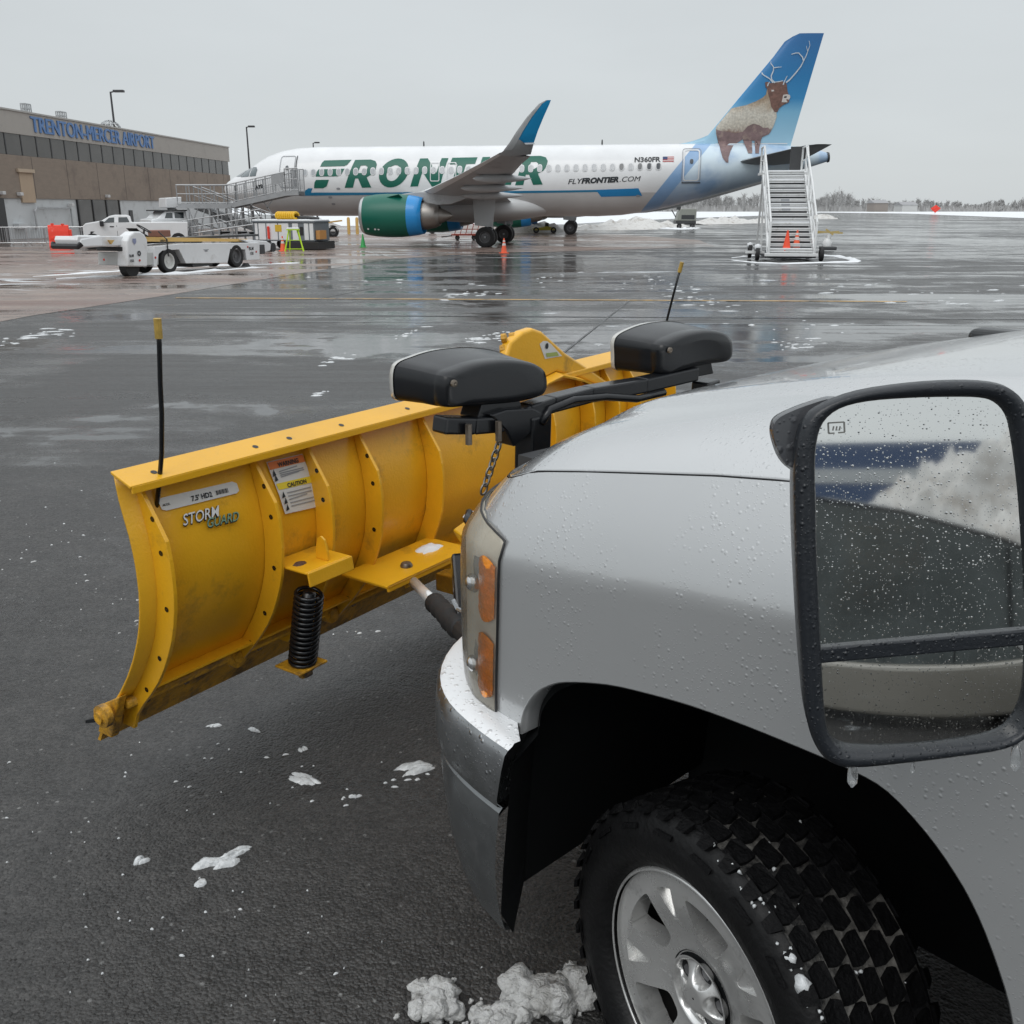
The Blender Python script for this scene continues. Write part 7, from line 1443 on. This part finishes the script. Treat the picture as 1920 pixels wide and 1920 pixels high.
def plow_light(rear, sc_f, dep, shift, lab):
    R0 = [fp(*q) for q in rear]; P0 = smoothloop([Vector((u, v, 0)) for u, v in R0], 5); cc = sum(P0, Vector())/len(P0)
    def ring(k, s, dz=0, du=0): return [tp(s, -(cc.x+(q.x-cc.x)*k+du), cc.y+(q.y-cc.y)*k+dz) for q in P0]
    rr_ = [ring(.55, 1.036), ring(.85, 1.038), ring(.955, 1.044), ring(1.0, 1.060), ring(1.015, 1.08), ring(1.01, 1.083), ring(1.03, 1.09), ring(1.06, 1.06+dep*.5, shift*.5), ring(sc_f, 1.06+dep, shift)]
    b = MB(); b.grid([r_+[r_[0]] for r_ in rr_]); b.add(rr_[0], [tuple(range(len(P0)))]); h = b.build('plow_light', m_blk, SP, auto=R(50))
    r2 = [ring(sc_f*1.015, 1.06+dep, shift), ring(sc_f*1.015, 1.06+dep+.014, shift), ring(sc_f*.93, 1.06+dep+.03, shift), ring(sc_f*.5, 1.06+dep+.042, shift)]
    b = MB(); b.grid([r_+[r_[0]] for r_ in r2]); b.add(r2[-1], [tuple(range(len(P0)))]); b.build('lens', M('lens_clear', (.55, .54, .50), r=.15, coat=1, dirt=(.3, .3, .29), dirt_amt=.3, dirt_s=20), h, auto=R(50))
    a = min(P0, key=lambda q: q.x-q.y*.6); b = MB(); q = tp(1.03, -(cc.x+(a.x-cc.x)*.93), cc.y+(a.y-cc.y)*.6); b.lathe([(.009, -.004), (.009, .002), (.004, .004), (.001, .001)], q, (q-tp(1.1, -(cc.x+(a.x-cc.x)*.93), cc.y+(a.y-cc.y)*.6)), 10); b.build('screw', m_bolt, h)
    b = MB(); lowz = min(q.y for q in P0); b.prism([(cc.x-.07, lowz-.025), (cc.x+.09, lowz-.025), (cc.x+.07, lowz+.02), (cc.x-.05, lowz+.02)], lambda u, v, w_: tp(1.07+w_, -u, v), -.02, .05); b.build('light_foot', m_blk, h, bevel=.004)
    # icicles along the lower rim
    rg_ = random.Random(4); b = MB()
    for i in range(14):
        u = cc.x+rg_.uniform(-.06, .11); z = lowz+.012*rg_.random(); c = tp(1.06+rg_.random()*.04, -u, z); L = rg_.uniform(.004, .014); b.lathe([(.0018, .003), (.0014, -L*.5), (.0004, -L)], c, (0, 0, 1), 5)
    b.build('icicles', m_water, h)['kind'] = 'stuff'
Z2 = lambda q: (700+q[0]/2.6667, 480+q[1]/2.6667)
plow_light([Z2(q) for q in [(345, 600), (420, 558), (520, 528), (650, 515), (770, 528), (835, 560), (855, 610), (852, 665), (815, 700), (700, 728), (560, 742), (420, 752), (352, 752), (335, 700)]], 1.15, .15, .004, 'n')
plow_light([Z2(q) for q in [(1432, 445), (1490, 405), (1570, 378), (1660, 368), (1735, 380), (1772, 410), (1782, 460), (1775, 505), (1740, 528), (1650, 540), (1560, 560), (1480, 582), (1432, 588), (1425, 520)]], 1.13, .15, .004, 'f')
# deflector hump at the blade centre
hp = [BPl.uz(*q, .06) for q in [(948, 668), (957, 640), (980, 621), (998, 615), (1015, 621), (1060, 662), (1100, 688), (1148, 722), (1128, 726), (1082, 706), (1042, 697), (1012, 712), (990, 742), (952, 742)]]
b = MB(); b.prism(hp, lambda u, v, w_: K(u, w_, v), .02, .065); b.build('centre_deflector', m_py, SP, bevel=.012, bseg=3)
b = MB(); ed = [BPl.uz(*q, .06) for q in [(1148, 722), (1128, 726), (1082, 706), (1042, 697), (1012, 712), (990, 742)]]
b.grid([[K(u, .06, v) for u, v in ed], [K(u, .10, v-.012) for u, v in ed]]); b.build('deflector_lip', m_py, SP, solid=.008)
tq = [BPl.uz(*Z2(q), .068) for q in [(833, 440), (850, 425), (870, 425), (890, 440), (946, 500), (860, 515)]]
b = MB(); b.add([K(u, .0665, v) for u, v in tq], [tuple(range(6))]); st = b.build('badge_sticker', m_lab, SP)
a = BPl.uz(*Z2((868, 450)), .068); b = MB(); b.lathe([(.012, .0), (.001, .0)], K(a[0], .0685, a[1]), (0, -1, 0), 14); b.build('badge_disc', m_ink, st)
a = [BPl.uz(*Z2(q), .068) for q in [(862, 486), (918, 480), (928, 498), (868, 505)]]; b = MB(); b.add([K(u, .0685, v) for u, v in a], [(0, 1, 2, 3)]); b.build('badge_band', M('badge_green', (.35, .42, .12), r=.4), st)
b = MB()
for q in ((945, 634), (950, 645), (943, 655), (960, 632)): a = BPl.uz(*q, .03); b.lathe([(.001, -.012), (.018, -.01), (.018, .01), (.001, .012)], K(a[0], .03, a[1]), (.5, -1, .2), 8)
b.build('shackle', m_pyd, SP)
# chain from light bar to quadrant
def link(b, c, d_, w_, L, r_, tw):
    d_ = d_.normalized(); x_ = d_.cross(Vector((.3, .9, .1))).normalized(); y_ = d_.cross(x_); x_ = x_*math.cos(tw)+y_*math.sin(tw); pts = []
    for k in range(17): a = 2*math.pi*k/16; pts.append(c+d_*(L/2*math.sin(a))+x_*(w_/2*math.cos(a)))
    b.tube(pts, r_, 6, caps=False)
A_ = toSP(at(941, 815, 2.62)); B2 = toSP(at(905, 925, 2.60)); n_ = 7
for i in range(n_): b = MB(); link(b, A_.lerp(B2, (i+.5)/n_), B2-A_, .020, (B2-A_).length/n_*1.35, .0036, (i % 2)*math.pi/2); b.build('chain_link', M('chain_steel', (.35, .34, .32), r=.3, m=.9, var=.2, vs=40), SP, smooth=True)
b = MB(); b.bar(toSP(at(862, 1010, 2.75)), toSP(at(925, 965, 2.8)), .06, .05); b.build('hitch_beam', m_py, SP, bevel=.006)
b = MB(); patch_mesh(b, (0, 0, 0), .035, .018, .010, 0, 5.5, zb=0, n=18); o = b.build('snow_patch', m_snow, SP, smooth=True); o.location = toSP(at(885, 975, 2.76))+Vector((0, 0, .014))
b = MB(); b.bar(toSP(at(862, 1040, 2.5)), toSP(at(872, 1160, 2.4)), .05, .05); b.build('valve_block', m_blk, SP, bevel=.008); b = MB(); b.tube([toSP(at(850, 1125, 2.3)), toSP(at(858, 1142, 2.28)), toSP(at(875, 1150, 2.25))], .006, 6); b.build('hook', m_chrome, SP)
b = MB(); b.tube([toSP(at(880, 960, 2.66)), toSP(at(875, 975, 2.62)), toSP(at(884, 990, 2.6)), toSP(at(895, 1010, 2.6))], .011, 8); b.build('hose', m_blk, SP, smooth=True)
# =============== snow clumps by the front wheel ===============
def clump(px, py, r_, parts_, label, sd):
    g_ = ground(px, py); b = MB(); rg_ = random.Random(sd)
    for i in range(parts_):
        a = rg_.uniform(0, 6.28); d_ = r_*rg_.random()**.6; k = rg_.uniform(.28, .55)*r_; chunk(b, (g_.x+math.cos(a)*d_*1.1, g_.y+math.sin(a)*d_*.7, k*rg_.uniform(.4, .8)), k, sd+i*3, (1.1, .9, .8), sub=3)
    for i in range(parts_*2):
        a = rg_.uniform(0, 6.28); d_ = r_*rg_.uniform(.8, 1.7); k = rg_.uniform(.05, .16)*r_; chunk(b, (g_.x+math.cos(a)*d_*1.1, g_.y+math.sin(a)*d_*.7, k*.5), k, sd+i*5, sub=2)
    o = b.build('snow_clump', m_clump, None, smooth=True); tag(o, label, 'snow clump', 'melting snow clumps by the front wheel')
m_clump = M('melting_snow', (.56, .56, .55), r=.38, var=.18, vs=30, bump=1.0, bs=110, dirt=(.30, .29, .27), dirt_amt=.3, dirt_s=10, coat=.3)
m_clump.node_tree.nodes['Principled BSDF'].inputs['Subsurface Weight'].default_value = .35; m_clump.node_tree.nodes['Principled BSDF'].inputs['Subsurface Radius'].default_value = (.02, .02, .022)
clump(828, 1885, .062, 9, 'left snow clump at the bottom, standing free on the dark asphalt', 3); clump(1035, 1875, .085, 12, 'largest snow clump, pressed against the front tyre', 11); clump(935, 1905, .050, 7, 'flat snow clump between the free clump and the one at the tyre', 23)
clump(788, 1843, .014, 3, 'tiny snow crumb just above the free standing clump', 31)
# =============== behind the camera, seen in the mirror ===============
m_tan = M('car_tan', (.36, .34, .30), r=.28, m=.3, coat=1, drops=.4); rz_ = R(22); D1 = Vector((math.cos(rz_), math.sin(rz_), 0))
cc_ = Vector((.375, .84, 0))+Vector((math.sin(rz_), -math.cos(rz_), 0))*2.9
car = thing('parked_car', 'tan car with dark wet windows, seen only in the door mirror', 'car', cc_, rz_)   # x across the reflected view
b = MB(); b.prism([(-3.2, .16), (1.15, .16), (1.2, .6), (1.15, .78), (-3.1, .78), (-3.25, .6)], lambda u, v, w_: (u, w_, v), -1.75, 0); b.build('body', m_tan, car, bevel=.06, bseg=3)
b = MB(); b.prism([(-3.0, .78), (1.1, .78), (.9, .95), (.55, 1.14), (.25, 1.28), (-.1, 1.38), (-.5, 1.44), (-1.2, 1.48), (-2.2, 1.44), (-2.8, 1.2)], lambda u, v, w_: (u, w_*(1-.12*(v-.95)/.5), v), -1.6, -.06); b.build('cabin_glass', M('wet_tinted_glass', (.10, .115, .115), r=.35, coat=.6, drops=.6, dsc=60, var=.5, vs=2.5), car)
b = MB(); b.tube([(x, -.06, z+.008) for x, z in ((-2.8, 1.2), (-2.2, 1.44), (-1.2, 1.48), (-.5, 1.44), (-.1, 1.38), (.25, 1.28), (.55, 1.14), (.9, .95), (1.1, .8))], .010, 6); b.build('roof_rail', m_black, car)
for x in (-2.6, .98): wheel('wheel', car, (x, -.40, .33), (0, 1, 0), .33, .22, m_tyre, m_hub)
for x in (-1.4, .28): b = MB(); b.bar((x, -.062, .80), (x-.02, -.062, 1.26), .022, .012); b.build('pillar', m_black, car)
a39 = R(27); c_ = Vector((.375, .84, 0))+Vector((math.sin(a39), -math.cos(a39), 0))*15
b = MB(); nx, ny = 110, 90; rows = []
for i in range(nx+1):
    row = []
    for j in range(ny+1):
        x = -3.2+6.4*i/nx; y = -3+6*j/ny; e_ = max(0, 1-(x/3.2)**2-(y/3)**2); z = 2.05*e_**.75+.5*e_**.3*noise.noise(Vector((x*1.3, y*1.3, 2)))*1.4+.34*min(1, e_*4)*noise.noise(Vector((x*4, y*4, 2)))+.22*min(1, e_*4)*noise.noise(Vector((x*12, y*12, 2))); row.append((c_.x+x*math.cos(a39)-y*math.sin(a39), c_.y+x*math.sin(a39)+y*math.cos(a39), max(z, 0)-.02))
    rows.append(row)
b.grid(rows); struct(tag(b.build('snow_pile', m_dsnow, smooth=True), 'big heap of dirty snow seen in the door mirror', 'snow pile'), 'stuff')
a28 = R(19); c_ = Vector((.375, .84, 0))+Vector((math.sin(a28), -math.cos(a28), 0))*70; hg = thing('blue_hangar', 'long blue hangar with pale bands, seen in the door mirror', 'hangar', c_, a28)
m_hb = M('hangar_blue', (.07, .11, .21), r=.5, var=.1); b = MB(); b.bx(-30, 12, -25, 0, 0, 4.6); b.bx(-6, 12, -25, .2, 0, 5.2); b.build('wall', m_hb, hg); b = MB(); b.bx(-30, 3, -.0, .25, 2.4, 3.4); b.bx(1, 12, .2, .45, 0, 2.0); b.build('band', m_wwall, hg)
